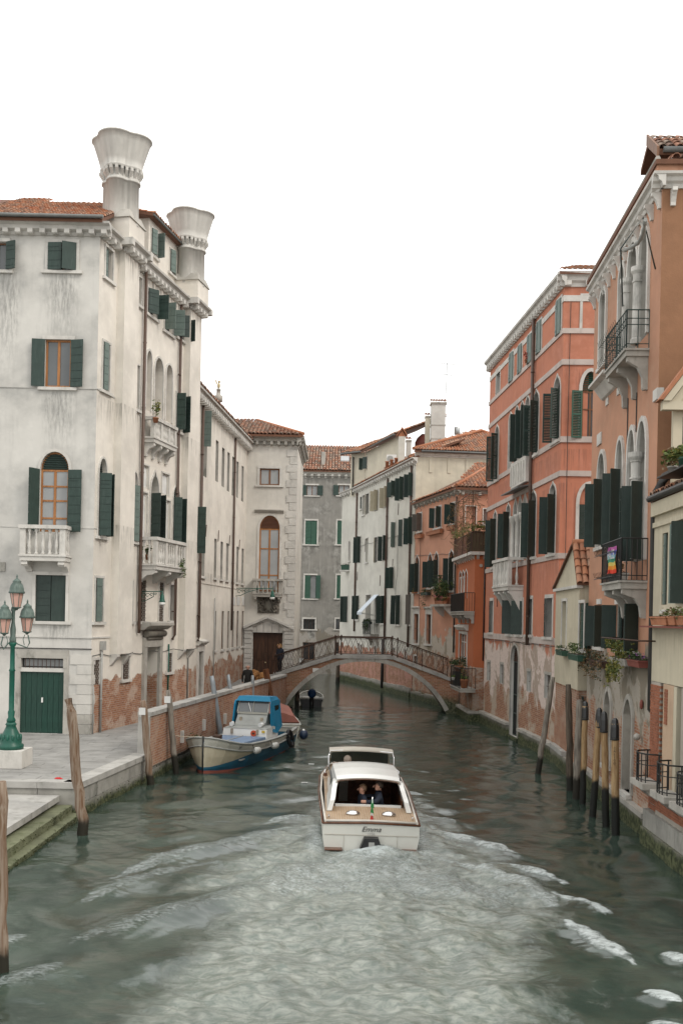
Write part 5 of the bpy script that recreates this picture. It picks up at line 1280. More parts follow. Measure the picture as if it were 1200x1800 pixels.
for F, n in ((FT, 30), (FT2, 6)):
    for i in range(n+1): mb.tube([F.P(F.L*i/n, ZO+.16, 0), F.P(F.L*i/n, ZO+1.2, 0)], .014, 4)
    mb.tube([F.P(0, ZO+1.2, 0), F.P(F.L, ZO+1.2, 0)], .022, 5)
obj('terrace_railing', mb, M['iron_r'], O_.r)
mb = MB(); posts = [FT.P(.3, 0), FT.P(FT.L*.5, 0), FT.P(FT.L, 0), FT2.P(FT2.L, 0)]
for p in posts: mb.tube([(p[0], p[1], ZO+.16), (p[0], p[1], ZO+3.35)], .022, 5)
for p, q_ in zip(posts, posts[1:]): mb.tube([(p[0], p[1], ZO+3.35), (q_[0], q_[1], ZO+3.35)], .022, 5)
for k in range(6): p = FT.P(.3+k*1.1, 0); mb.tube([(p[0], p[1], ZO+3.35), (p[0]+1.1, p[1]+.1, ZO+3.5)], .014, 4)
obj('pergola', mb, M['iron_r'], O_.r)
obj('reed_screen', MB().box(FT2, .02, FT2.L, ZO+.18, ZO+1.25, -.06, -.03).box(FT, FT.L*.7, FT.L, ZO+.18, ZO+1.15, -.06, -.03), wood('reed_screen_wood', (.10, .075, .045), (.05, .04, .025), (14, 14, .5)), O_.r)
vt = thing('climbing_vine', 'bare twiggy vine climbing over the iron pergola on the orange house terrace', 'vine', FT.P(3, ZO))
r_ = random.Random(17); mb = MB()
for i in range(120):
    s_ = r_.uniform(0, FT.L+FT2.L); F, a = (FT, s_) if s_ < FT.L else (FT2, s_-FT.L)
    p = Vector(F.P(a, ZO+r_.uniform(.3, 3.1), r_.uniform(-.1, .1))); pts = [tuple(p)]
    for k in range(4):
        p = p+Vector((r_.gauss(0, .18), r_.gauss(0, .3), r_.gauss(.05, .22))); p.z = min(p.z, ZO+3.5); pts.append(tuple(p))
    mb.tube(pts, r_.uniform(.007, .018), 3, False)
obj('twigs', mb, M['dry'], vt)
mb = MB()
for i in range(9):
    p = FT.P(.4+i*.7, ZO+r_.uniform(1.2, 1.7)); f = foliage_mb(p, (.35, .5, .25), 80, .05, i); n0 = len(mb.v); mb.v += f.v; mb.f += [tuple(k+n0 for k in t) for t in f.f]; mb.m += f.m; mb.sm += f.sm
obj('leaves', mb, [M['leaf2'], M['yel_leaf']], vt, kind='stuff')
pot('potted_bush', 'pale green shrub behind the reed screen on the roof terrace', FT2.P(.45, ZO+.9, -.4), .3, .35, R=(.45, .4, .32), n=420, seed=22, leaves=('leaf2', 'yel_leaf'))
p = FOr.P(.32, ZO-.55, .01); obj('wall_vent', MB().tube([p, (p[0], p[1]-.04, p[2])], .09, 12), M['stone_d'], O_.r)
a = 0
while a < FO.L-.2: L = min(1.2, FO.L-a); obj('base_stone', MB().box(FO, a+.01, a+L-.01, -.5, .42, 0, .2), M['base_wet'], O_.r); obj('ledge_stone', MB().box(FO, a+.006, a+L-.006, .43, .56, -.05, .27), M['stone_d'], O_.r); a += L
obj('base_stone', MB().box(FOr, -.2, .7, -.5, .42, 0, .2), M['base_wet'], O_.r); obj('ledge_stone', MB().box(FOr, -.27, .7, .43, .56, -.05, .27), M['stone_d'], O_.r)
pipe(O_, [FOr.P(.52, ZO-.1, .06), FOr.P(.52, 3.2, .06)], .04, 'pipe_dk')
obj('alcove_wall', MB().wbox(7.56, 7.9, 51.6, 52.4, -.5, 8.6), M['orange'], O_.r)
pipe(K, [FK.P(FK.L-.12, 12.6, .1), FK.P(FK.L-.12, 9.1, .1)], .05); pipe(K, [FK.P(FK.L-.12, 8.6, .1), FK.P(FK.L-.12, 3.4, .1)], .05, 'pipe_dk')

# ------------------------------------------------------------------ salmon red palazzo
R_ = Bld('salmon_red_palazzo', 'tall salmon red palazzo with stone belts, gothic windows and peeling ground floor', (8, 45, 0))
FR = Fr(7.42, 51.5, 8.30, 38.3); FRr = Fr(8.30, 38.3, 11.2, 38.15); TR = 18.6
kw = dict(sur=.07, surm='stone', mull=0, proud=.03)
for x0, x1, y0, y1 in ((872, 878.5, 650, 696), (896, 902.5, 621, 671), (911.5, 917.5, 607, 656), (928, 935, 589, 638), (944, 951.5, 566, 621), (978.5, 986.5, 528, 588)):
    wp(R_, FR, x0, y0, x1, y1, sh=[('L', 6), ('R', 6)] if x0 > 880 else [], sm='g_shut_l', dep=.22, sur=.09, surm='stone', sill=False, proud=.03, pane='glass', frame='frame_dk')
for x, y0, y1, ys, w_ in ((876, 745, 842, 762, .85), (946.5, 682, 795, 705, .9), (984, 655, 771, 683, .9)):
    wr(R_, FR, x, y0, y1, w_, ys=ys, arch='ogee', sh=[('L', 95), ('R', 112)], sk='louver', sm='g_shut', sw=.38, **kw)
wp(R_, FR, 893.5, 726, 900, 826, ys=742, arch='ogee', frame='frame_w', pane='glass_m', sill=False, dep=.15, **kw)
for x, y0, y1, ys in ((911, 710, 812, 729), (920.5, 702, 806, 722), (930, 692, 800, 713)):
    wr(R_, FR, x, y0, y1, .72, ys=ys, arch='ogee', sh=[('R', 100)], sm='g_shut_d', sw=.36, sill=False, **kw)
for x, y0, y1, ys, w_ in ((872.5, 897, 996, 912, .8), (896, 884, 980, 900, .8), (941.5, 860, 978, 880, .9), (976, 846, 972, 869, .9)):
    wr(R_, FR, x, y0, y1, w_, ys=ys, arch='ogee', sh=[('L', 96), ('R', 116)], sm='g_shut_d', sw=.36, frame='frame_dk', **kw)
ct = [FR.at(x, 930)[0] for x in (901.5, 909.8, 918, 926.5)]
zb_, zt_ = FR.at(914, 985)[1], FR.at(914, 873)[1]; zsp = FR.at(914, 903)[1]
for i in range(3): window(R_, FR, ct[i]+.07, ct[i+1]-.07, zb_, zt_, arch='ogee', zs=zsp, sur=.07, sill=False, frame='frame_w', pane='glass_m', dep=.35, mull=0, proud=.05)
for a in ct: obj('column', MB().lathe([(.16, 0), (.16, .1), (.11, .16), (.10, zsp-zb_-.35), (.12, zsp-zb_-.33), (.17, zsp-zb_-.12), (.19, zsp-zb_-.08), (.19, zsp-zb_)], FR.P(a, zb_, .02), 14), M['stone'], R_.r)
for x, y0, y1, w_, sh in ((866, 1056, 1112, .6, [('L', 10)]), (901, 1055, 1115, .95, [('R', 70)]), (918, 1056, 1116, .95, [('R', 70)]), (934.5, 1053, 1116, .75, [('L', 10)]), (970, 1051, 1120, .95, [('L', 14)])):
    wr(R_, FR, x, y0, y1, w_, sh=sh, sm='g_shut_d', sur=.13, surm='stone', mull=0, dep=.3, proud=.02, pane='glass_m')
for x0, x1, y0, y1 in ((856.5, 861, 1164, 1196), (879, 884, 1168, 1202), (926.5, 932, 1180, 1216), (957.5, 967, 1186, 1228)):
    wp(R_, FR, x0, y0, x1, y1, sur=.1, surm='stone_d', sill=False, mull=0, pane='dark', bars=('in', .18), proud=.02)
a0, a1, z0, z1 = FR.R(897.5, 1134, 910.5, 1286); zsd = FR.at(905, 1163)[1]
window(R_, FR, a0, a1, .12, z1, arch='round', zs=zsd, sur=.09, surm='stone_d', sill=False, frame='g_shut_d', pane='dark', dep=.16, mull=1, tr=(.3, .55), lun='wood_door', proud=.05)
R_.wall(FR, 0, FR.L, -.6, TR, M['red'], reveal=M['stone']); R_.mass(FR, 0, FR.L, -.6, TR-.02, 9, M['red'])
# camera-facing return
wp(R_, FRr, 1022, 653, 1052, 771, ys=687, arch='round', sh=[('L', 168)], sk='louver', sm='g_shut_m', frame='frame_br', pane='glass_m', lun='g_shut_m', sur=.13, surm='stone', mull=1, tr=(.62,), sill=False, sw=.42, dep=.14)
wp(R_, FRr, 1016.5, 852, 1053, 990, ys=886, arch='round', sur=.13, surm='stone', frame='frame_dk', sill=False, pane=None, dep=.2, lun='g_shut_d', mull=0, sh=[('L', 3), ('R', 3)], sm='g_shut_d')
a0, a1, z0, z1 = FRr.R(1023, 519, 1062, 579); mb = MB(); ring(mb, FRr, [(a0, z0), (a0, z1), (a1, z1), (a1, z0)], .11, 0, .03); obj('blind_window', mb, M['stone'], R_.r)
R_.wall(FRr, 0, FRr.L, -.6, TR, M['red'], 'return_wall', reveal=M['stone'])
for px, py, h in ((930, 641, .24), (930, 688.5, .26), (925, 810, .28), (925, 862, .26), (925, 989, .26), (920, 1123, .34)):
    z = FR.at(px, py)[1]
    h *= .82; obj('stone_belt', MB().box(FR, -.02, FR.L, z-h/2, z+h/2, .0, .05).box(FRr, -.05, FRr.L, z-h/2, z+h/2, .0, .05), M['belt'], R_.r)
cornice(R_, FR, -.2, FR.L+.26, TR+.1, 'stone', .5, .30, .42, .18, .2, .22); cornice(R_, FRr, -.30, FRr.L, TR+.1, 'stone', .5, .30, .8, .26, .2, .22)
obj('frieze', MB().box(FR, 0, FR.L, TR-.95, TR-.72, 0, .035).box(FRr, -.03, FRr.L, TR-.95, TR-.72, 0, .035), M['stone'], R_.r)
bed('roof', R_.r, [FR.P(-.2, TR+.12, .27), FR.P(FR.L+.27, TR+.12, .27), FRr.P(FRr.L, TR+.12, .27), FRr.P(FRr.L, TR+1.3, -5), FR.P(0, TR+1.3, -4)])
tiles('roof_tiles', R_.r, FRr.P(-.25, TR+.16, .29), (FRr.t[0], FRr.t[1], 0), (.6, 5, 1.9), lambda u, v: u > v*.25, 15, 12, 'tile', seed=51)
a0, a1 = FR.at(866, 1030, .8)[0]-.6, FR.at(921, 1035, .0)[0]-.25
FRb0 = FR.at(893, 1035, .95)
balcony(R_, FR, FR.at(866, 1000, .68)[0], FR.at(893, 1000, .68)[0], FR.at(893, 1032, .68)[1]-.12, FR.at(893, 979, .68)[1], .68, 'stone', nb=16, posts=(0, .25, .5, .75, 1), br=4, brh=1.1, br_w=.24)
a0, a1 = FR.at(899, 830, .15)[0], FR.at(925, 830, .15)[0]
Bp = R_.bar('parapet_panel', FR, a0, a1, FR.at(912, 856)[1], FR.at(912, 812)[1], .05, .2, M['stone'])
for i in range(6): w_ = (a1-a0)/6; obj('panel_pilaster', MB().box(FR, a0+i*w_+.05, a0+i*w_+.16, FR.at(912, 852)[1], FR.at(912, 818)[1], .2, .25), M['stone'], Bp)
zz = FR.at(912, 866)[1]; obj('rain_hood', tilt(FR, a0-.2, a1+.2, zz+.12, .02, zz, .6, .05), M['zinc'], R_.r)
s_ = FR.at(937, 620, .1)[0]; s2_ = FR.at(923, 1100, .1)[0]
pipe(R_, [FR.P(s_, TR-.4, .12), FR.P(s_, 4.3, .12)], .075)
c_ = FR.at(929.5, 634)
pot('potted_flower', 'red flowering plant on a top floor sill beside the red palazzo drainpipe', FR.P(c_[0], c_[1]-.1, .12), .09, .12, R=(.14, .14, .24), n=50, seed=4, flowers='fl_red', leaves=('fl_red', 'leaf1'))
r_ = random.Random(41)
for lo, hi in ((0, a0-.0), (0, 0)): pass
dA, dB = FR.R(900, 1134, 911, 1286)[:2]; a = -.05
while a < FR.L+.2:                                        # plinth blocks and worn ledge, broken by the water door
    L = min(r_.uniform(.8, 1.4), FR.L+.25-a)
    if a+L > dA-.15 and a < dB+.15: a += L; continue
    obj('base_stone', MB().box(FR, a+.008, a+L-.008, -.5, .50+r_.uniform(-.02, .02), 0, .16), M['base_wet'], R_.r)
    obj('ledge_stone', MB().box(FR, a+.006, a+L-.006, .535, .66, -.05, .24+r_.uniform(-.02, .02)), M['stone_d'], R_.r); a += L
obj('water_step', MB().box(FR, dA-.2, dB+.2, -.5, .10, -.3, .12), M['base_wet'], R_.r)
obj('corner_pilaster', MB().box(FR, FR.L-.5, FR.L+.03, .67, 4.7, 0, .05), M['red'], R_.r)

r_ = random.Random(91)
def cable(b, F, pts, r=.013):
    obj('wall_cable', MB().tube([F.P(a, z, d) for a, z, d in pts], r, 4, False), M['pipe_dk'], b.r)
cable(R_, FR, [(i*FR.L/12, 4.35+.05*math.sin(i*2.2), .06) for i in range(13)])
cable(R_, FRr, [(.25, TR-1, .03), (.22, 12.4, .06), (.25, 5.0, .03)])
cable(K, FK, [(i*.8, 9.55-.03*i+.04*math.sin(i*3), .03) for i in range(10)]); cable(K, FK, [(1.2, TK-.4, .03), (1.25, 9.6, .03), (1.15, 4.4, .03)])
cable(Wb, FWb, [(i*.95, 11.2+.05*math.sin(i*2), .03) for i in range(17)]); cable(Wb, FWb, [(12.2, 11.2, .03), (12.4, 8.5, .05), (12.0, 7.6, .05), (12.1, 6.0, .03)])
for k in range(7):
    a = .9+k*1.9; z = r_.choice((9.4, 13.2, 6.0)); obj('tie_rod', MB().tube([FR.P(a, z, .03), FR.P(a+.08, z+.5, .04)], .018, 4), M['iron_r'], R_.r)

# ------------------------------------------------------------------ small yellow house
Y_ = Bld('small_yellow_house', 'small pale yellow gabled house squeezed between red and ochre palaces', (8.2, 35, 0))
FY = Fr(8.14, 37.95, 7.90, 33.2); FYr = Fr(7.90, 33.2, 8.6, 33.17)
ZE = FY.at(985, 1034)[1]; ap = FY.at(1011, 956); eR = FY.L
kw = dict(sur=.09, surm='stone', mull=0, proud=.03)
wp(Y_, FY, 987, 1057, 995, 1140, dep=.2, frame='frame_w', pane='glass_m', **kw)
wp(Y_, FY, 1017.5, 1060, 1026, 1141, dep=.12, frame='g_door', pane=None, sh=[('L', 2), ('R', 2)], sm='g_door', **kw)
zl0 = FY.at(1010, 1212)[1]
wp(Y_, FY, 1005.5, 1222, 1013.5, 1290, sur=0, sill=False, frame='g_shut_d', pane='glass', bars=('in', .3), mull=0)
Y_.wall(FY, 0, FY.L, zl0, ZE, M['yellow'])
Y_.wall(FY, 0, FY.L, -.6, zl0-.002, M['brickwall'], 'lower_wall', d=-.06)
Y_.wall(FYr, 0, FYr.L, zl0, ZE, M['yellow'], 'return_wall'); Y_.wall(FYr, 0, FYr.L, -.6, zl0-.002, M['brickwall'], 'lower_wall', d=-.06)
obj('gable', MB().prism(FY, [(-.05, ZE), (FY.L+.02, ZE), (FY.L-.15, ZE+.12), (ap[0], ap[1]), (.1, ZE+.1)], -.2, .02), M['yellow'], Y_.r)
obj('gable_trim', MB().box(FY, -.1, FY.L+.08, ZE-.1, ZE+.0, -.1, .10), M['stone'], Y_.r)
ridge = FY.P(ap[0], ap[1]+.06, .12); ridge2 = FY.P(ap[0], ap[1]+.06, -3.2)
def slope(e, sgn, nm, sd):
    ev = FY.P(e, ZE+.05, .12); V = Vector(ridge)-Vector(ev)
    bed('roof', Y_.r, [ev, FY.P(e, ZE+.05, -3.2), ridge2, ridge], thick=.06)
    U = Vector((-FY.n[0], -FY.n[1], 0))
    if nm: tile_parts(Y_.r, tuple(Vector(ev)), U, V, lambda u, v: v < V.length-.05, 14, int(V.length/.34), 'tile', seed=sd)
    else: tiles('roof_tiles', Y_.r, ev, U, V, lambda u, v: v < V.length-.1, 14, int(V.length/.34), 'tile', seed=sd)
slope(FY.L+.15, 1, True, 61); slope(-.15, -1, False, 62)
obj('ridge_tiles', MB().tube([ridge, ridge2], .1, 8), M['tile_o'], Y_.r)
obj('door_sill', MB().box(FY, 0, FY.L*.55, .55, .72, -.1, .12), M['kerb'], Y_.r); obj('base_stone', MB().box(FY, -.1, FY.L, -.5, .545, -.04, .08), M['base_wet'], Y_.r)
flower_box(FY, FY.at(980, 1148, .2)[0], FY.at(991, 1148, .2)[0], FY.at(985, 1152, .2)[1], .06, .3, 'green window box under the left window of the small yellow house', 'g_shut_m', ('leaf3', 'leaf1'), n=110, seed=14, fh=.12)
flower_box(FY, FY.at(1004, 1150, .2)[0], FY.at(1022, 1150, .2)[0], FY.at(1013, 1161, .2)[1], .08, .34, 'green window box with leafy plants under the green shutter of the yellow house', 'g_shut_m', ('leaf2', 'leaf1'), n=260, seed=15, fh=.22, h=.2)

# ------------------------------------------------------------------ ochre palazzo
C_ = Bld('ochre_palazzo', 'ochre pink palazzo with iron balconies, rainbow flag and stone arched loggias', (7.9, 28.5, 0))
FC = Fr(8.14, 32.9, 7.70, 24.6); FCr = Fr(7.70, 24.6, 12.5, 24.3); TC_ = 16.15
kw = dict(surm='stone', mull=0, proud=.07)
wp(C_, FC, 1055.5, 513, 1065, 640, ys=531, arch='round', frame='frame_w', sur=.14, dep=.3, pane='glass_m', **kw)
wp(C_, FC, 1089, 467, 1098, 620, ys=488, arch='point', frame='frame_w', sur=.12, dep=.3, pane='glass_m', **kw)
zf = FC.at(1120, 606)[1]
a = [FC.at(1104.5, 520)[0], FC.at(1120.5, 520)[0], FC.at(1124.5, 500)[0], FC.at(1139.0, 500)[0]]
window(C_, FC, a[0], a[1], zf, FC.at(1112, 430)[1], arch='round', zs=FC.at(1112, 482)[1], sur=.15, sill=False, frame='frame_w', pane='glass_l', dep=.5, **kw)
window(C_, FC, a[2], a[3], zf, FC.at(1132, 402)[1], arch='round', zs=FC.at(1132, 462)[1], sur=.15, sill=False, frame='frame_w', pane='glass_l', dep=.5, **kw)
for a_, zc in (((a[1]+a[2])/2, FC.at(1122, 472)[1]), (a[0]-.12, FC.at(1104, 490)[1])):
    obj('column', MB().lathe([(.17, 0), (.17, .12), (.135, .16), (.125, zc-zf-.42), (.15, zc-zf-.41), (.15, zc-zf-.37), (.125, zc-zf-.36), (.13, zc-zf-.20), (.19, zc-zf-.12), (.19, zc-zf)], FC.P(a_, zf, .04), 16, smooth=False), M['stone'], C_.r)
# middle floor
wp(C_, FC, 1051.5, 798, 1063.5, 960, ys=842, arch='round', sur=.13, dep=.35, frame='frame_w', pane='glass_m', sh=[('L', 95), ('R', 118)], sm='g_shut_d', sz=FC.at(1057, 847)[1], sw=.34, **kw)
wp(C_, FC, 1084, 775, 1095, 960, ys=822, arch='round', sur=.13, dep=.35, frame='frame_w', pane='glass_m', sh=[('L', 97), ('R', 116)], sm='g_shut_d', sz=FC.at(1090, 828)[1], sw=.34, sill=False, **kw)
zf = FC.at(1110, 985)[1]
wp(C_, FC, 1104, 757, 1116, 985, ys=808, arch='round', sur=.14, dep=.45, frame='frame_w', pane='glass', sh=[('R', 110)], sm='g_shut_d', sz=FC.at(1110, 862)[1], sw=.36, sill=False, **kw)
wp(C_, FC, 1121, 742, 1135.5, 985, ys=796, arch='round', sur=.14, dep=.45, frame='frame_w', pane='glass', sh=[('L', 95), ('R', 112)], sm='g_shut_d', sz=FC.at(1128, 850)[1], sw=.34, sill=False, **kw)
a_ = (FC.at(1116, 900)[0]+FC.at(1121, 900)[0])/2; zc = FC.at(1119, 797)[1]
obj('column', MB().lathe([(.19, 0), (.19, .12), (.15, .16), (.14, zc-zf-.72), (.17, zc-zf-.71), (.17, zc-zf-.66), (.14, zc-zf-.65), (.145, zc-zf-.27), (.17, zc-zf-.25), (.17, zc-zf-.22), (.22, zc-zf-.13), (.22, zc-zf)], FC.P(a_, zf, .04), 16, smooth=False), M['stone'], C_.r)
# lower floor and water gates
wp(C_, FC, 1047, 1064, 1060, 1137, sur=.0, dep=.2, frame='frame_w', pane='glass', sh=[('L', 97), ('R', 118)], sm='g_shut_d', sw=.33, **kw)
wp(C_, FC, 1084, 1062, 1121, 1143, sur=.0, dep=.2, frame='frame_w', pane='glass', sh=[('L', 96), ('R', 116), ('R', 12), ('L', 4)], sm='g_shut_d', sw=.42, **kw)
for x0, x1 in ((1050, 1057), (1082, 1092), (1123, 1130)):
    a0, a1, z0, z1 = FC.R(x0, 1053, x1, 1062); obj('lintel_stone', MB().box(FC, a0, a1, z0, z1, 0, .05), M['stone'], C_.r)
zr = FC.at(1095, 1124, .5)[1]; obj('washing_bar', MB().tube([FC.P(FC.at(1075, 1124, .2)[0], zr, .02), FC.P(FC.at(1075, 1124, .2)[0], zr, .5), FC.P(FC.at(1123, 1124, .5)[0], zr, .5), FC.P(FC.at(1123, 1124, .5)[0], zr, .02)], .022, 6), M['iron_r'], C_.r)
M['blind'] = plaster('blocked_up_render', (.40, .33, .24), .5, seed=91, fine=.9)
for x0, x1, y0, y1, ys in ((1063, 1073.5, 1214, 1345, 1240), (1097, 1111, 1228, 1400, 1258)):
    a0, a1, z0, z1 = FC.R(x0, y0, x1, y1); zs_ = FC.at((x0+x1)/2, ys)[1]; z0 = max(z0, .75)
    C_.cut(FC, a0, a1, z0, z1, 'point', zs_, .28)
    W_ = C_.bar('water_gate', FC, a0, a1, z0, z1-.25, -.30, -.26, M['blind'])
    mb = MB(); ring(mb, FC, [(a0, z0)]+arch_pts(a0, a1, zs_, z1, 'point')+[(a1, z0)], .14, 0, .06); obj('surround', mb, M['stone_d'], W_)
    obj('threshold', MB().box(FC, a0-.05, a1+.05, z0-.12, z0, -.25, .16), M['stone'], W_)
    obj('fallen_render', MB().box(FC, a0+.04, a1-.04, z0, z0+(z1-z0)*.6, -.259, -.22), M['blind'], W_)
C_.wall(FC, 0, FC.L, -.6, TC_, M['ochre'], reveal=M['stone_d'])
C_.wall(FCr, 0, FCr.L, -.6, TC_, M['brownwall'], 'end_wall')
mb = MB(); mb.face([(8.14, 32.9, -.6), (13, 32.9, -.6), (13, 32.9, TC_), (8.14, 32.9, TC_)]); mb.face([(8.14, 32.9, TC_-.03), (13, 32.9, TC_-.03), (12.5, 24.3, TC_-.03), (7.7, 24.6, TC_-.03)]); mb.face([(13, 24.3, -.6), (13, 32.9, -.6), (13, 32.9, TC_), (13, 24.3, TC_)])
obj('rear_wall', mb, M['ochre'], C_.r)
cornice(C_, FC, -.2, FC.L+.24, TC_+.25, 'stone', .34, .27, None); cornice(C_, FCr, -.27, FCr.L, TC_+.25, 'stone', .34, .27, None)
me = make_mesh('cornice_bracket', MB().prismd(F0, [(0, 0), (.23, 0), (.24, -.09), (.19, -.12), (.13, -.20), (.08, -.32), (.07, -.40), (0, -.40)], -.06, .06), M['stone'])
for i in range(12): inst(me, 'cornice_bracket', C_.r, FC.P(.15+i*(FC.L-.3)/11, TC_-.12, 0), FC.ang)
for i in range(5): inst(me, 'cornice_bracket', C_.r, FCr.P(.25+i*.95, TC_-.12, 0), FCr.ang)
obj('eave_board', MB().box(FC, -.2, FC.L+.22, TC_+.25, TC_+.43, -.3, .20).box(FCr, -.20, FCr.L, TC_+.25, TC_+.43, -.3, .20), M['ochre'], C_.r)
bed('roof', C_.r, [FC.P(-.2, TC_+.52, .24), FC.P(FC.L+.3, TC_+.52, .24), FCr.P(FCr.L, TC_+.52, .26), FCr.P(FCr.L, TC_+2, -4.5), FC.P(0, TC_+1.6, -3)])
Vc = Vector((0.3, 4.5, 1.6))
tile_parts(C_.r, FCr.P(.15, TC_+.56, .28), (FCr.t[0], FCr.t[1], 0), Vc, lambda u, v: u > v*.35-.1, 13, 7, 'tile_b', w=.21, seed=71)
obj('verge_mortar', MB().tube([FC.P(FC.L+.2, TC_+.58, .18), FC.P(0, TC_+.54, .18)], .07, 6), M['stone_d'], C_.r)
z0 = FCr.at(1150, 697)[1]
obj('white_block', MB().box(FCr, -.04, FCr.at(1165, 690)[0], FCr.at(1150, 702)[1], FCr.at(1150, 682)[1], 0, .06).box(FC, FC.L-.35, FC.L+.05, FCr.at(1150, 702)[1], FCr.at(1150, 682)[1], 0, .05), M['stone'], C_.r)
obj('white_block', MB().box(FCr, .12, FCr.at(1182, 700)[0], FCr.at(1150, 713)[1], FCr.at(1150, 702)[1]-.005, 0, .06), M['stone'], C_.r)
for px, py in ((1067, 706), (1086.5, 688)):
    a0, a1, z0, z1 = FC.R(px-2, py-6, px+2, py+6); obj('white_block', MB().box(FC, a0, a1, z0, z1, 0, .03), M['stone'], C_.r)
a0, a1, z0, z1 = FC.R(1050, 762, 1057, 782); obj('white_block', MB().box(FC, a0, a1, z0, z1, 0, .04), M['stone'], C_.r)
a0, a1 = FC.at(1043.5, 670, .3)[0], FC.at(1060, 668, .45)[0]; z = FC.at(1055, 666, .3)[1]
obj('stone_bracket', MB().prismd(FC, [(0, z-.45), (.08, z-.42), (.3, z-.12), (.48, z-.08), (.48, z), (0, z+.03)], max(a0, .02), a1), M['stone'], C_.r)
for px, y0, y1 in ((1104, 700, 780), (1119.5, 690, 760)):
    a, zt0 = FC.at(px, y0); obj('wall_cable', MB().tube([FC.P(a, FC.at(px, y0)[1], .02), FC.P(a, FC.at(px, y1)[1], .02)], .016, 4), M['pipe_dk'], C_.r)
iron_balcony(C_, FC, FC.at(1064, 640, .58)[0], FC.at(1100, 600, .58)[0], FC.at(1100, 614, .58)[1]-.16, FC.at(1100, 546, .58)[1], .58, 'iron_g', br=3, brh=.85, rails=(0, .12, .62, .78, 1), sp=.2, basket=True, r=.013)
iron_balcony(C_, FC, FC.at(1058, 1015, .65)[0], FC.at(1091, 1025, .65)[0], FC.at(1092, 1026, .65)[1]-.12, FC.at(1092, 946, .65)[1], .66, 'iron', br=3, brh=.75, rails=(0, .12, 1), sp=.13, basket=True, r=.013, slab=.16)
# folded awning frame over the top loggia
mb = MB(); j0, j1 = FC.P(FC.at(1100, 540)[0], FC.at(1100, 543)[1], .1), FC.P(FC.L-.15, FC.at(1141, 495)[1], .1)
t0 = FC.P(FC.at(1090, 438, 1.0)[0], FC.at(1090, 437, 1.0)[1], 1.0); t1 = FC.P(FC.at(1129, 382, 1.0)[0], FC.at(1129, 382, 1.0)[1], 1.0)
sa = thing('folded_sun_blind', 'grey furled sun blind on a thin iron frame over the top iron balcony', 'sun blind', t0)
obj('blind_frame', MB().tube([j0, t0, t1, j1], .022, 6), M['iron_g'], sa)
mb = MB(); n = 14; r_ = random.Random(9); pts = []
for i in range(n+1):
    t = i/n; pts.append((t0[0]+(t1[0]-t0[0])*t+.14*math.sin(t*3.1)+.05, t0[1]+(t1[1]-t0[1])*t, t0[2]+(t1[2]-t0[2])*t-.12*math.sin(t*3.14)-.05))
obj('furled_cloth', MB().tube(pts, [.025+.035*abs(math.sin(i*1.3)) for i in range(n+1)], 8), paint('blind_cloth', (.33, .33, .31), .9), sa)
# roof-top altana at the top right
alt = C_.bar('altana_wall', Fr(9.05, 26.5, 13, 26.3), 0, 4, TC_+1.0, TC_+2.3, -2.8, 0, M['ochre'])
pA, pB = at_depth(1139, 243, 24.9), at_depth(1125, 298, 28.0)
e0, e1 = at_depth(1157, 258, 25.6), at_depth(1200, 270, 25.4)
rA = (pA[0], 24.9, pA[2]); 
rdg = [(pA[0]+.02, 27.2, pA[2]+1.1), (pA[0]+4.5, 27.0, pA[2]+1.1)]
ev0 = at_depth(1157, 262, 25.2); ev1 = (ev0[0]+4.5, 25.0, ev0[2])
bk0 = at_depth(1125, 299, 27.5); bk1 = (bk0[0]+4.6, 27.3, bk0[2])
r0_ = at_depth(1139, 243, 26.4); rdg = [r0_, (r0_[0]+4.5, 26.2, r0_[2])]
bed('altana_roof', C_.r, [ev0, ev1, rdg[1], rdg[0]], thick=.14); bed('altana_roof', C_.r, [rdg[0], rdg[1], bk1, bk0], thick=.14)
V_ = Vector(rdg[0])-Vector(ev0)
tile_parts(C_.r, Vector(ev0)+Vector((0, 0, .03)), (1, -.04, 0), V_, lambda u, v: v < V_.length, 14, 6, 'tile_b', seed=73)
obj('altana_gutter', MB().tube([(ev0[0]+.1, ev0[1]-.06, ev0[2]-.03), (ev1[0], ev1[1]-.06, ev1[2]-.03)], .075, 8), M['zinc'], C_.r)
obj('verge_board', MB().eight([(ev0[0]-.06, ev0[1]-.05, ev0[2]-.22), (ev0[0]+.0, ev0[1]-.05, ev0[2]-.22), (rdg[0][0], rdg[0][1], rdg[0][2]-.2), (rdg[0][0]-.06, rdg[0][1], rdg[0][2]-.2), (ev0[0]-.06, ev0[1]-.05, ev0[2]+.06), (ev0[0], ev0[1]-.05, ev0[2]+.06), (rdg[0][0], rdg[0][1], rdg[0][2]+.1), (rdg[0][0]-.06, rdg[0][1], rdg[0][2]+.1)]), M['frame_br'], C_.r)
for k, x in enumerate((.35, .75)): obj('rafter', MB().wbox(ev0[0]+x, ev0[0]+x+.12, 25.1, 27.4, ev0[2]-.30, ev0[2]-.17), M['frame_dk'], C_.r)
obj('altana_beam', MB().wbox(ev0[0]+.05, ev0[0]+4.4, 26.1, 26.28, ev0[2]-.34, ev0[2]-.12), M['frame_dk'], C_.r)
obj('altana_post', MB().wbox(9.02, 9.2, 26.1, 26.3, TC_+.9, ev0[2]-.3), M['frame_dk'], C_.r)
obj('altana_wall', MB().wbox(9.25, 13, 26.32, 26.4, TC_+.9, ev0[2]-.12).wbox(8.98, 9.06, 26.4, 27.3, TC_+.9, ev0[2]+.1), M['ochre'], C_.r)
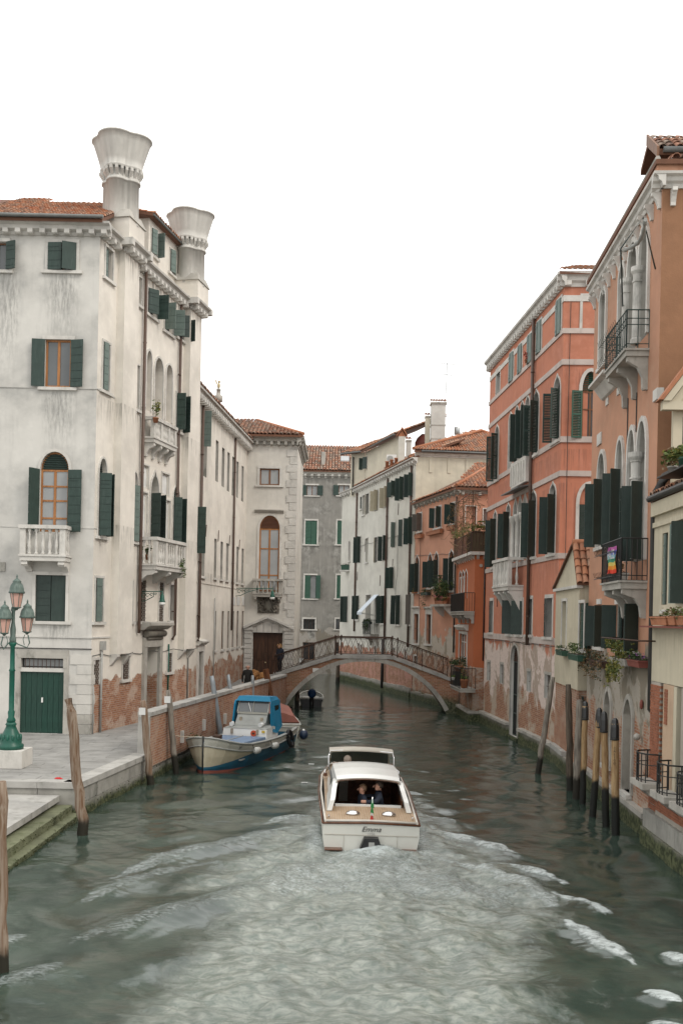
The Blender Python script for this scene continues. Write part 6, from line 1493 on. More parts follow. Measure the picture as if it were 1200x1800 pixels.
# flag
a0, a1 = FC.at(1068, 985, .71)[0], FC.at(1082, 985, .71)[0]; zt_ = FC.at(1075, 962, .71)[1]; zb_ = FC.at(1075, 1008, .71)[1]
cols = [(.42, .10, .30), (.13, .16, .50), (.30, .52, .62), (.05, .28, .17), (.62, .50, .12), (.70, .25, .02), (.62, .045, .02)]
fg = thing('rainbow_flag', 'rainbow striped flag hanging on the lower iron balcony railing', 'flag', FC.P((a0+a1)/2, zb_, .71))
for i in range(7):
    mb = MB(); n = 10
    for k in range(n):
        x0, x1 = a0+(a1-a0)*k/n, a0+(a1-a0)*(k+1)/n
        dz = lambda x: .05*math.sin((x-a0)*7)
        y = [zt_+(zb_-zt_)*j/7 for j in (i, i+1)]; dd = lambda x, j: .72+.02*math.sin(x*11+j)
        mb.smooth = True
        mb.face([FC.P(x0, y[1]+dz(x0)*.3, dd(x0, i+1)), FC.P(x1, y[1]+dz(x1)*.3, dd(x1, i+1)), FC.P(x1, y[0]+dz(x1)*.3, dd(x1, i)), FC.P(x0, y[0]+dz(x0)*.3, dd(x0, i))])
    obj('stripe', mb, paint('flag_%d' % i, cols[i], .8, .9), fg)
try:
    cu = bpy.data.curves.new('flag_word', 'FONT'); cu.body = 'PACE'; cu.size = .32; cu.extrude = .002
    to = bpy.data.objects.new('tmp', cu); COL.objects.link(to); dg = bpy.context.evaluated_depsgraph_get()
    me = bpy.data.meshes.new_from_object(to.evaluated_get(dg)); bpy.data.objects.remove(to)
    me.materials.clear(); me.materials.append(M['plate'])
    o = bpy.data.objects.new('lettering', me); COL.objects.link(o); o.parent = fg
    m = wmat(fg).inverted() @ Matrix.Translation(FC.P(a0+.08, zt_+(zb_-zt_)*.46, .75)) @ Matrix.Rotation(FC.ang, 4, 'Z') @ Matrix.Rotation(rad(90), 4, 'X')
    sc = (a1-a0-.16)/max(.1, me.vertices and max(v.co.x for v in me.vertices)); o.scale = (sc, sc, 1)
    o.location = m.to_translation(); o.rotation_euler = m.to_euler()
except Exception as e: print('flag text', e)
zz = FC.at(1092, 1026, .65)[1]
flower_box(FC, FC.at(1091, 1000, .6)[0]-1.6, FC.at(1091, 1000, .6)[0]-.1, zz+.12, .38, .6, 'dry brown grass in a box behind the lower iron balcony railing', 'stone_d', ('dry', 'dry'), n=330, fh=.2, seed=16)
z_ = FC.at(1098, 1172, .4)[1]
flower_box(FC, FC.at(1073, 1160, .3)[0], FC.at(1101, 1160, .3)[0], z_, .05, .36, 'large trailing yellow green plant box below the ochre palazzo shutters', 'stone_d', ('yel_leaf', 'leaf2'), n=800, fh=.3, seed=17, trail=.5)
flower_box(FC, FC.at(1101.5, 1160, .3)[0], FC.at(1122, 1160, .3)[0], z_+.02, .05, .32, 'window box of violet flowers in red pots beside the trailing yellow plant', 'rust_red', ('leaf1', 'leaf3'), n=200, fh=.14, seed=18, flowers='fl_violet')
z_ = FC.at(1046, 1172, .3)[1]
flower_box(FC, .15, FC.at(1057, 1165, .3)[0], z_, .05, .3, 'iron basket of dry reddish plants at the corner of the ochre palazzo', 'iron_r', ('dry', 'leaf3'), n=330, fh=.2, seed=19, trail=.3)
r_ = random.Random(51); a = -.05
while a < FC.L:
    L = min(r_.uniform(.8, 1.5), FC.L-a); obj('base_stone', MB().box(FC, a+.008, a+L-.008, -.5, .48, 0, .14), M['base_wet'], C_.r); obj('ledge_stone', MB().box(FC, a+.006, a+L-.006, .485, .62, -.05, .2), M['stone_d'], C_.r); a += L
s_ = FC.L-.05
pd = pipe(C_, [(8.3, 24.2, FC.at(1168, 828)[1]-.1), (7.75, 24.15, FC.at(1140, 850)[1]), (7.56, 24.3, FC.at(1138, 870)[1]-.1), (7.58, 24.3, 5.3-150*24.3/1750), (7.7, 24.3, 5.3-160*24.3/1750)], .085, 'pipe_dk')
p = FC.P(FC.at(1113, 1295, .2)[0], FC.at(1113, 1295, .2)[1], .12); obj('stone_knob', MB().ball(p, .09, 10, 8), M['stone_d'], C_.r)
p = FC.P(FC.at(1123, 1236, .1)[0], FC.at(1123, 1236)[1], .05); obj('wall_shrine', MB().ball(p, (.05, .06, .13), 8, 6), M['rust_red'], C_.r)

# ------------------------------------------------------------------ nearest yellow house
N_ = Bld('near_yellow_house', 'nearest yellow plastered house with roof plants and iron window grilles, right edge', (7.5, 20, 0))
FN = Fr(7.55, 24.2, 7.32, 15.0); ZN = FN.at(1150, 884)[1]
zy = FN.at(1143, 1196)[1]
a0, a1, z0, z1 = FN.R(1162, 937, 1172, 1063)
window(N_, FN, a0, a1, z0, z1, sur=0, sill=False, dep=.25, frame='frame_w', pane='glass_m', mull=0, sh=[('L', 4)], sm='g_shut_l', sw=(a1-a0)*.45)
window(N_, FN, FN.at(1187, 1000)[0], FN.at(1187, 1000)[0]+.9, z0, z1+.2, sur=0, sill=False, dep=.25, frame='frame_w', pane='glass_m', mull=0)
G_ = Fr(*FN.P(0, 0, 0)[:2], *FN.P(1, 0, 0)[:2])
aS = FN.at(1197, 1000, .05)[0]
shutter(FN, 'L', aS, z0, z1+.1, .4, 150, 'plank', M['g_shut_l'], N_.r); shutter(FN, 'L', aS+.25, z0, z1+.12, .34, 92, 'plank', M['g_shut_d'], N_.r)
N_.wall(FN, 0, FN.L, zy, ZN, M['yellow'])
obj('eave_band', MB().box(FN, 0, FN.L, ZN-.35, ZN-.02, 0, .1).box(FN, 0, FN.L, ZN-.62, ZN-.5, 0, .05), M['yellow'], N_.r)
N_.mass(FN, 0, FN.L, -.5, ZN-.03, 6, M['yellow'])
zc = 1.55                                                # balcony floor level
# ground floor: brick pier, green doors, rendered strip
bF = [FN.at(x, 1280)[0] for x in (1141, 1158.5, 1165, 1183, 1193.5)]
me = [make_mesh('brick', MB().box(F0, .004, .236, .004, .064, -.05, .012+k*.004), M['brick1']) for k in range(3)]
meh = [make_mesh('brick', MB().box(F0, .004, .112, .004, .064, -.05, .012+k*.004), M['brick1']) for k in range(3)]
r_ = random.Random(61); pier_w = bF[1]
obj('mortar_bed', MB().box(FN, 0, pier_w, -.4, zy-.01, -.3, 0), M['mortar'], N_.r)
z = 1.0; row = 0
def lay(F, parent, a0, a1, z0, z1, d=0.0, gaps=.0):
    z = z0; row = 0; cnt = 0
    while z < z1-.06:
        a = a0; first = True
        while a < a1-.05:
            half = (first and row % 2) or a+.24 > a1
            L = .116 if half else .24
            if r_.random() > gaps: inst(r_.choice(meh if half else me), 'brick', parent, F.P(a, z, d), F.ang); cnt += 1
            a += L; first = False
        z += .068; row += 1
    return cnt
n1 = lay(FN, N_.r, 0, pier_w, 1.0, zy-.02)
Dd = N_.bar('water_door', FN, bF[1], bF[2]+.25, zc, zy-.02, -.14, -.1, M['g_door'])
obj('rendered_strip', MB().box(FN, bF[2], bF[3], zc-.5, zy-.01, -.3, .02), M['peach'], N_.r)
Dd2 = N_.bar('water_door', FN, bF[3], bF[4]+.3, zc, zy-.02, -.3, -.26, M['g_door'])
obj('door_reveal', MB().box(FN, bF[3]+.001, bF[3]+.22, zc, zy-.02, -.25, .015), M['yellow'], N_.r)
n2 = lay(Fr(*FN.P(bF[2]+.12, 0, .02)[:2], *FN.P(bF[2]+.8, 0, .02)[:2]), N_.r, 0, .24, 3.0, zy-.1)
obj('rear_fill', MB().box(FN, bF[1], FN.L, -.4, zy-.02, -.6, -.32), M['mortar'], N_.r)
obj('mortar_bed', MB().box(FN, bF[3]+.5, FN.L, -.4, zy-.02, -.3, 0), M['mortar'], N_.r)
obj('mortar_bed', MB().box(FN, pier_w, FN.L, -.4, 1.36, -.3, .06), M['mortar'], N_.r)
n3 = lay(Fr(*FN.P(pier_w, 0, .06)[:2], *FN.P(9, 0, .06)[:2]), N_.r, 0, 3.4, .95, 1.34)
n4 = lay(FN, N_.r, 0, pier_w, .85, 1.0)
a = 0
while a < FN.L:
    L = r_.uniform(.9, 1.5); obj('base_stone', MB().box(FN, a+.008, a+L-.008, -.5, .40, 0, .2), M['base_wet'], N_.r); obj('base_stone', MB().box(FN, a+.008, a+L-.008, .41, .84, 0, .14), M['stone_wet'], N_.r); a += L
for k, (x0, x1) in enumerate(((1126, 1150), (1156, 1184), (1191, 1225))):
    a0 = FN.at(x0, 1380, .3)[0]; a1 = a0+.95; zt_ = FN.at((x0+x1)/2, (1330, 1347, 1368)[k], .42)[1]; zb_ = zc-.13+.02
    zb_ = FN.at((x0+x1)/2, (1382, 1402, 1425)[k], .42)[1]
    a0 = max(a0, .03) if k else .1; a1 = a0+.95
    Bn = N_.bar('window_ledge', FN, a0-.06, a1+.06, zb_-.14, zb_, .0, .47, M['stone_d'])
    mb = MB(); n = 7
    def cur(t): return .08+.36*math.sin(math.pi*min(1, max(0, t)))**.35
    pts = []
    for i in range(n+1):
        t = i/n; a_ = a0+(a1-a0)*t; d_ = cur(t); mb.tube([FN.P(a_, zb_, d_), FN.P(a_, zt_, d_)], .013 if 0 < i < n else .02, 5); pts.append(FN.P(a_, zt_, d_))
    mb.tube(pts, .02, 6); mb.tube([(p[0], p[1], zb_+.06) for p in pts], .014, 5); mb.tube([(p[0], p[1], zb_+(zt_-zb_)*.62) for p in pts], .012, 5)
    mb.tube([FN.P(a0, zt_, .0), pts[0]], .018, 5); mb.tube([FN.P(a1, zt_, .0), pts[-1]], .018, 5)
    obj('iron_railing', mb, M['iron'], Bn)
    for a_ in (a0+.12, a1-.12): obj('bracket', MB().prismd(FN, [(0, zb_-.145), (.36, zb_-.145), (.25, zb_-.3), (.08, zb_-.42), (0, zb_-.42)], a_-.06, a_+.06), M['stone_d'], Bn)
for (x0, x1, sd, nm) in ((1141, 1169, 31, 'terracotta trough with thin succulents tied with string nearest the drainpipe'), (1171, 1184, 32, 'middle terracotta trough on the yellow house sill'), (1185.5, 1201, 33, 'terracotta trough with spiky shoots at the far right edge of the sill')):
    y_ = 1098; a0, a1 = FN.at(x0, y_, .3)[0], FN.at(x1, y_, .3)[0]; a0 = max(a0, .02)
    flower_box(FN, a0, a1-.03, FN.at((x0+x1)/2, 1099, .3)[1], .06, .3, nm, 'tile_o', ('leaf2', 'dry'), n=70, fh=.13, seed=sd, h=.2, group='terracotta troughs on the near yellow sill')
for x in (1163, 1190):
    a_, z_ = FN.at(x, 1072); obj('sill_block', MB().box(FN, a_, a_+.45, z_-.08, z_, 0, .07), M['stone'], N_.r)
a_, z_ = FN.at(1141, 1088, .2); obj('sill_shelf', MB().box(FN, .0, 4.0, FN.at(1170, 1100, .3)[1]-.05, FN.at(1170, 1100, .3)[1]-.01, 0, .32), M['rust_red'], N_.r)
# roof edge with gutter, tiles, plants and the gabled dormer
zg_ = FN.at(1150, 872, .15)[1]
bed('roof', N_.r, [FN.P(-.1, zg_, .06), FN.P(FN.L, zg_, .06), FN.P(FN.L, zg_+1.0, -3), FN.P(-.1, zg_+1.0, -3)])
V_ = Vector(FN.P(0, zg_+1.0, -3))-Vector(FN.P(0, zg_, .06))
tile_parts(N_.r, FN.P(-.05, zg_+.05, .10), (FN.t[0], FN.t[1], 0), V_, lambda u, v: v < 2.2, 17, 6, 'tile', seed=81)
obj('gutter', MB().tube([FN.P(.0, zg_-.02, .14), FN.P(FN.L, zg_-.02, .14)], .08, 10), M['pipe_dk'], N_.r)
obj('flue_pipe', MB().tube([(8.5, 23.9, zg_+.72), (8.0, 23.95, zg_+.66), (7.72, 24.0, zg_+.5), (7.60, 24.0, zg_+.25), (7.62, 24.0, zg_-.05)], .12, 10).tube([(8.5, 23.6, zg_+.52), (8.1, 23.6, zg_+.46), (7.85, 23.7, zg_+.30), (7.66, 23.8, zg_+.10)], .08, 8), M['pipe_dk'], N_.r)
obj('plant_shelf', MB().box(FN, 1.0, 4.6, zg_+.34, zg_+.38, -.5, .25), M['pipe_dk'], N_.r)
pot('potted_plant', 'reddish dry plant in a small dark pot on the near yellow house roof edge', FN.P(1.35, zg_+.38, .0), .12, .2, 'stone_d', ('dry', 'leaf2'), R=(.3, .3, .24), n=420, seed=51)
pot('potted_plant', 'feathery green plant in a green pot at the right edge of the roof shelf', FN.P(2.25, zg_+.38, .0), .16, .26, 'g_shut_m', ('leaf2', 'yel_leaf'), R=(.42, .4, .2), n=620, seed=52, cz=.36)
FD = Fr(*at_depth(1183, 700, 23.5)[:2], at_depth(1183, 700, 23.5)[0]+3.5, 23.3)
zd0 = zg_+.5; zd1 = at_depth(1183, 708, 23.5)[2]
window(N_, FD, .22, .9, zd0+.45, at_depth(1190, 732, 23.5)[2], sur=0, sill=False, frame='frame_w', pane='dark', mull=0, sh=[('L', 3), ('R', 3)], sk='louver', sm='frame_dk')
N_.wall(FD, 0, 3.2, zd0-.8, zd1, M['yellow'], 'dormer_wall'); obj('dormer_wall', MB().box(FD, -.0, .06, zd0-.8, zd1, -.14, -.01), M['yellow'], N_.r)
obj('dormer_gable', MB().prism(FD, [(-.12, zd1), (3.3, zd1), (1.6, zd1+2.55)], -.1, .03), M['yellow'], N_.r)
obj('raking_cornice', MB().prism(FD, [(-.3, zd1), (-.12, zd1), (1.6, zd1+2.35), (1.6, zd1+2.6)], .03, .25).prism(FD, [(-.1, zd1), (.12, zd1), (1.6, zd1+2.1), (1.6, zd1+2.25)], .03, .14).box(FD, -.3, 3.3, zd1-.2, zd1, 0, .2), M['yellow'], N_.r)
obj('dormer_roof', MB().prism(FD, [(-.40, zd1+.02), (-.3, zd1+.02), (1.6, zd1+2.62), (1.6, zd1+2.78)], -.12, .28), M['tile_o'], N_.r)
obj('dormer_plate', MB().box(FD, 1.0, 1.05, zd0, zd0+.02, .0, .02), M['yellow'], N_.r)
print('bricks', n1, n2, n3, n4)
# ------------------------------------------------------------------ footbridge
BY0, BY1 = 56.3, 58.9
G = thing('footbridge', 'arched brick and stone footbridge with iron railings crossing the canal', 'bridge', (1.4, BY0, 0))
FB0 = Fr(0, BY0, 1, BY0)
R0 = 5.07; cxB, czB = 1.45, 2.86-R0
def deck_z(x):
    if x < -.28: return 1.98+(x+3.85)/(3.57)*(3.16-1.98)
    if x > 2.94: return 3.16-(x-2.94)/(3.06)*(3.16-2.08)
    return 3.16
def intr(x): return czB+math.sqrt(max(0, R0**2-(x-cxB)**2))
XL, XR = -3.95, 6.7
mb = MB(); n = 60
for i in range(n):
    xa, xb = XL+(XR-XL)*i/n, XL+(XR-XL)*(i+1)/n
    def lo(x): return intr(x)+.05 if abs(x-cxB) < 4.9 and intr(x) > -.4 else -.6
    la, lb = max(-.6, lo(xa)), max(-.6, lo(xb))
    za, zb = deck_z(xa)-.12, deck_z(xb)-.12
    for Y in (BY0+.02, BY1): mb.face([(xa, Y, la), (xb, Y, lb), (xb, Y, zb), (xa, Y, za)])
    mb.face([(xa, BY0+.02, la), (xb, BY0+.02, lb), (xb, BY1, lb), (xa, BY1, la)])
obj('brick_spandrel', mb, M['bridgebrick'], G)
mb = MB()
xs = [XL, -.28, 2.94, 6.25]
for xa, xb in zip(xs, xs[1:]): mb.eight([(xa, BY0+.2, deck_z(xa)-.2), (xb, BY0+.2, deck_z(xb)-.2), (xb, BY1-.2, deck_z(xb)-.2), (xa, BY1-.2, deck_z(xa)-.2), (xa, BY0+.2, deck_z(xa)-.04), (xb, BY0+.2, deck_z(xb)-.04), (xb, BY1-.2, deck_z(xb)-.04), (xa, BY1-.2, deck_z(xa)-.04)])
obj('deck', mb, M['stone_pave'], G)
for Y0_, Y1_ in ((BY0-.08, BY0+.22), (BY1-.22, BY1+.08)):
    for xa, xb in zip(xs, xs[1:]):
        k = max(2, round((xb-xa)/.9))
        for i in range(k):
            a, b_ = xa+(xb-xa)*i/k+.006, xa+(xb-xa)*(i+1)/k-.006
            obj('edge_stone', MB().eight([(a, Y0_, deck_z(a)-.15), (b_, Y0_, deck_z(b_)-.15), (b_, Y1_, deck_z(b_)-.15), (a, Y1_, deck_z(a)-.15), (a, Y0_, deck_z(a)+.04), (b_, Y0_, deck_z(b_)+.04), (b_, Y1_, deck_z(b_)+.04), (a, Y1_, deck_z(a)+.04)]), M['kerb'], G)
t0_, t1_ = math.acos((5.95-cxB)/R0), math.acos((-3.05-cxB)/R0); k = 22
for i in range(k):                                        # arch ring, stone by stone
    A = [t0_+(t1_-t0_)*(i+q)/k for q in (.012, .5, .988)]; w_ = .24
    p = [(cxB+R0*math.cos(t), czB+R0*math.sin(t)) for t in A]+[(cxB+(R0+w_)*math.cos(t), czB+(R0+w_)*math.sin(t)) for t in A[::-1]]
    obj('voussoir', MB().prism(FB0, p, -.4, .03+.01*(i % 3)), M['stone_d'], G)
    obj('voussoir', MB().extr([(x, BY1-.3, z) for x, z in p], [(x, BY1+.03, z) for x, z in p]), M['stone_d'], G)
mb = MB()
for i in range(24):
    A = [t0_+(t1_-t0_)*(i+q)/24 for q in (0, 1)]
    p = [(cxB+R0*math.cos(t), czB+R0*math.sin(t)) for t in A]
    mb.face([(p[0][0], BY0+.3, p[0][1]), (p[1][0], BY0+.3, p[1][1]), (p[1][0], BY1-.3, p[1][1]), (p[0][0], BY1-.3, p[0][1])])
obj('vault', mb, M['bridgebrick'], G)
obj('abutment_stone', MB().box(FB0, -4.05, -3.85, .1, 2.0, -.2, .05), M['quoin'], G)
pp = at_depth(555, 1178, BY0); obj('bridge_plaque', MB().box(FB0, pp[0]-.17, pp[0]+.17, pp[2]-.11, pp[2]+.11, -.02, .012), M['plate'], G)
def railing(Y, front):
    px_ = [XL+.25, -2.2, -.32, .02, 2.9, 3.2, 4.6, 6.05] if front else [XL+.25, -2.2, -.3, 2.95, 4.5, 6.05]
    for x in px_: 
        big = x in (-.32, .02, 2.9, 3.2, XL+.25)
        obj('rail_post', MB().lathe([(.045, 0), (.04, .1), (.03, .2), (.03, 1.0), (.055, 1.03), (.05, 1.1), (.02, 1.16)] if big else [(.022, 0), (.022, 1.0)], (x, Y, deck_z(x)+.03), 8), M['iron_r'], G)
    x_ = [XL+.25, -.30, 2.93, 6.05]
    for h, r in ((1.02, .035), (.94, .015), (.10, .018)): obj('handrail' if r > .03 else 'rail_bar', MB().tube([(x, Y, deck_z(x)+.03+h) for x in x_], r, 6), M['iron_r'], G)
    mb = MB(); x = XL+.3
    while x < 5.95:
        z = lambda q, h: deck_z(q)+.03+h
        mb.tube([(x, Y, z(x, .1)), (x+.30, Y, z(x+.3, .94))], .009, 3, False); mb.tube([(x+.30, Y+.01, z(x+.3, .1)), (x, Y+.01, z(x, .94))], .009, 3, False)
        if front: mb.tube([(x, Y, z(x, .1)), (x+.1, Y, z(x+.1, .35)), (x+.02, Y, z(x+.02, .6)), (x+.14, Y, z(x+.14, .94))], .008, 3, False)
        x += .30
    obj('railing_lattice', mb, M['iron_r'], G)
railing(BY0+.06, True); railing(BY1-.06, False)

# ------------------------------------------------------------------ mooring posts and piles
M['pile_grey'] = wood('grey_pile_wood', (.27, .24, .20), (.11, .095, .08), wetz=.55, wcol=(.022, .02, .015))
M['pile_brown'] = wood('brown_pile_wood', (.25, .20, .155), (.12, .065, .035), (10, 10, .5), wetz=.3, wcol=(.02, .018, .012))
M['pile_yel'] = wood('yellow_pile_wood', (.40, .28, .15), (.22, .13, .06), (9, 9, .8), .6, wetz=.95, wcol=(.014, .015, .013))
M['pile_old'] = wood('old_pile_wood', (.13, .10, .075), (.05, .04, .03), wetz=.4)
M['pile_metal'] = paint('galvanised_post', (.30, .33, .35), .45, .75, streak=.2, metal=.2)
M['pile_rust'] = wood('rusty_beam', (.20, .08, .035), (.09, .04, .02), (8, 8, .6), wetz=.3)
M['cap'] = paint('black_pile_cap', (.014, .015, .016), .35, .8, spec=.6)
def post(name, label, top, bot, depth, r, mat, n=9, cap=False, square=False, tz=None, wob=.012, seed=0, tag=None, group='mooring posts in the canal'):
    T, Bt = at_depth(*top, depth), at_depth(*bot, depth)
    d = Vector(T)-Vector(Bt); Bt = Vector(Bt)-d*(1.2/d.z)
    t = thing(name, label, 'mooring post', tuple(Vector(T)-d*((T[2])/d.z)), group=group); r_ = random.Random(seed)
    if square:
        mb = MB(); mb.tube([tuple(Bt), T], r*1.3, 4)
    else:
        k = 14; mb = MB(); pts = []; R = []; V = Vector(T)-Bt
        for i in range(k+1):
            q = Bt+V*(i/k); pts.append((q.x+r_.gauss(0, wob), q.y+r_.gauss(0, wob), q.z)); R.append(r*(1.08-.16*i/k)*r_.uniform(.97, 1.03))
        R[-1] *= .8 if not cap else 1
        mb.tube(pts, R, 12)
    obj('shaft', mb, M[mat], t)
    if cap:
        mb = MB().lathe([(r*1.12, -.36), (r*1.14, -.34), (r*1.08, -.08), (r*.8, .09), (r*.35, .14)], T, 8, smooth=False); obj('cap', mb, M['cap'], t)
        obj('cap_band', MB().lathe([(r*1.15, -.41), (r*1.15, -.365)], T, 12), M['iron'], t)
    if tag: obj('tag', MB().wbox(T[0]-.10, T[0]+.10, T[1]-r-.03, T[1]-r-.01, T[2]-.42, T[2]-.2), M['plate'], t)
    return t
post('mooring_post', 'weathered brown post cut by the left edge of the picture', (1.5, 1374), (5, 1712), 14.5, .09, 'pile_brown', seed=1)
post('mooring_post', 'tall thick grey brown post leaning before the quay steps', (122, 1229), (147, 1470), 23.7, .125, 'pile_brown', seed=2, wob=.02)
post('mooring_post', 'thick old post with small white tag beside the parapet end', (252, 1232), (265, 1381), 30.8, .11, 'pile_brown', seed=3, tag=1)
post('mooring_post', 'slim grey post with white tag at the bow of the blue and white boat', (296, 1213), (309, 1358), 33.2, .10, 'pile_grey', seed=4, tag=1)
post('mooring_post', 'smooth grey leaning post, thickest of the two behind the blue boat', (372, 1188), (392, 1318), 40.0, .11, 'pile_metal', seed=5, wob=.002)
post('mooring_post', 'slimmer grey leaning post just left of the boat wheelhouse', (401, 1186), (418, 1302), 43.2, .09, 'pile_metal', seed=6, wob=.002)
post('mooring_post', 'upright galvanised tube post behind the wheelhouse near the bridge', (444, 1187), (445, 1283), 47.0, .085, 'pile_metal', seed=7, wob=0)
post('mooring_beam', 'rusty brown square beam leaning against the parapet beside the bridge', (467, 1176), (483, 1268), 51, .12, 'pile_rust', square=True)
post('mooring_post', 'grey post leaning steeply right before the salmon red palazzo corner', (971, 1190), (946, 1352), 34.6, .10, 'pile_grey', seed=9)
post('mooring_post', 'dark brown knobbly post, farthest upright one by the small yellow house', (998, 1203), (1001, 1386), 31.4, .11, 'pile_old', seed=10)
post('mooring_post', 'plain grey post without cap beside the dark brown one', (1018, 1230), (1012, 1398), 30.0, .115, 'pile_grey', seed=11, wob=.004)
post('mooring_post', 'slim yellow post with black cap, farthest of the four black capped', (1028, 1241), (1023, 1408), 29.2, .092, 'pile_yel', seed=12, cap=True, wob=.005)
post('mooring_post', 'yellow post with black cap, leaning slightly left, second of the four', (1052.5, 1253), (1041, 1432), 27.2, .095, 'pile_yel', seed=13, cap=True, wob=.006)
post('mooring_post', 'upright yellow black capped post touching the leaning one', (1061, 1260), (1064, 1447), 26.1, .095, 'pile_yel', seed=14, cap=True, wob=.006)
lp = post('mooring_post', 'nearest yellow post with black cap and small dark letters down its side', (1080, 1272), (1081, 1471), 24.8, .10, 'pile_yel', seed=15, cap=True, wob=.003)
def text_mesh(s, size, mat, extrude=.001, shear=0.0, offset=0.0):
    cu = bpy.data.curves.new('txt', 'FONT'); cu.body = s; cu.size = size; cu.extrude = extrude; cu.shear = shear; cu.offset = offset; cu.align_x = 'CENTER'; cu.align_y = 'CENTER'
    to = bpy.data.objects.new('tmp', cu); COL.objects.link(to); dg = bpy.context.evaluated_depsgraph_get(); dg.update()
    me = bpy.data.meshes.new_from_object(to.evaluated_get(dg)); bpy.data.objects.remove(to); me.materials.clear(); me.materials.append(mat); return me
def place_text(name, parent, s, size, mat, M4, shear=0.0, offset=0.0):
    me = text_mesh(s, size, mat, shear=shear, offset=offset); o = bpy.data.objects.new(name, me); COL.objects.link(o); o.parent = parent
    m = wmat(parent).inverted() @ M4; o.location = m.to_translation(); o.rotation_euler = m.to_euler(); return o
tp = at_depth(1077, 1330, 24.8)
for i, ch in enumerate('CALIGO'):
    place_text('lettering', lp, ch, .07, M['iron'], Matrix.Translation((tp[0], tp[1]-.107, tp[2]+.22-i*.075)) @ Matrix.Rotation(rad(90), 4, 'X') @ Matrix.Rotation(rad(90) if False else 0, 4, 'Z'))
post('bridge_pile', 'old dark timber pile standing in water under the left bridge arch', (522, 1205), (522, 1250), 57.5, .13, 'pile_old', seed=16, group='piles under the bridge')
post('bridge_pile', 'stubby dark pile seen through the arch at the far end of the pale building', (594, 1150), (593, 1199), 81.0, .16, 'pile_old', seed=17, group='piles under the bridge')

# ------------------------------------------------------------------ quay furniture
lpz = at_depth(13, 1350, 28.1); LX, LY = lpz[0]+.02, 28.3
L = thing('street_lamp', 'green cast iron street lamp with three pink glass lanterns on the quay', 'street lamp', (LX, LY, PZ))
obj('stone_base', MB().wbox(LX-.48, LX+.48, LY-.48, LY+.48, PZ+.01, PZ+.5), M['quoin'], L)
zl = PZ+.5
obj('pedestal', MB().lathe([(.36, 0), (.36, .12), (.30, .16), (.31, .24), (.24, .42), (.17, .56), (.13, .66), (.16, .7), (.12, .76)], (LX, LY, zl), 16), M['lamp_g'], L)
obj('shaft', MB().lathe([(.115, .76), (.13, .82), (.085, .9), (.10, 1.05), (.075, 1.1), (.075, 2.2), (.095, 2.22), (.07, 2.28), (.062, 2.9), (.095, 2.95), (.11, 3.0), (.07, 3.05)], (LX, LY, zl), 14), M['lamp_g'], L)
for k in range(12):
    a = 2*math.pi*k/12; obj('leaf_ornament', MB().ball((LX+.27*math.cos(a), LY+.27*math.sin(a), zl+.32), (.05, .05, .11), 6, 5), M['lamp_g'], L)
obj('crown_stem', MB().lathe([(.09, 3.0), (.1, 3.12), (.075, 3.2), (.085, 3.4), (.05, 3.6), (.05, 3.9), (.08, 3.95), (.04, 4.05), (.06, 4.12)], (LX, LY, zl), 10), M['lamp_cap'], L)
g = NG('pink_lantern_glass'); gn = g.noise(g.pos(), 3, 3, .5); M['pinkglass'] = g.done(g.mix(gn, (.56, .34, .28), (.46, .27, .22)), .18, None, .5)
def lantern(x, y, z, rot, s=1.0):
    r1, r0, h = .19*s, .115*s, .42*s
    Ln = obj('lantern', MB().lathe([(.03, -.1*s), (.05, -.06*s), (r0*1.3, -.015*s), (r0*1.3, .0)], (x, y, z), 6, rot), M['lamp_cap'], L)
    for k in range(6):
        a, b_ = rot+k*math.pi/3, rot+(k+1)*math.pi/3
        p = [(x+r0*math.cos(a), y+r0*math.sin(a), z), (x+r0*math.cos(b_), y+r0*math.sin(b_), z), (x+r1*math.cos(b_), y+r1*math.sin(b_), z+h), (x+r1*math.cos(a), y+r1*math.sin(a), z+h)]
        c = Vector((x, y, 0)); inn = [(q[0]*.97+x*.03, q[1]*.97+y*.03, q[2]) for q in p]
        obj('pane', MB().extr(inn, p), M['pinkglass'], Ln)
        obj('bar', MB().tube([p[0], p[3]], .011, 4), M['lamp_cap'], Ln)
    obj('hood', MB().lathe([(r1*1.22, h-.01), (r1*1.25, h+.03), (r1*1.12, h+.06), (r1*1.08, h+.14*s), (r1*.92, h+.24*s), (r1*.62, h+.32*s), (r1*.68, h+.34*s), (r1*.6, h+.37*s), (r1*.25, h+.42*s), (.02, h+.45*s), (.028, h+.49*s), (.008, h+.56*s)], (x, y, z), 18), M['lamp_cap'], Ln)
pt = at_depth(28, 1066, 28.2); lantern(at_depth(29.5, 1066, 28.3)[0], LY, at_depth(29, 1067, 28.3)[2], .2, .95)
a_ = at_depth(45, 1110, 28.3); lantern(a_[0]-.0, LY+.15, a_[2], .5, .93)
a_ = at_depth(8, 1112, 28.1); lantern(a_[0], LY-.2, a_[2], .1, .93)
a_ = at_depth(29.5, 1066, 28.3)
for (px, py, dy) in ((45, 1113, .15), (8, 1115, -.2)):
    e = at_depth(px, py, 28.2); e = (e[0], LY+dy, e[2])
    c0 = (LX, LY, zl+3.1); sg = 1 if px > 20 else -1
    obj('scroll_arm', MB().tube([c0, (LX+sg*.12, LY+dy*.4, zl+2.98), (e[0]-sg*.02, e[1], e[2]-.42), (e[0]+sg*.05, e[1], e[2]-.28), (e[0], e[1], e[2]-.06)], .02, 6).tube([(e[0]-sg*.1, e[1], e[2]-.35), (e[0]-sg*.14, e[1], e[2]-.18), (e[0]-sg*.09, e[1], e[2]-.05)], .012, 5), M['lamp_cap'], L)
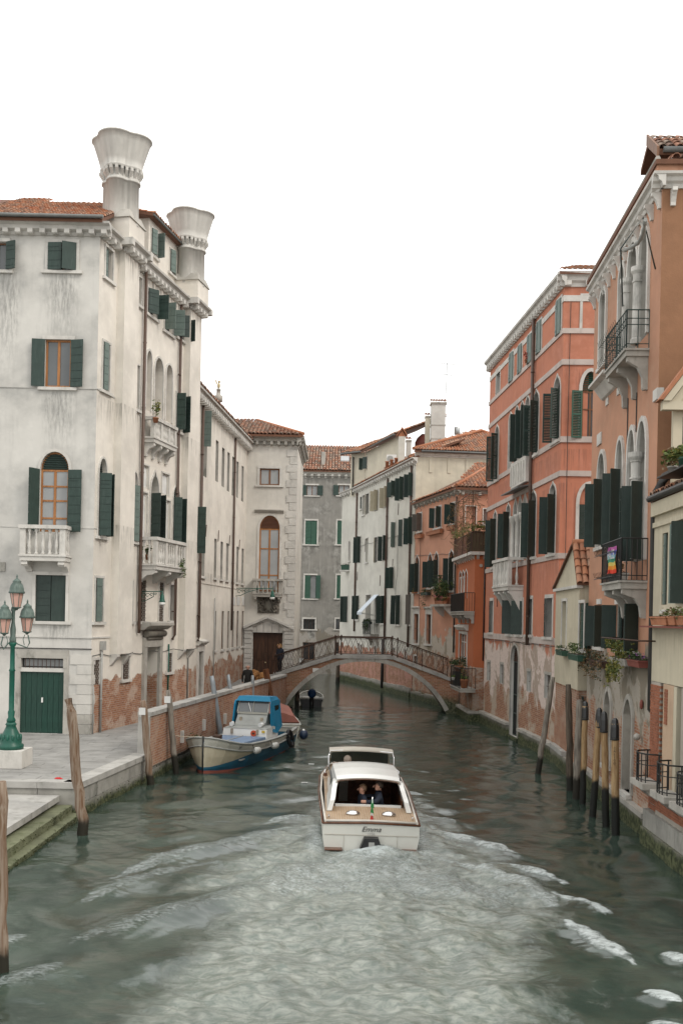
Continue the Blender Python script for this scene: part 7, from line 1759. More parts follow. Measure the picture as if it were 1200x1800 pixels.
def wall_lamp(F, px, py, L_, label, sgn=1, s=1.0):
    a, z = F.at(px, py); b0 = F.P(a, z, 0); t = thing('wall_lamp', label, 'wall lamp', b0)
    pts = [b0, (b0[0]+L_, b0[1]-.2, z+.02)]
    mb = MB().tube(pts, .022*s, 6)
    mb.tube([(b0[0], b0[1], z-.42*s), (b0[0]+.25*s, b0[1]-.03, z-.38*s), (b0[0]+.6*s, b0[1]-.07, z-.2*s), (b0[0]+L_*.62, b0[1]-.1, z-.02)], .018*s, 6)
    for k in range(4):
        c = (b0[0]+.17*s+k*.17*s, z-.17*s+k*.025*s); rr = (.12-.022*k)*s
        mb.tube([(c[0]+rr*math.cos(q*.6)*(1-q*.06), b0[1]-.03, c[1]+rr*math.sin(q*.6)*(1-q*.06)) for q in range(11)], .012*s, 4)
    obj('bracket', mb, M['lamp_g'], t)
    e = pts[1]
    obj('lamp_head', MB().lathe([(.02, -.0), (.03, -.12*s), (.075*s, -.15*s), (.085*s, -.3*s), (.13*s, -.42*s), (.14*s, -.45*s)][::-1], e, 12).tube([(e[0], e[1], e[2]+.1*s), (e[0], e[1], e[2]-.05*s)], .014*s, 5), M['lamp_g'], t)
    obj('glass', MB().lathe([(.10*s, -.58*s), (.13*s, -.54*s), (.135*s, -.46*s)], e, 12), M['glass_l'] if False else M['white_p'], t)
wall_lamp(PS, 246, 1040, .95, 'green scrolled bracket lamp on the palazzo wall over the portal', s=.95)
wall_lamp(F2, 415, 1034, 2.15, 'green scrolled bracket lamp on the long white building near the portal', s=1.1)
fp_ = at_depth(253, 1306, 32.2)
fo = thing('drinking_fountain', 'green cast iron drinking fountain behind the post where the parapet starts', 'fountain', (fp_[0], 32.2, PZ))
obj('column', MB().lathe([(.2, 0), (.2, .08), (.15, .12), (.14, .95), (.16, 1.0), (.13, 1.06)], (fp_[0]+.1, 32.2, PZ), 14), M['lamp_g'], fo)
obj('basin', MB().lathe([(.08, 1.06), (.2, 1.16), (.22, 1.22), (.1, 1.24)], (fp_[0]+.1, 32.2, PZ), 14), M['stone_d'], fo)
nl = thing('fallen_litter', 'small scrap of red rubbish lying on the quay coping', 'litter', at_depth(112, 1357, 26.3))
c = at_depth(110, 1356, 26.6); c = (c[0], 26.3, PZ+.03)
obj('scrap', MB().eight([(c[0]-.12, c[1]-.05, PZ+.014), (c[0]+.08, c[1]-.07, PZ+.014), (c[0]+.1, c[1]+.04, PZ+.014), (c[0]-.06, c[1]+.05, PZ+.014), (c[0]-.08, c[1]-.02, PZ+.05), (c[0]+.04, c[1]-.03, PZ+.06), (c[0]+.05, c[1]+.02, PZ+.04), (c[0]-.04, c[1]+.03, PZ+.05)]), M['fl_red'], nl)
bush = thing('wall_plant', 'small wild green plant growing from the parapet brickwork above the boat', 'plant', FW.P(4.5, .8, .1))
f = foliage_mb(FW.P(4.4, .85, .16), (.35, .25, .3), 320, .05, 3); obj('foliage', f, [M['leaf1'], M['dry']], bush)
bush = thing('wall_plant', 'green plant trailing from the end of the large palazzo balcony', 'plant', PS.P(s2 if False else 7.2, 6, .8))
pb = at_depth(318, 990, 42.8); f = foliage_mb((pb[0], 42.6, pb[2]-.1), (.22, .3, .5), 300, .05, 4); obj('foliage', f, [M['leaf1'], M['leaf2']], bush)
for px, py, lab in ((248, 982, 'small potted plant behind the left balusters of the large palazzo balcony'), (260, 984, 'second small potted plant behind the balusters of the large palazzo balcony')):
    c = at_depth(px, py, 40.25); pot('potted_plant', lab, (c[0], 40.25, c[2]), .11, .2, R=(.12, .12, .22), n=80, seed=int(px))
c = at_depth(275, 722, 40.3); pot('potted_plant', 'feathery plant inside the central arch of the upper palazzo loggia', (c[0], 40.2, c[2]-.5), .12, .2, R=(.15, .15, .42), n=120, seed=77, leaves=('leaf2', 'yel_leaf'))

# ------------------------------------------------------------------ people
def skin_mesh(verts, edges, radii, root=0, sub=2):
    me = bpy.data.meshes.new('tmp'); me.from_pydata(verts, edges, []); me.update()
    o = bpy.data.objects.new('tmp', me); COL.objects.link(o)
    md = o.modifiers.new('skin', 'SKIN'); md.use_smooth_shade = True
    for i, r in enumerate(radii):
        s = me.skin_vertices[0].data[i]; s.radius = r if isinstance(r, tuple) else (r, r); s.use_root = (i == root)
    ss = o.modifiers.new('sub', 'SUBSURF'); ss.levels = sub; ss.render_levels = sub
    dg = bpy.context.evaluated_depsgraph_get(); dg.update()
    out = bpy.data.meshes.new_from_object(o.evaluated_get(dg)); bpy.data.objects.remove(o)
    return out
M['skin'] = paint('skin', (.50, .27, .19), .55, .9); M['hair_b'] = paint('curly_blonde_hair', (.42, .24, .10), .7, .6, 14, bump=.6); M['hair_d'] = paint('dark_brown_hair', (.05, .032, .022), .6, .7, 14, bump=.5); M['hair_l'] = paint('light_brown_hair', (.22, .13, .075), .6, .7, 14, bump=.5)
M['coat_n'] = paint('navy_jacket', (.018, .024, .040), .85, .8); M['coat_b'] = paint('black_jacket', (.012, .011, .010), .8, .8); M['jeans'] = paint('blue_jeans', (.045, .085, .12), .85, .8); M['trous'] = paint('black_trousers', (.012, .012, .014), .85, .8); M['shoe'] = paint('dark_shoe', (.015, .013, .012), .5); M['shirt'] = paint('brown_shirt', (.10, .07, .055), .85)
M['cap_g'] = paint('grey_cap', (.30, .25, .21), .85)
def person(label, loc, rz, h, J, mats, classify, hair=None, group=None, cat='person', curly=False):
    """J: dict joint -> (x, y, z, r) for a figure of height 1; one continuous skinned body"""
    names = list(J); idx = {n_: i for i, n_ in enumerate(names)}
    E = [('pelvis', 'belly'), ('belly', 'chest'), ('chest', 'neck'), ('neck', 'jaw'), ('jaw', 'head'), ('head', 'crown')]
    for s in 'lr': E += [('chest', s+'sh'), (s+'sh', s+'el'), (s+'el', s+'wr'), (s+'wr', s+'ha'), ('pelvis', s+'hip'), (s+'hip', s+'kn'), (s+'kn', s+'an'), (s+'an', s+'to')]
    E = [(idx[a], idx[b_]) for a, b_ in E if a in idx and b_ in idx]
    me = skin_mesh([tuple(c*h for c in J[n_][:3]) for n_ in names], E, [J[n_][3]*h for n_ in names])
    me.materials.clear()
    for m in mats: me.materials.append(M[m])
    for p in me.polygons: c = p.center/h; p.material_index = classify(c)
    t = thing('person', label, cat, loc, (0, 0, rz), group)
    o = bpy.data.objects.new('body', me); COL.objects.link(o); o.parent = t
    hd = Vector(J['head'][:3])*h; r = J['head'][3]*h
    fwd = Vector(J.get('face', (0, -1, 0))[:3]) if 'face' in J else Vector((0, -1, 0))
    obj('nose', MB().tube([tuple(hd+fwd*r*.92+Vector((0, 0, r*.25))), tuple(hd+fwd*r*1.25+Vector((0, 0, -r*.25)))], [r*.10, r*.2], 6), M['skin'], t, local=True)
    side = fwd.cross(Vector((0, 0, 1)))
    for s in (-1, 1):
        obj('ear', MB().ball(tuple(hd+side*r*.95*s-fwd*r*.05), (r*.18, r*.2, r*.3), 6, 5), M['skin'], t, local=True)
        obj('eye', MB().ball(tuple(hd+fwd*r*.93+side*r*.36*s+Vector((0, 0, r*.2))), r*.11, 6, 5), M['iron'], t, local=True)
    if hair:
        mb = MB(); r_ = random.Random(5)
        c = hd-fwd*r*.18+Vector((0, 0, r*.25))
        if curly:
            for i in range(70):
                d = Vector((r_.gauss(0, 1), r_.gauss(0, 1), r_.gauss(.1, .9))).normalized()
                if d.dot(fwd) > .55 and d.z < .4: continue
                mb.ball(tuple(c+d*r*r_.uniform(.95, 1.5)+Vector((0, 0, -r*.1))), r*r_.uniform(.25, .42), 6, 5)
        else:
            n, m = 14, 9; base = 0
            for i in range(m+1):
                tt = math.pi*(.0+.66*i/m)
                for k in range(n):
                    a = 2*math.pi*k/n; d = Vector((math.sin(tt)*math.cos(a), math.sin(tt)*math.sin(a), math.cos(tt)))
                    if d.dot(fwd) > .25 and d.z < .55: d.z = max(d.z, .5); d = d.normalized()
                    q = c+Vector((d.x, d.y, d.z*1.08))*r*1.1; mb.v.append(tuple(q))
            for i in range(m):
                for k in range(n): j = (k+1) % n; mb.f.append((i*n+k, i*n+j, (i+1)*n+j, (i+1)*n+k)); mb.m.append(0); mb.sm.append(True)
        obj('hair', mb, M[hair], t, local=True)
    return t
STAND = {'pelvis': (0, 0, .53, .085), 'belly': (0, 0, .62, .082), 'chest': (0, .005, .74, .098), 'neck': (0, 0, .845, .034), 'jaw': (0, -.008, .885, .042), 'head': (0, -.008, .925, .058), 'crown': (0, 0, .965, .040),
         'lsh': (-.105, 0, .80, .046), 'lel': (-.15, .02, .64, .036), 'lwr': (-.155, -.02, .50, .024), 'lha': (-.15, -.035, .455, .022), 'rsh': (.105, 0, .80, .046), 'rel': (.15, .02, .64, .036), 'rwr': (.155, -.02, .50, .024), 'rha': (.15, -.035, .455, .022),
         'lhip': (-.055, 0, .49, .066), 'lkn': (-.06, -.01, .28, .046), 'lan': (-.06, .02, .045, .030), 'lto': (-.065, -.075, .02, .024), 'rhip': (.055, 0, .49, .066), 'rkn': (.06, -.01, .28, .046), 'ran': (.06, .02, .045, .030), 'rto': (.065, -.075, .02, .024)}
def cls(neck=.86, hand=.492, waist=.52, shoe=.05):
    def f(c):
        if c.z > neck: return 0
        if abs(c.x) > .115 and c.z < hand: return 0
        if c.z < shoe: return 3
        if c.z < waist and abs(c.x) < .125: return 2
        return 1
    return f
W1 = dict(STAND); W1.update({'lwr': (-.15, -.09, .55, .024), 'lha': (-.15, -.13, .54, .022), 'lan': (-.05, .05, .045, .03), 'head': (-.01, -.03, .915, .058), 'jaw': (-.005, -.035, .88, .042), 'crown': (-.005, -.02, .955, .04), 'rkn': (.05, -.05, .30, .046)})
wpn = at_depth(488, 1188, 55.2)
person('woman with curly blonde hair in a dark jacket stepping down from the bridge', (wpn[0], 56.95, deck_z(wpn[0])+.0), rad(-35), 1.62, W1, ['skin', 'coat_n', 'trous', 'shoe'], cls(waist=.47), 'hair_b', curly=True)
mp = at_depth(436, 1164, 50.5)
person('bald man in a black jacket and blue jeans walking away along the quay', (mp[0], 50.5, pz(50.5)), rad(172), 1.76, STAND, ['skin', 'coat_b', 'jeans', 'shoe'], cls(waist=.46), None)
bk = at_depth(456, 1190, 52.5)
bt = thing('covered_bundle', 'rust brown furry looking bundle behind the parapet wall beside the walking man', 'bundle', (bk[0], 52.6, pz(52.6)))
mb = MB(); r_ = random.Random(3)
for i in range(16): mb.ball((bk[0]+r_.uniform(-.36, .36), 52.6+r_.uniform(-.2, .2), pz(52.6)+r_.uniform(.15, 1.12)), (r_.uniform(.14, .24), .2, r_.uniform(.14, .22)), 8, 6)
M['fur'] = paint('golden_brown_fibre', (.30, .14, .045), .9, .5, 14, bump=.8); obj('bundle_body', mb, M['fur'], bt)
# ------------------------------------------------------------------ boats
def loft(mb, S):
    """S: list of rings (equal number of points), open strip"""
    for A, B_ in zip(S, S[1:]):
        for i in range(len(A)-1): mb.idx([A[i], A[i+1], B_[i+1], B_[i]], [(0, 1, 2, 3)]); mb.sm[-1] = True
def smoothed(S, k=3):
    out = []
    for A, B_ in zip(S, S[1:]):
        for q in range(k): t = q/k; out.append([tuple(a+(b_-a)*t for a, b_ in zip(p, p2)) for p, p2 in zip(A, B_)])
    out.append(S[-1]); return out
M['hull_w'] = paint('cream_white_hull', (.66, .655, .60), .25, .96, spec=.5, bump=.01)
M['teak'] = wood('teak_deck', (.40, .285, .185), (.31, .21, .13), (4, 1, 4), .55); M['caulk'] = paint('pale_caulking', (.52, .44, .34), .6)
M['toerail'] = paint('pale_toe_rail', (.56, .52, .46), .4, .85); M['mahog'] = wood('varnished_mahogany', (.15, .065, .035), (.08, .035, .02), (3, 1, 3), .25)
M['chrome'] = paint('chrome', (.75, .75, .76), .12, .95, metal=1.0)
M['canopy'] = paint('canopy_cloth', (.45, .42, .36), .8, .85); M['seat'] = paint('cream_leather', (.45, .42, .36), .5)
M['black_p'] = paint('black_plastic', (.012, .012, .013), .35, .8)
M['smoke'] = glass('tinted_windscreen', (.10, .115, .115), .08)
ty = at_depth(650, 1495, 22.75)
TX = thing('water_taxi', 'white and teak motor taxi boat named Emma speeding away up the canal', 'motorboat', (.77, 22.75, 0), (rad(1.2), rad(1.0), rad(1.7)))
# half widths: sheer, chine, keel by station y
st_ = [(0, 1.10, .60, 1.05, .0, -.22), (1.5, 1.14, .64, 1.07, .04, -.3), (3.2, 1.18, .69, 1.06, .10, -.35), (5.0, 1.14, .76, .98, .16, -.36), (6.3, .92, .82, .72, .24, -.3), (7.1, .55, .86, .38, .34, -.15), (7.6, .2, .87, .1, .5, .1), (7.8, .02, .88, .01, .7, .6)]
def hull_rings(st): return [[(-w, y, z), (-(w+wc)/2-.03, y, (z+zc)/2), (-wc, y, zc), (0, y, zk), (wc, y, zc), ((w+wc)/2+.03, y, (z+zc)/2), (w, y, z)] for (y, w, z, wc, zc, zk) in st]
mb = MB(); loft(mb, smoothed(hull_rings(st_), 3)); r0 = hull_rings(st_)[0]
mb.smooth = False; mb.face([r0[0], r0[1], r0[2], r0[3], r0[4], r0[5], r0[6]]); obj('hull', mb, M['hull_w'], TX, local=True)
obj('transom_seam', MB().wbox(-1.06, 1.06, -.012, -.002, .335, .35).wbox(-.62, -.612, -.01, -.002, -.1, .33).wbox(.6, .608, -.01, -.002, -.1, .33), M['canopy'], TX, local=True)
sheer = [(y, w, z) for (y, w, z, *_r) in st_]
mb = MB()
for sg in (-1, 1): mb.tube([(sg*(w+.01), y, z+.0) for y, w, z in sheer], .024, 6)
mb.tube([(-1.11, -.01, .60), (0, -.03, .635), (1.11, -.01, .60)], .024, 6); obj('rubbing_strake', mb, M['mahog'], TX, local=True)
mb = MB()
for sg in (-1, 1): mb.tube([(sg*(w-.05), y, z+.04) for y, w, z in sheer[:-1]], .028, 6)
mb.tube([(-1.06, .03, .645), (0, .02, .675), (1.06, .03, .645)], .03, 6); obj('toe_rail', mb, M['toerail'], TX, local=True)
def wat(y):
    for (a, b_) in zip(sheer, sheer[1:]):
        if a[0] <= y <= b_[0]: t = (y-a[0])/(b_[0]-a[0]); return a[1]+(b_[1]-a[1])*t, a[2]+(b_[2]-a[2])*t
    return sheer[-1][1:]
CAB0, CAB1 = 1.45, 4.6
mb = MB(); md = MB()
def deck_strip(x0, x1, y0, y1, up, m):
    k = max(1, int((y1-y0)/.6))
    for i in range(k):
        a, b_ = y0+(y1-y0)*i/k, y0+(y1-y0)*(i+1)/k
        za = [wat(a)[1]+up+.035*(1-(x/1.1)**2) for x in (x0, x1)]; zb = [wat(b_)[1]+up+.035*(1-(x/1.1)**2) for x in (x0, x1)]
        m.face([(x0, a, za[0]), (x1, a, za[1]), (x1, b_, zb[1]), (x0, b_, zb[0])])
x = -1.04
while x < 1.03:
    x1 = x+.058
    ym = (CAB0 if abs(x+.03) < .80 else (5.0 if abs(x) > .98 else 5.6))
    deck_strip(x+.008, min(x1, 1.05)-.0, .03, ym, .03, mb)
    deck_strip(x-.001, min(x1, 1.05)+.001, .03, ym, .024, md); x = x1
obj('deck_caulking', md, M['caulk'], TX, local=True); obj('teak_planking', mb, M['teak'], TX, local=True)
mb = MB(); S = []
for y in (4.6, 5.6, 6.3, 6.9, 7.4, 7.75): w, z = wat(y); S.append([(-w+.04, y, z+.01), (-w*.5, y, z+.06), (0, y, z+.09), (w*.5, y, z+.06), (w-.04, y, z+.01)])
loft(mb, S); obj('foredeck', mb, M['teak'], TX, local=True)
for sg in (-1, 1):
    obj('deck_vent', MB().ball((sg*.42+.02, .62, .70), (.17, .13, .07), 14, 8), M['chrome'], TX, local=True)
    obj('cleat', MB().tube([(sg*.97, .25, .70), (sg*.97, .42, .70)], .02, 6), M['chrome'], TX, local=True)
    obj('trim_tab', MB().wbox(sg*.85-.2, sg*.85+.2, -.22, .0, .03, .05), M['mahog'], TX, local=True)
# cabin: curved roof shell with wide open back
def roofring(y, w, z0, z1, cr, th=.0):
    pts = []
    for i in range(11):
        t = -1+2*i/10; pts.append((t*w, y, z1+cr*(1-t*t)))
    return [(-w-(.13 if z0 < 1 else .03), y, z0)]+[(-w*1.01, y, z1-.06)]+pts+[(w*1.01, y, z1-.06)]+[(w+(.13 if z0 < 1 else .03), y, z0)]
CB = obj('cabin', MB(), M['white_p'], TX, local=True) if False else None
SS = [roofring(1.75, .77, 1.23, 1.28, .06), roofring(2.1, .79, .72, 1.31, .065), roofring(3.0, .82, .74, 1.32, .07), roofring(3.9, .83, .78, 1.28, .07), roofring(4.55, .81, .80, 1.22, .06)]
mb = MB(); loft(mb, smoothed(SS, 2)); cab = obj('cabin_roof', mb, M['white_p'], TX, local=True)
inner = [[(p[0]*.95, p[1]+.01, p[2]-.05) for p in S_] for S_ in SS]
mb = MB(); loft(mb, inner); A, B_ = SS[0], inner[0]
for i in range(1, len(A)-2): mb.idx([A[i], A[i+1], B_[i+1], B_[i]], [(0, 1, 2, 3)])
obj('cabin_lining', mb, M['seat'], TX, local=True)
for sg in (-1, 1):                                        # swept rear wings
    P_ = [(.95, .68), (.98, .93), (1.08, 1.0), (1.5, 1.10), (1.85, 1.24), (2.15, 1.24), (2.6, .72)]; xz = lambda z: .77+(1.26-z)*.26
    obj('cabin_wing', MB().extr([(sg*(xz(z)-.03), y, z) for y, z in P_], [(sg*(xz(z)+.085), y, z-.02*(z > .8)) for y, z in P_]), M['white_p'], TX, local=True)
obj('cabin_opening_edge', MB().tube([(-.76, 1.73, 1.22)]+[(t*.76, 1.73, 1.25+.06*(1-t*t)) for t in (-.9, -.5, 0, .5, .9)]+[(.76, 1.73, 1.22)], .012, 5), M['mahog'], TX, local=True)
obj('coaming', MB().wbox(-.8, .8, CAB0-.02, CAB0+.05, .60, .745), M['white_p'], TX, local=True)
obj('cabin_floor', MB().wbox(-.8, .8, 1.5, 4.6, .12, .15), M['mahog'], TX, local=True)
obj('bulkhead', MB().wbox(-.82, .82, 4.5, 4.53, .15, 1.24), M['mahog'], TX, local=True)
for sg in (-1, 1): obj('side_lining', MB().wbox(sg*.825-.015, sg*.825+.015, 1.5, 4.5, .15, .85), M['mahog'], TX, local=True)
obj('bench', MB().wbox(-.78, .78, 1.52, 2.1, .15, .48).wbox(-.78, .78, 1.50, 1.62, .48, .72), M['seat'], TX, local=True)
obj('cabin_door', MB().wbox(-.62, -.38, 4.46, 4.49, .2, 1.2), M['seat'], TX, local=True)
for sg in (-1, 1): obj('side_window', MB().wbox(sg*.90-.012, sg*.90+.012, 2.5, 4.4, .90, 1.14), M['smoke'], TX, local=True)
# helm: windscreen, canopy, mirror
cyy = 5.6
P_ = [(-.90, 5.0, .82), (-.92, 5.25, 1.30), (-.87, 5.3, 1.43), (0, 5.35, 1.48), (.87, 5.3, 1.43), (.92, 5.25, 1.30), (.90, 5.0, .82)]
obj('canopy_frame', MB().tube(P_, .018, 6), M['chrome'], TX, local=True)
mb = MB(); S = [[(t*.90, y, 1.45+dz+.05*(1-t*t)) for t in (-1, -.75, -.5, -.25, 0, .25, .5, .75, 1)] for y, dz in ((5.30, -.03), (5.33, .0), (5.6, .02), (5.88, -.01))]
loft(mb, S); S2 = [[(x, y, z-.03) for x, y, z in s_] for s_ in S]; loft(mb, S2); mb.extr(S[0], S2[0]) if False else [mb.idx([a, b_, d_, c_], [(0, 1, 2, 3)]) for a, b_, c_, d_ in zip(S[0], S[0][1:], S2[0], S2[0][1:])]
obj('canopy', mb, M['canopy'], TX, local=True)
gw = NG('clear_screen'); gw.b.inputs['Transmission Weight'].default_value = .45; gw.b.inputs['IOR'].default_value = 1.15; M['clear'] = gw.done((.10, .125, .115), .03, None, .5)
obj('windscreen', MB().eight([(-.85, 6.35, .95), (.85, 6.35, .95), (.85, 6.36, .95), (-.85, 6.36, .95), (-.80, 5.95, 1.37), (.80, 5.95, 1.37), (.80, 5.96, 1.37), (-.80, 5.96, 1.37)]), M['clear'], TX, local=True)
obj('screen_frame', MB().tube([(-.87, 6.37, .93), (-.82, 5.95, 1.38), (.82, 5.95, 1.38), (.87, 6.37, .93)], .018, 5).tube([(-.5, 6.36, .95), (-.48, 5.95, 1.42)], .01, 4).tube([(.5, 6.36, .95), (.48, 5.95, 1.42)], .01, 4), M['chrome'], TX, local=True)
obj('wiper', MB().tube([(-.45, 6.3, 1.0), (-.62, 6.05, 1.3)], .010, 4).tube([(.25, 6.3, 1.0), (.1, 6.05, 1.3)], .010, 4), M['iron'], TX, local=True)
obj('mirror', MB().wbox(-.02, .34, 5.6, 5.64, 1.38, 1.46), M['black_p'], TX, local=True)
for sg in (-1, 1):
    obj('grab_rail', MB().tube([(sg*1.0, 4.6, .82), (sg*1.02, 4.75, 1.0), (sg*.95, 5.1, 1.02), (sg*.9, 5.3, .88)], .013, 5), M['chrome'], TX, local=True)
    obj('nav_light', MB().wbox(sg*1.0-.05, sg*1.0+.05, 4.5, 4.6, .86, .94), M['mahog'], TX, local=True)
obj('sterndrive', MB().extr([(-.16, -.22, .32), (.16, -.22, .32), (.28, -.26, .02), (.28, -.26, -.3), (-.28, -.26, -.3), (-.28, -.26, .02)][::1], [(-.16, -.005, .32), (.16, -.005, .32), (.27, -.005, .02), (.27, -.005, -.3), (-.27, -.005, -.3), (-.27, -.005, .02)]), M['black_p'], TX, local=True)
obj('drive_cap', MB().wbox(-.06, .07, -.25, -.22, .12, .24).tube([(0, -.3, -.02), (0, -.24, -.02)], .14, 12), M['pipe_g'], TX, local=True)
Rt = Matrix.Rotation(rad(90), 4, 'X')
for s, sz, z, sh_, mt in (('Emma', .165, .50, .35, 'iron'), ('1156', .085, .395, .0, 'pipe_g')):
    me = text_mesh(s, sz, M[mt], shear=sh_); o = bpy.data.objects.new('name_lettering', me); COL.objects.link(o); o.parent = TX; o.location = (0.0, -.016, z-.02); o.rotation_euler = (rad(90), 0, 0)
    if s == 'Emma': o.scale = (1.1, 1, 1)
obj('flag_staff', MB().tube([(.03, .10, .66), (.0, .02, 1.22)], .011, 6).lathe([(.04, 0), (.03, .06), (.015, .1)], (.03, .1, .655), 8), M['chrome'], TX, local=True)
tf = thing('boat_flag', 'furled Italian tricolour on the taxi boat stern staff', 'flag', (0, 0, 0)); tf.parent = None
tm = wmat(TX)
def tw(p): return tuple(tm @ Vector(p))
tf.location = tw((0, .05, .75)); 
for zz0, zz1, cc in ((.98, 1.16, (.03, .22, .06)), (.86, .98, (.03, .22, .06)), (.80, .86, (.6, .6, .56)), (.70, .80, (.5, .04, .03))):
    mt = paint('flag_cloth_%d' % int(zz0*100), cc, .8)
    obj('flag_fold', MB().extr([tw((-.035, .03, zz0)), tw((.05, .04, zz0-.02)), tw((.04, .08, zz0)), tw((-.02, .07, zz0))], [tw((-.015, .02, zz1)), tw((.02, .03, zz1-.02)), tw((.02, .06, zz1)), tw((-.01, .05, zz1))]), mt, tf)
# people aboard
SIT = dict(STAND)
for k in ('lkn', 'lan', 'lto', 'rkn', 'ran', 'rto'):
    x, y, z, r = STAND[k]; s = -1 if k[0] == 'l' else 1
    SIT[k] = {'kn': (s*.07, -.24, .47, .048), 'an': (s*.07, -.25, .22, .03), 'to': (s*.07, -.33, .2, .024)}[k[1:]]
def seated(label, px, yb, zseat, rz, hh, J, mats, hair):
    p = tw((px, yb, 0)); return person(label, (p[0], p[1], zseat-.45*hh+.02), rz, hh, J, mats, cls(hand=.0, waist=.50, shoe=.24, neck=.86), hair)
J1 = dict(SIT); J1['face'] = (-.0, -1, 0, 0)
# local -Y is forward for a figure; facing the picture's left is rz = -90
seated('passenger with light brown hair looking left in the taxi boat cabin', -.10, 2.02, .24, rad(-75), 1.66, SIT, ['skin', 'coat_n', 'trous', 'shoe'], 'hair_l')
J2 = dict(SIT); J2.update({'rel': (.18, -.06, .74, .036), 'rwr': (.17, -.22, .74, .026), 'rha': (.17, -.28, .745, .024)})
J2.update({'lel': (-.2, .02, .745, .038), 'lwr': (-.19, -.17, .755, .026), 'lha': (-.185, -.235, .76, .024)})
def cls2(c):
    if c.z > .86: return 0
    if c.y < -.205 and c.z > .7: return 0
    if c.z < .24: return 3
    if c.z < .5: return 2
    return 1
p = tw((.30, 1.98, 0)); person('dark haired passenger in a navy jacket with an arm round the other', (p[0], p[1], .27-.45*1.78+.02), rad(-82), 1.78, J2, ['skin', 'coat_n', 'trous', 'shoe'], cls2, 'hair_d')
p = tw((-.36, 5.35, 0)); dr = person('boat driver in a grey cap standing at the helm under the canopy', (p[0], p[1], -.30), rad(180), 1.72, STAND, ['skin', 'coat_b', 'trous', 'shoe'], cls(), 'cap_g')

# blue and white cargo boat
M['h_white'] = paint('worn_white_hull', (.46, .455, .40), .5, .85, 3, streak=.4, scol=(.36, .30, .20)); M['h_cream'] = paint('cream_bow_panel', (.50, .45, .33), .45, .85, 3, streak=.4, scol=(.36, .28, .16)); M['h_blue'] = paint('worn_blue_hull', (.012, .10, .17), .45, .75, 3, streak=.25, scol=(.03, .15, .2))
M['h_red'] = paint('antifouling_red', (.24, .065, .045), .7, .7, 4); M['tarp_blue'] = paint('bright_blue_tarpaulin', (.008, .21, .38), .5, .85, 2, bump=.6); M['deck_blue'] = paint('faded_blue_hatch', (.16, .235, .36), .5, .85, 2, streak=.35, scol=(.4, .43, .45))
M['deck_grey'] = paint('grey_deck_paint', (.34, .35, .33), .6, .8, 3, streak=.3); M['sticker'] = paint('orange_sticker', (.62, .09, .03), .6); M['rust_tarp'] = paint('rust_red_tarpaulin', (.26, .10, .075), .8, .75, 2, bump=.5); M['fender'] = paint('white_fender', (.6, .6, .56), .5, .8, 5, streak=.4)
M['rope'] = paint('pale_rope', (.42, .36, .28), .9)
A_, B2_ = Vector((-4.52, 33.25, 0)), Vector((-2.62, 41.35, 0)); dv = (B2_-A_).normalized()
# local frame: +Y towards the bow
CBt = thing('cargo_boat', 'blue and white working boat with a bright blue canopy moored along the left wall', 'boat', tuple(B2_), (0, 0, math.atan2(-dv.y, -dv.x)-math.pi/2))
Lb = (B2_-A_).length
#       y     w_sheer z_sheer  w_rub z_rub  w_chine z_chine
cs = [(0, .92, .74, .92, .55, .80, .05), (1.4, 1.06, .71, 1.05, .50, .92, .0), (3.2, 1.12, .71, 1.12, .48, .98, -.02), (5.0, 1.12, .75, 1.10, .50, .94, -.02), (6.4, 1.08, .82, 1.03, .57, .82, -.02), (7.3, .98, .93, .89, .68, .58, .0), (7.85, .78, 1.05, .66, .79, .34, .02), (8.15, .50, 1.15, .37, .87, .16, .05), (8.28, .22, 1.20, .14, .92, .06, .06), (8.32, .03, 1.20, .02, .92, .015, .06)]
cs = [(c[0]*Lb/8.3,)+c[1:] for c in cs]
def ring2(i0, i1, S): return [[(s*(c[i0]), c[0], c[i0+1]) for s in (1,)]+[(c[i1], c[0], c[i1+1])] for c in S]
def side_strip(fa, fb, mat, name, n=3):
    mb = MB()
    for s in (-1, 1):
        S = [[(s*fa(c)[0], c[0], fa(c)[1]), (s*(fa(c)[0]*.5+fb(c)[0]*.5+.015), c[0], (fa(c)[1]+fb(c)[1])/2), (s*fb(c)[0], c[0], fb(c)[1])] for c in cs]
        loft(mb, smoothed(S, n))
    a, b_ = fa(cs[0]), fb(cs[0]); mb.smooth = False; mb.face([(-a[0], 0, a[1]), (a[0], 0, a[1]), (b_[0], 0, b_[1]), (-b_[0], 0, b_[1])])
    return obj(name, mb, M[mat], CBt, local=True)
bow = lambda c: max(0, min(1, (c[0]/Lb*8.3-5.6)/2.6))**1.2
def mid(c, t): return (c[3]+(c[5]-c[3])*t, c[4]+(c[6]+.0-c[4])*t)
side_strip(lambda c: (c[1], c[2]), lambda c: (c[3], c[4]), 'h_white', 'upper_strake')
side_strip(lambda c: mid(c, 0), lambda c: mid(c, .02+.80*bow(c)), 'h_cream', 'bow_panel')
side_strip(lambda c: mid(c, .02+.80*bow(c)), lambda c: mid(c, .95), 'h_blue', 'blue_topside')
side_strip(lambda c: mid(c, .95), lambda c: (c[5]*.96, -.2), 'h_red', 'boot_stripe')
mb = MB()
for s in (-1, 1):
    mb.tube([(s*(c[3]+.02), c[0], c[4]) for c in cs], .028, 6); mb.tube([(s*(c[1]+.01), c[0], c[2]) for c in cs], .035, 6)
mb.tube([(-.92, 0, .72), (.92, 0, .72)], .03, 6); obj('rub_rail', mb, M['deck_grey'], CBt, local=True)
obj('rust_line', MB().tube([(cs[k][3]+.04, cs[k][0], cs[k][4]-.03) for k in range(8)], .012, 4), M['iron_r'], CBt, local=True)
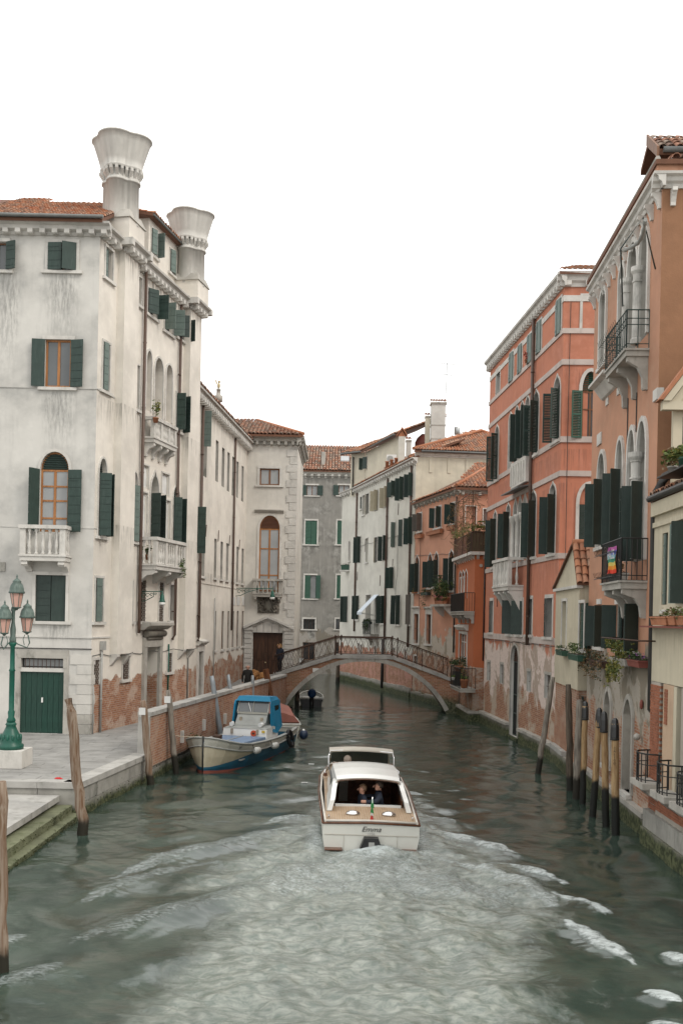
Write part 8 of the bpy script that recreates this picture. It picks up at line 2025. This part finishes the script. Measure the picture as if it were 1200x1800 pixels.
obj('stem', MB().tube([(0, Lb+.03, 1.26), (0, Lb+.04, .6), (0, Lb+.0, .0)], .03, 6), M['iron'], CBt, local=True)
mb = MB(); S = [[(-c[1]+.01, c[0], c[2]+.02), (-c[1]*.93+.0, c[0], c[2]+.03), (-c[1]*.80, c[0], c[2]-.03)] for c in cs]; loft(mb, smoothed(S)); S = [[(-x, y, z) for x, y, z in q_] for q_ in S]; loft(mb, smoothed(S)); obj('side_deck', mb, M['deck_grey'], CBt, local=True)
mb = MB(); S = [[(-c[1]*.82, c[0], c[2]-.04), (0, c[0], c[2]+.02), (c[1]*.82, c[0], c[2]-.04)] for c in cs if c[0] > 6.9]; loft(mb, S); obj('foredeck', mb, M['deck_grey'], CBt, local=True)
obj('well_deck', MB().wbox(-.9, .9, .1, 7.0, .30, .34), M['deck_grey'], CBt, local=True)
Ht = obj('hatch_cover', MB().eight([(-.88, 4.15, .5), (.88, 4.15, .5), (.72, 7.0, .6), (-.72, 7.0, .6), (-.86, 4.15, .80), (.86, 4.15, .80), (.68, 6.95, .84), (-.68, 6.95, .84)]), M['deck_blue'], CBt, local=True)
obj('hatch_rib', MB().tube([(0, 4.2, .81), (0, 6.85, .85)], .02, 5), M['deck_grey'], CBt, local=True)
# wheelhouse
def wb(x0, x1, y0, y1, z0, z1, ty0=0.0): return MB().eight([(x0, y0, z0), (x1, y0, z0), (x1, y1, z0), (x0, y1, z0), (x0*.97, y0, z1), (x1*.97, y0, z1), (x1*.97, y1-ty0, z1), (x0*.97, y1-ty0, z1)])
Wh = obj('cabin_base', wb(-.88, .88, 2.6, 4.12, .34, 1.06, .12), M['h_white'] if False else M['white_p'], CBt, local=True)
obj('cabin_top', MB().eight([(-.86, 2.3, 1.062), (.86, 2.3, 1.062), (.86, 4.02, 1.062), (-.86, 4.02, 1.062), (-.80, 2.3, 1.14), (.80, 2.3, 1.14), (.72, 3.9, 1.12), (-.72, 3.9, 1.12)]), M['deck_grey'], CBt, local=True)
obj('windscreen_base', MB().eight([(-.60, 2.4, 1.13), (.60, 2.4, 1.13), (.60, 3.45, 1.13), (-.60, 3.45, 1.13), (-.60, 2.4, 1.5), (.60, 2.4, 1.5), (.6, 3.1, 1.52), (-.6, 3.1, 1.52)]), M['deck_grey'], CBt, local=True)
obj('screen_sill', MB().wbox(-.62, .62, 3.0, 3.14, 1.53, 1.60), M['h_white'], CBt, local=True)
obj('window', MB().eight([(-.60, 3.08, 1.605), (.60, 3.08, 1.605), (.60, 3.10, 1.605), (-.60, 3.10, 1.605), (-.58, 2.86, 2.08), (.58, 2.86, 2.08), (.58, 2.88, 2.08), (-.58, 2.88, 2.08)]), M['glass_m'], CBt, local=True)
obj('window_frame', MB().tube([(-.62, 3.11, 1.6), (-.6, 2.89, 2.1), (.6, 2.89, 2.1), (.62, 3.11, 1.6)], .03, 5).tube([(0, 3.12, 1.6), (0, 2.9, 2.1)], .012, 4), M['h_white'], CBt, local=True)
obj('wiper', MB().tube([(.05, 3.16, 1.62), (.22, 2.98, 1.95)], .014, 4), M['white_p'], CBt, local=True)
obj('canopy', MB().eight([(-.72, 2.0, 2.02), (.72, 2.0, 2.02), (.70, 3.05, 2.02), (-.70, 3.05, 2.02), (-.62, 2.05, 2.16), (.62, 2.05, 2.16), (.62, 2.95, 2.2), (-.62, 2.95, 2.2)]), M['tarp_blue'], CBt, local=True)
for s in (-1, 1):
    obj('canopy_side', MB().extr([(s*.70, 2.0, 2.03), (s*.69, 3.06, 2.03), (s*.70, 3.15, 1.9), (s*.74, 3.2, 1.2), (s*.86, 3.25, .9), (s*.84, 2.8, .82), (s*.8, 2.0, 1.0)], [(s*.74, 2.0, 2.05), (s*.73, 3.1, 2.05), (s*.74, 3.2, 1.9), (s*.79, 3.25, 1.2), (s*.92, 3.3, .88), (s*.9, 2.8, .80), (s*.86, 2.0, 1.0)]), M['tarp_blue'], CBt, local=True)
    obj('canopy_window', MB().wbox(s*.77-.01, s*.77+.01, 2.25, 2.75, 1.55, 1.85), M['glass'], CBt, local=True)
    obj('latch', MB().wbox(s*.42-.05, s*.42+.05, 3.27, 3.32, 1.25, 1.42).wbox(s*.5-.04, s*.5+.04, 4.03, 4.1, .86, 1.04), M['rope'], CBt, local=True)
    obj('horn', MB().tube([(s*.62, 3.6, 1.22), (s*.56, 3.95, 1.2)], [.06, .09], 8), M['white_p'], CBt, local=True)
obj('round_sticker', MB().tube([(-.36, 4.05, .90), (-.36, 4.09, .90)], .115, 18), M['sticker'], CBt, local=True)
obj('sticker_mark', MB().wbox(-.41, -.31, 4.092, 4.098, .87, .93), M['iron_r'], CBt, local=True)
obj('yellow_label', MB().wbox(-.80, -.68, 4.06, 4.09, .93, 1.02), paint('yellow_label', (.55, .38, .05), .6), CBt, local=True)
me = text_mesh('Mauro B.', .14, M['iron'], shear=.3)
def put_local(me, name, loc, rot, parent): 
    o = bpy.data.objects.new(name, me); COL.objects.link(o); o.parent = parent; o.location = loc; o.rotation_euler = rot; return o
def side_pt(t, up):                                      # point on the canal side (local -x or +x) upper strake
    y = t*Lb
    for a, b_ in zip(cs, cs[1:]):
        if a[0] <= y <= b_[0]:
            k = (y-a[0])/(b_[0]-a[0]); g_ = [a[i]+(b_[i]-a[i])*k for i in range(7)]; return g_
sx = -1                                                  # after the turn, local -x faces the canal side
for s, t_, sz, up in (('Mauro B.', .885, .17, .5), ('VI 8128', .60, .14, .5)):
    g_ = side_pt(t_, 0); g2 = side_pt(t_-.05, 0); x = (g_[1]+g_[3])/2+.085; z = (g_[2]+g_[4])/2
    ang = math.atan2(-(g2[1]-g_[1]), .05*Lb)
    me = text_mesh(s, sz, M['iron'], shear=.2 if s[0] == 'M' else 0)
    lean = math.atan2(g_[1]-g_[3], g_[2]-g_[4])
    put_local(me, 'name_lettering', (sx*x, g_[0], z), (rad(90)+lean, 0, rad(-90)-ang*0.9), CBt)
for t_, sz in ((.735, 1.0), (.50, .95)):
    g_ = side_pt(t_, 0)
    f_ = thing('boat_fender', 'white fender hanging nearer the bow of the blue and white boat' if t_ > .6 else 'white fender hanging amidships on the blue and white boat', 'fender', (0, 0, 0))
    cm = wmat(CBt); q0 = cm @ Vector((sx*(g_[3]+.13), g_[0]-.18, g_[4]+.0)); q1 = cm @ Vector((sx*(g_[3]+.13), g_[0]+.22, g_[4]+.02)); f_.location = q0
    d_ = (q1-q0)
    obj('fender_body', MB().tube([q0-d_*.15, q0, q0+d_*.15, q1-d_*.15, q1, q1+d_*.12], [.03, .09, .12, .12, .09, .03], 10), M['fender'], f_)
    obj('fender_line', MB().tube([q1+d_*.1, cm @ Vector((sx*(g_[1]), g_[0]+.3, g_[2]+.03))], .012, 4), M['iron'], f_)
g_ = side_pt(.24, 0)
tyre = thing('tyre_fender', 'black tyre hung over the stern quarter of the blue and white boat', 'tyre', (0, 0, 0)); c = cm @ Vector((sx*(g_[1]+.12), g_[0], .52)); tyre.location = c
mb = MB(); r_ = []
ax = cm.to_3x3() @ Vector((.2, 1, .3)).normalized(); bx = cm.to_3x3() @ Vector((.2, -.1, 1)).normalized()
mb.tube([tuple(c+ax*.20*math.cos(q*math.pi/8)+bx*.30*math.sin(q*math.pi/8)) for q in range(17)], .08, 8, False); obj('tyre_ring', mb, M['black_p'], tyre)
bb = thing('ball_fender', 'dark blue ball fender at the stern of the blue and white boat', 'fender', (0, 0, 0)); c = cm @ Vector((sx*1.12, -.25, .42)); bb.location = c
obj('ball', MB().ball(tuple(c), (.19, .19, .21), 14, 10), paint('navy_rubber', (.02, .035, .07), .35), bb); obj('ball_tip', MB().ball(tuple(c+Vector((0, -.03, .17))), .07, 8, 6), M['white_p'], bb)
mb = MB().tube([cm @ Vector((0.05, Lb-.1, 1.22)), (-5.2, 33.4, 1.2), (-5.45, 33.25, 1.25)], .015, 5, False)
obj('mooring_line', mb, M['rope'], CBt)
mb = MB().wbox(-.12, .12, Lb-1.5, Lb-1.2, .98, 1.14); obj('bow_fitting', mb, M['iron_r'], CBt, local=True)
# boat behind with rust red tarpaulin
def small_boat(name, label, loc, rz, L_, w, h, hull, extra=None):
    t = thing(name, label, 'boat', loc, (0, 0, rz))
    S_ = [(0, .92), (.3, 1.0), (.55, .98), (.78, .74), (.92, .38), (1.0, .04)]
    mb = MB()
    rings = [[(-w*k, y*L_, h*(1+.35*y*y)), (-w*k*.92, y*L_, h*.45), (-w*k*.8, y*L_, -.15), (w*k*.8, y*L_, -.15), (w*k*.92, y*L_, h*.45), (w*k, y*L_, h*(1+.35*y*y))] for y, k in S_]
    loft(mb, smoothed(rings, 3)); mb.smooth = False; mb.face(rings[0]); obj('hull', mb, M[hull], t, local=True)
    mb = MB()
    for s in (-1, 1): mb.tube([(s*w*k, y*L_, h*(1+.35*y*y)) for y, k in S_], .035, 5)
    mb.tube([(-w*.92, 0, h), (w*.92, 0, h)], .035, 5); obj('gunwale', mb, M['fender'], t, local=True)
    mb = MB(); inn = [[(-w*k*.95, y*L_, h*.95*(1+.3*y*y)), (-w*k*.75, y*L_, .12), (w*k*.75, y*L_, .12), (w*k*.95, y*L_, h*.95*(1+.3*y*y))] for y, k in S_]; loft(mb, inn); obj('inner_hull', mb, M['deck_grey'], t, local=True)
    obj('belt_strip', MB().tube([(w*k*1.0+.01, y*L_, h*.62*(1+.3*y*y)) for y, k in S_], .02, 5).tube([(-w*k-.01, y*L_, h*.62*(1+.3*y*y)) for y, k in S_], .02, 5), M['deck_grey'], t, local=True)
    return t
t = small_boat('covered_boat', 'white boat under a rust red tarpaulin moored behind the blue canopy boat', (-2.62, 43.9, 0), rad(9), 6.2, 1.0, .55, 'h_white')
mb = MB(); S = []
r_ = random.Random(2)
for i in range(9):
    y = .5+i*.5; hgt = .55+.42*math.sin(min(1, i/4.)*1.57)*(1 if i < 6 else .8); ww = .95 if i < 6 else .75
    S.append([(-ww, y, .58), (-ww*.7, y, .58+(hgt-.1)*.62+r_.uniform(-.03, .03)), (-.2, y, .58+hgt*.72), (.2, y, .58+hgt*.72+r_.uniform(-.03, .03)), (ww*.7, y, .58+(hgt-.1)*.6), (ww, y, .58)])
loft(mb, smoothed(S, 2)); mb.smooth = False; mb.face(S[0]); obj('tarpaulin', mb, M['rust_tarp'], t, local=True)
b4 = at_depth(547.5, 1242, 58.9)
t = small_boat('small_motorboat', 'small grey open motorboat moored under the left side of the bridge arch', (b4[0], 58.9, 0), rad(3), 4.4, .72, .48, 'black_p')
obj('floor_mat', MB().wbox(-.5, .5, .5, 3.2, .36, .38), M['pipe_g'], t, local=True)
obj('thwart', MB().wbox(-.66, .66, 1.6, 1.85, .38, .43), M['fender'], t, local=True)
ob = MB().ball((0, -.12, .80), (.26, .28, .28), 12, 9); obj('motor_cover', ob, M['tarp_navy'] if 'tarp_navy' in M else paint('navy_motor_cover', (.012, .05, .14), .6, .8, bump=.4), t, local=True)
obj('outboard_leg', MB().tube([(0, -.14, .6), (0, -.2, -.3)], [.13, .09], 8), M['black_p'], t, local=True)

# ------------------------------------------------------------------ water with the taxi's wake as real waves
ys_ = []
y = 7.0
while y < 130: ys_.append(y); y *= 1.0+ (.0026 if y < 60 else .02)
ys_ = np.array(ys_); xs_ = np.concatenate([np.linspace(-14, -8, 24, endpoint=False), np.linspace(-8, 9.2, 440), np.linspace(9.4, 16, 12)])
X, Y = np.meshgrid(xs_, ys_)
def segdist(px, py, pts):
    D = np.full(px.shape, 1e9); T = np.zeros(px.shape); SD = np.zeros(px.shape); tot = 0; Ls = [math.hypot(b_[0]-a[0], b_[1]-a[1]) for a, b_ in zip(pts, pts[1:])]; LL = sum(Ls)
    for (a, b_), l in zip(zip(pts, pts[1:]), Ls):
        dx, dy = (b_[0]-a[0])/l, (b_[1]-a[1])/l; t = np.clip((px-a[0])*dx+(py-a[1])*dy, 0, l)
        ex, ey = px-a[0]-dx*t, py-a[1]-dy*t; d = np.hypot(ex, ey); m = d < D
        D = np.where(m, d, D); T = np.where(m, (tot+t)/LL, T); SD = np.where(m, np.sign(dx*ey-dy*ex)*d, SD); tot += l
    return D, T, SD
def WPt(l): return [on_level(a, b_)[:2] for a, b_ in l]
Z = np.zeros(X.shape); FOAM_SHINE = np.zeros(X.shape); CH = np.zeros(X.shape)
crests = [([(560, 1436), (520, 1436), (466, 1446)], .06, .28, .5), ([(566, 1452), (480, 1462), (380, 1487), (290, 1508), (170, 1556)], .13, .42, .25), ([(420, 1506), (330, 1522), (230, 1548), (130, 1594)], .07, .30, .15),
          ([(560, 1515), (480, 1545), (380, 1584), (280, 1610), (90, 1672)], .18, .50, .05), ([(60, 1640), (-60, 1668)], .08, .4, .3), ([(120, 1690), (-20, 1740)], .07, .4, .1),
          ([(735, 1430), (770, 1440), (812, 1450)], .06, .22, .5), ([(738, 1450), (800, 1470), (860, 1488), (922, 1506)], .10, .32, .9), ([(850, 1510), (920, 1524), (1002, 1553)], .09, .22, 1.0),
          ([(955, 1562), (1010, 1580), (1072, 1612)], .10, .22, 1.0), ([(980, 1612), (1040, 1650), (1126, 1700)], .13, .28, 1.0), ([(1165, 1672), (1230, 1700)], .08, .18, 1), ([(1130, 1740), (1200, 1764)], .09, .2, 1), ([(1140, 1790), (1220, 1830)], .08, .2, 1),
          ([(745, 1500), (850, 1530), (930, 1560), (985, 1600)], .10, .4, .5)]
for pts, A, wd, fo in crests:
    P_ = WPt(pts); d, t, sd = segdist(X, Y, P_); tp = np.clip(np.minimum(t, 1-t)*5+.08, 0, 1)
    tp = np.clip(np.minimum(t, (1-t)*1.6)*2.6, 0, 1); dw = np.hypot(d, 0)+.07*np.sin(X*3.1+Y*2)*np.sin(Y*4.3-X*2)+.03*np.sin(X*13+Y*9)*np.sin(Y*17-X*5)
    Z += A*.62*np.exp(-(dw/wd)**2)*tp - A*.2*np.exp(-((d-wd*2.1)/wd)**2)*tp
    we = wd*(.25+.5*tp); FOAM_SHINE = np.maximum(FOAM_SHINE, (.30+fo*.38)*np.exp(-(dw/we)**4)*np.clip(tp*3, 0, 1))  # crest whiteness: some foam, mostly sky reflection painted into the colour
def inpoly(px, py, poly, soft):
    inside = np.zeros(px.shape, bool); n = len(poly)
    for i in range(n):
        x0, y0 = poly[i]; x1, y1 = poly[(i+1) % n]
        c = ((y0 > py) != (y1 > py)) & (px < (x1-x0)*(py-y0)/((y1-y0) or 1e-9)+x0); inside ^= c
    d, _, _ = segdist(px, py, poly+[poly[0]]); return np.clip(.5+np.where(inside, d, -d)/soft, 0, 1)
turb = WPt([(560, 1420), (575, 1400), (735, 1405), (760, 1440), (820, 1475), (900, 1525), (985, 1580), (965, 1625), (925, 1660), (930, 1720), (985, 1860), (200, 1860), (300, 1720), (390, 1630), (420, 1560), (330, 1560), (430, 1500), (520, 1455)])
CH = inpoly(X, Y, turb, 1.1)
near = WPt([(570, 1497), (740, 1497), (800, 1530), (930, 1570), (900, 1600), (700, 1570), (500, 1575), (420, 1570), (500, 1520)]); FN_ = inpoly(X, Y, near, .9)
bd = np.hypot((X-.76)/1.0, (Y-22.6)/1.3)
FOAM_SHINE = np.maximum(FOAM_SHINE, FN_*.40); FOAM_SHINE = np.maximum(FOAM_SHINE, np.exp(-((np.abs(X-.76)-1.25)/.35)**2)*np.clip((Y-21)/1.5, 0, 1)*np.clip((27.5-Y)/3, 0, 1)*.5)
FOAM_SHINE = np.maximum(FOAM_SHINE, np.clip(1.1-bd*.7, 0, 1)*.75)
rng = np.random.RandomState(4)
def chop(lmin, lmax, n, ax=1.0, spread=3.14, dirc=0.0):
    z = np.zeros(X.shape)
    for i in range(n):
        l = lmin*(lmax/lmin)**rng.rand(); th = dirc+(rng.rand()-.5)*2*spread; k = 2*math.pi/l
        z += l*np.sin(k*(X*math.cos(th)+Y*math.sin(th)*ax)+rng.rand()*6.28+1.2*np.sin(X*.7+i)+1.2*np.sin(Y*.5+i*2))
    return z/n
Z += .055*chop(.9, 3.0, 14, spread=.9, dirc=1.57) + CH*(.27*chop(.2, .95, 30)+.10*chop(.8, 2.2, 8)) + (.045+.03*np.clip(chop(6, 14, 4)*.4, -1, 1))*chop(.22, .75, 24, spread=1.0, dirc=1.57)
Z += FN_*.05*np.abs(chop(.15, .5, 16))*4+np.clip(1.2-bd, 0, 1)*.10
Z += .05*np.exp(-((np.abs(X-.76)-1.3)/.3)**2)*np.clip((Y-21.5)/1, 0, 1)*np.clip((28.0-Y)/3, 0, 1)
Z *= np.clip((75-Y)/35, .25, 1)
Z -= .0
V = np.stack([X, Y, Z], -1).reshape(-1, 3); ny, nx = X.shape
ii = (np.arange(ny-1)[:, None]*nx+np.arange(nx-1)[None, :]).ravel()
Fc = np.stack([ii, ii+1, ii+nx+1, ii+nx], 1)
me = bpy.data.meshes.new('canal_water'); me.vertices.add(len(V)); me.vertices.foreach_set('co', V.astype(np.float32).ravel())
me.loops.add(Fc.size); me.loops.foreach_set('vertex_index', Fc.astype(np.int32).ravel()); me.polygons.add(len(Fc))
me.polygons.foreach_set('loop_start', np.arange(0, Fc.size, 4, dtype=np.int32)); me.polygons.foreach_set('loop_total', np.full(len(Fc), 4, dtype=np.int32)); me.polygons.foreach_set('use_smooth', np.ones(len(Fc), bool)); me.update(calc_edges=True)
for nm, A in (('foam_shine', FOAM_SHINE), ('churn', CH)): at = me.attributes.new(nm, 'FLOAT', 'POINT'); at.data.foreach_set('value', A.astype(np.float32).ravel())
g = NG('canal_water'); P3 = g.pos()
fo = g.N('ShaderNodeAttribute', attribute_name='foam_shine').outputs['Fac']; chn = g.N('ShaderNodeAttribute', attribute_name='churn').outputs['Fac']
n1 = g.noise(g.map(P3, (1, 1.6, 1)), 4.5, 9, .70, .5); n2 = g.noise(g.map(P3, (1, .75, 1)), 1.1, 5, .6, .3); n3 = g.noise(g.map(P3, (1, 1.5, 1)), 11, 6, .72, .2)
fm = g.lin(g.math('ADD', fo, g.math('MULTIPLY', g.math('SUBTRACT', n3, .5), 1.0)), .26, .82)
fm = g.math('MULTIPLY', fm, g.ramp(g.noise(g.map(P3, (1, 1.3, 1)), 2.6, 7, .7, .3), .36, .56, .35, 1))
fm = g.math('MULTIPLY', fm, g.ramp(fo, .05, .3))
chn = g.ramp(g.math('ADD', chn, g.math('MULTIPLY', g.math('SUBTRACT', g.noise(g.map(P3, (1, .8, 1)), 1.3, 8, .68, 1.2), .5), 1.7)), .12, .95)
deep = g.mix(g.ramp(n2, .35, .65), (.022, .037, .029), (.040, .060, .047))
mill = g.mix(g.ramp(n1, .34, .70), (.095, .12, .10), (.27, .285, .25))
wc = g.mix(g.math('MULTIPLY', chn, g.ramp(n2, .25, .6, .45, .95)), deep, mill)
wc = g.mix(fm, wc, (.60, .655, .655))  # pale foam colour, also painting the sky shine on the wake crests
rp = g.map(P3, (1.0, 1.5, 1.0)); r1 = g.noise(rp, 2.6, 5, .58, .4); r2 = g.noise(g.map(P3, (1, 2.3, 1)), 7.0, 6, .65)
ht = g.math('ADD', g.math('MULTIPLY', r1, .010), g.math('MULTIPLY', r2, .0045))
ht = g.math('ADD', ht, g.math('MULTIPLY', chn, g.math('ADD', g.math('MULTIPLY', n1, .030), g.math('MULTIPLY', n3, .006))))
ht = g.math('ADD', ht, g.math('MULTIPLY', fm, .03))
nb = g.N('ShaderNodeBump'); nb.inputs['Strength'].default_value = .8; nb.inputs['Distance'].default_value = 1.0; g.L(ht, nb.inputs['Height'])
g.b.inputs['IOR'].default_value = 1.62
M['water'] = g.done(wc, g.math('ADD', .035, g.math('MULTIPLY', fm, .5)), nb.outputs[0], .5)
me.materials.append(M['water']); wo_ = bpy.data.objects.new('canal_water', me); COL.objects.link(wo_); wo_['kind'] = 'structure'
far = obj('canal_bed', MB().wbox(-300, 300, -200, 500, -2.2, -2.0), M['base_wet'], kind='structure')
mb = MB(); mb.face([(-300, 130, -.02), (300, 130, -.02), (300, 600, -.02), (-300, 600, -.02)]); mb.face([(-300, -100, -.02), (300, -100, -.02), (300, 7, -.02), (-300, 7, -.02)]); mb.face([(-300, 7, -.02), (-14, 7, -.02), (-14, 130, -.02), (-300, 130, -.02)]); mb.face([(16, 7, -.02), (300, 7, -.02), (300, 130, -.02), (16, 130, -.02)])
obj('outer_ground', mb, M['stone_pave'], kind='structure')
for i in range(3):                                        # litter floating near the boats
    c = on_level(*((547, 1344), (535, 1377), (980, 1150))[i]) if i < 2 else None
    if c: obj('floating_scrap', MB().wbox(c[0]-.1, c[0]+.1, c[1]-.03, c[1]+.04, .01, .035), M['plate'], None, label=('white scrap floating ahead of the taxi on its left, farther one', 'white scrap floating left of the taxi canopy, nearer one')[i], cat='litter', group='scraps floating by the taxi')
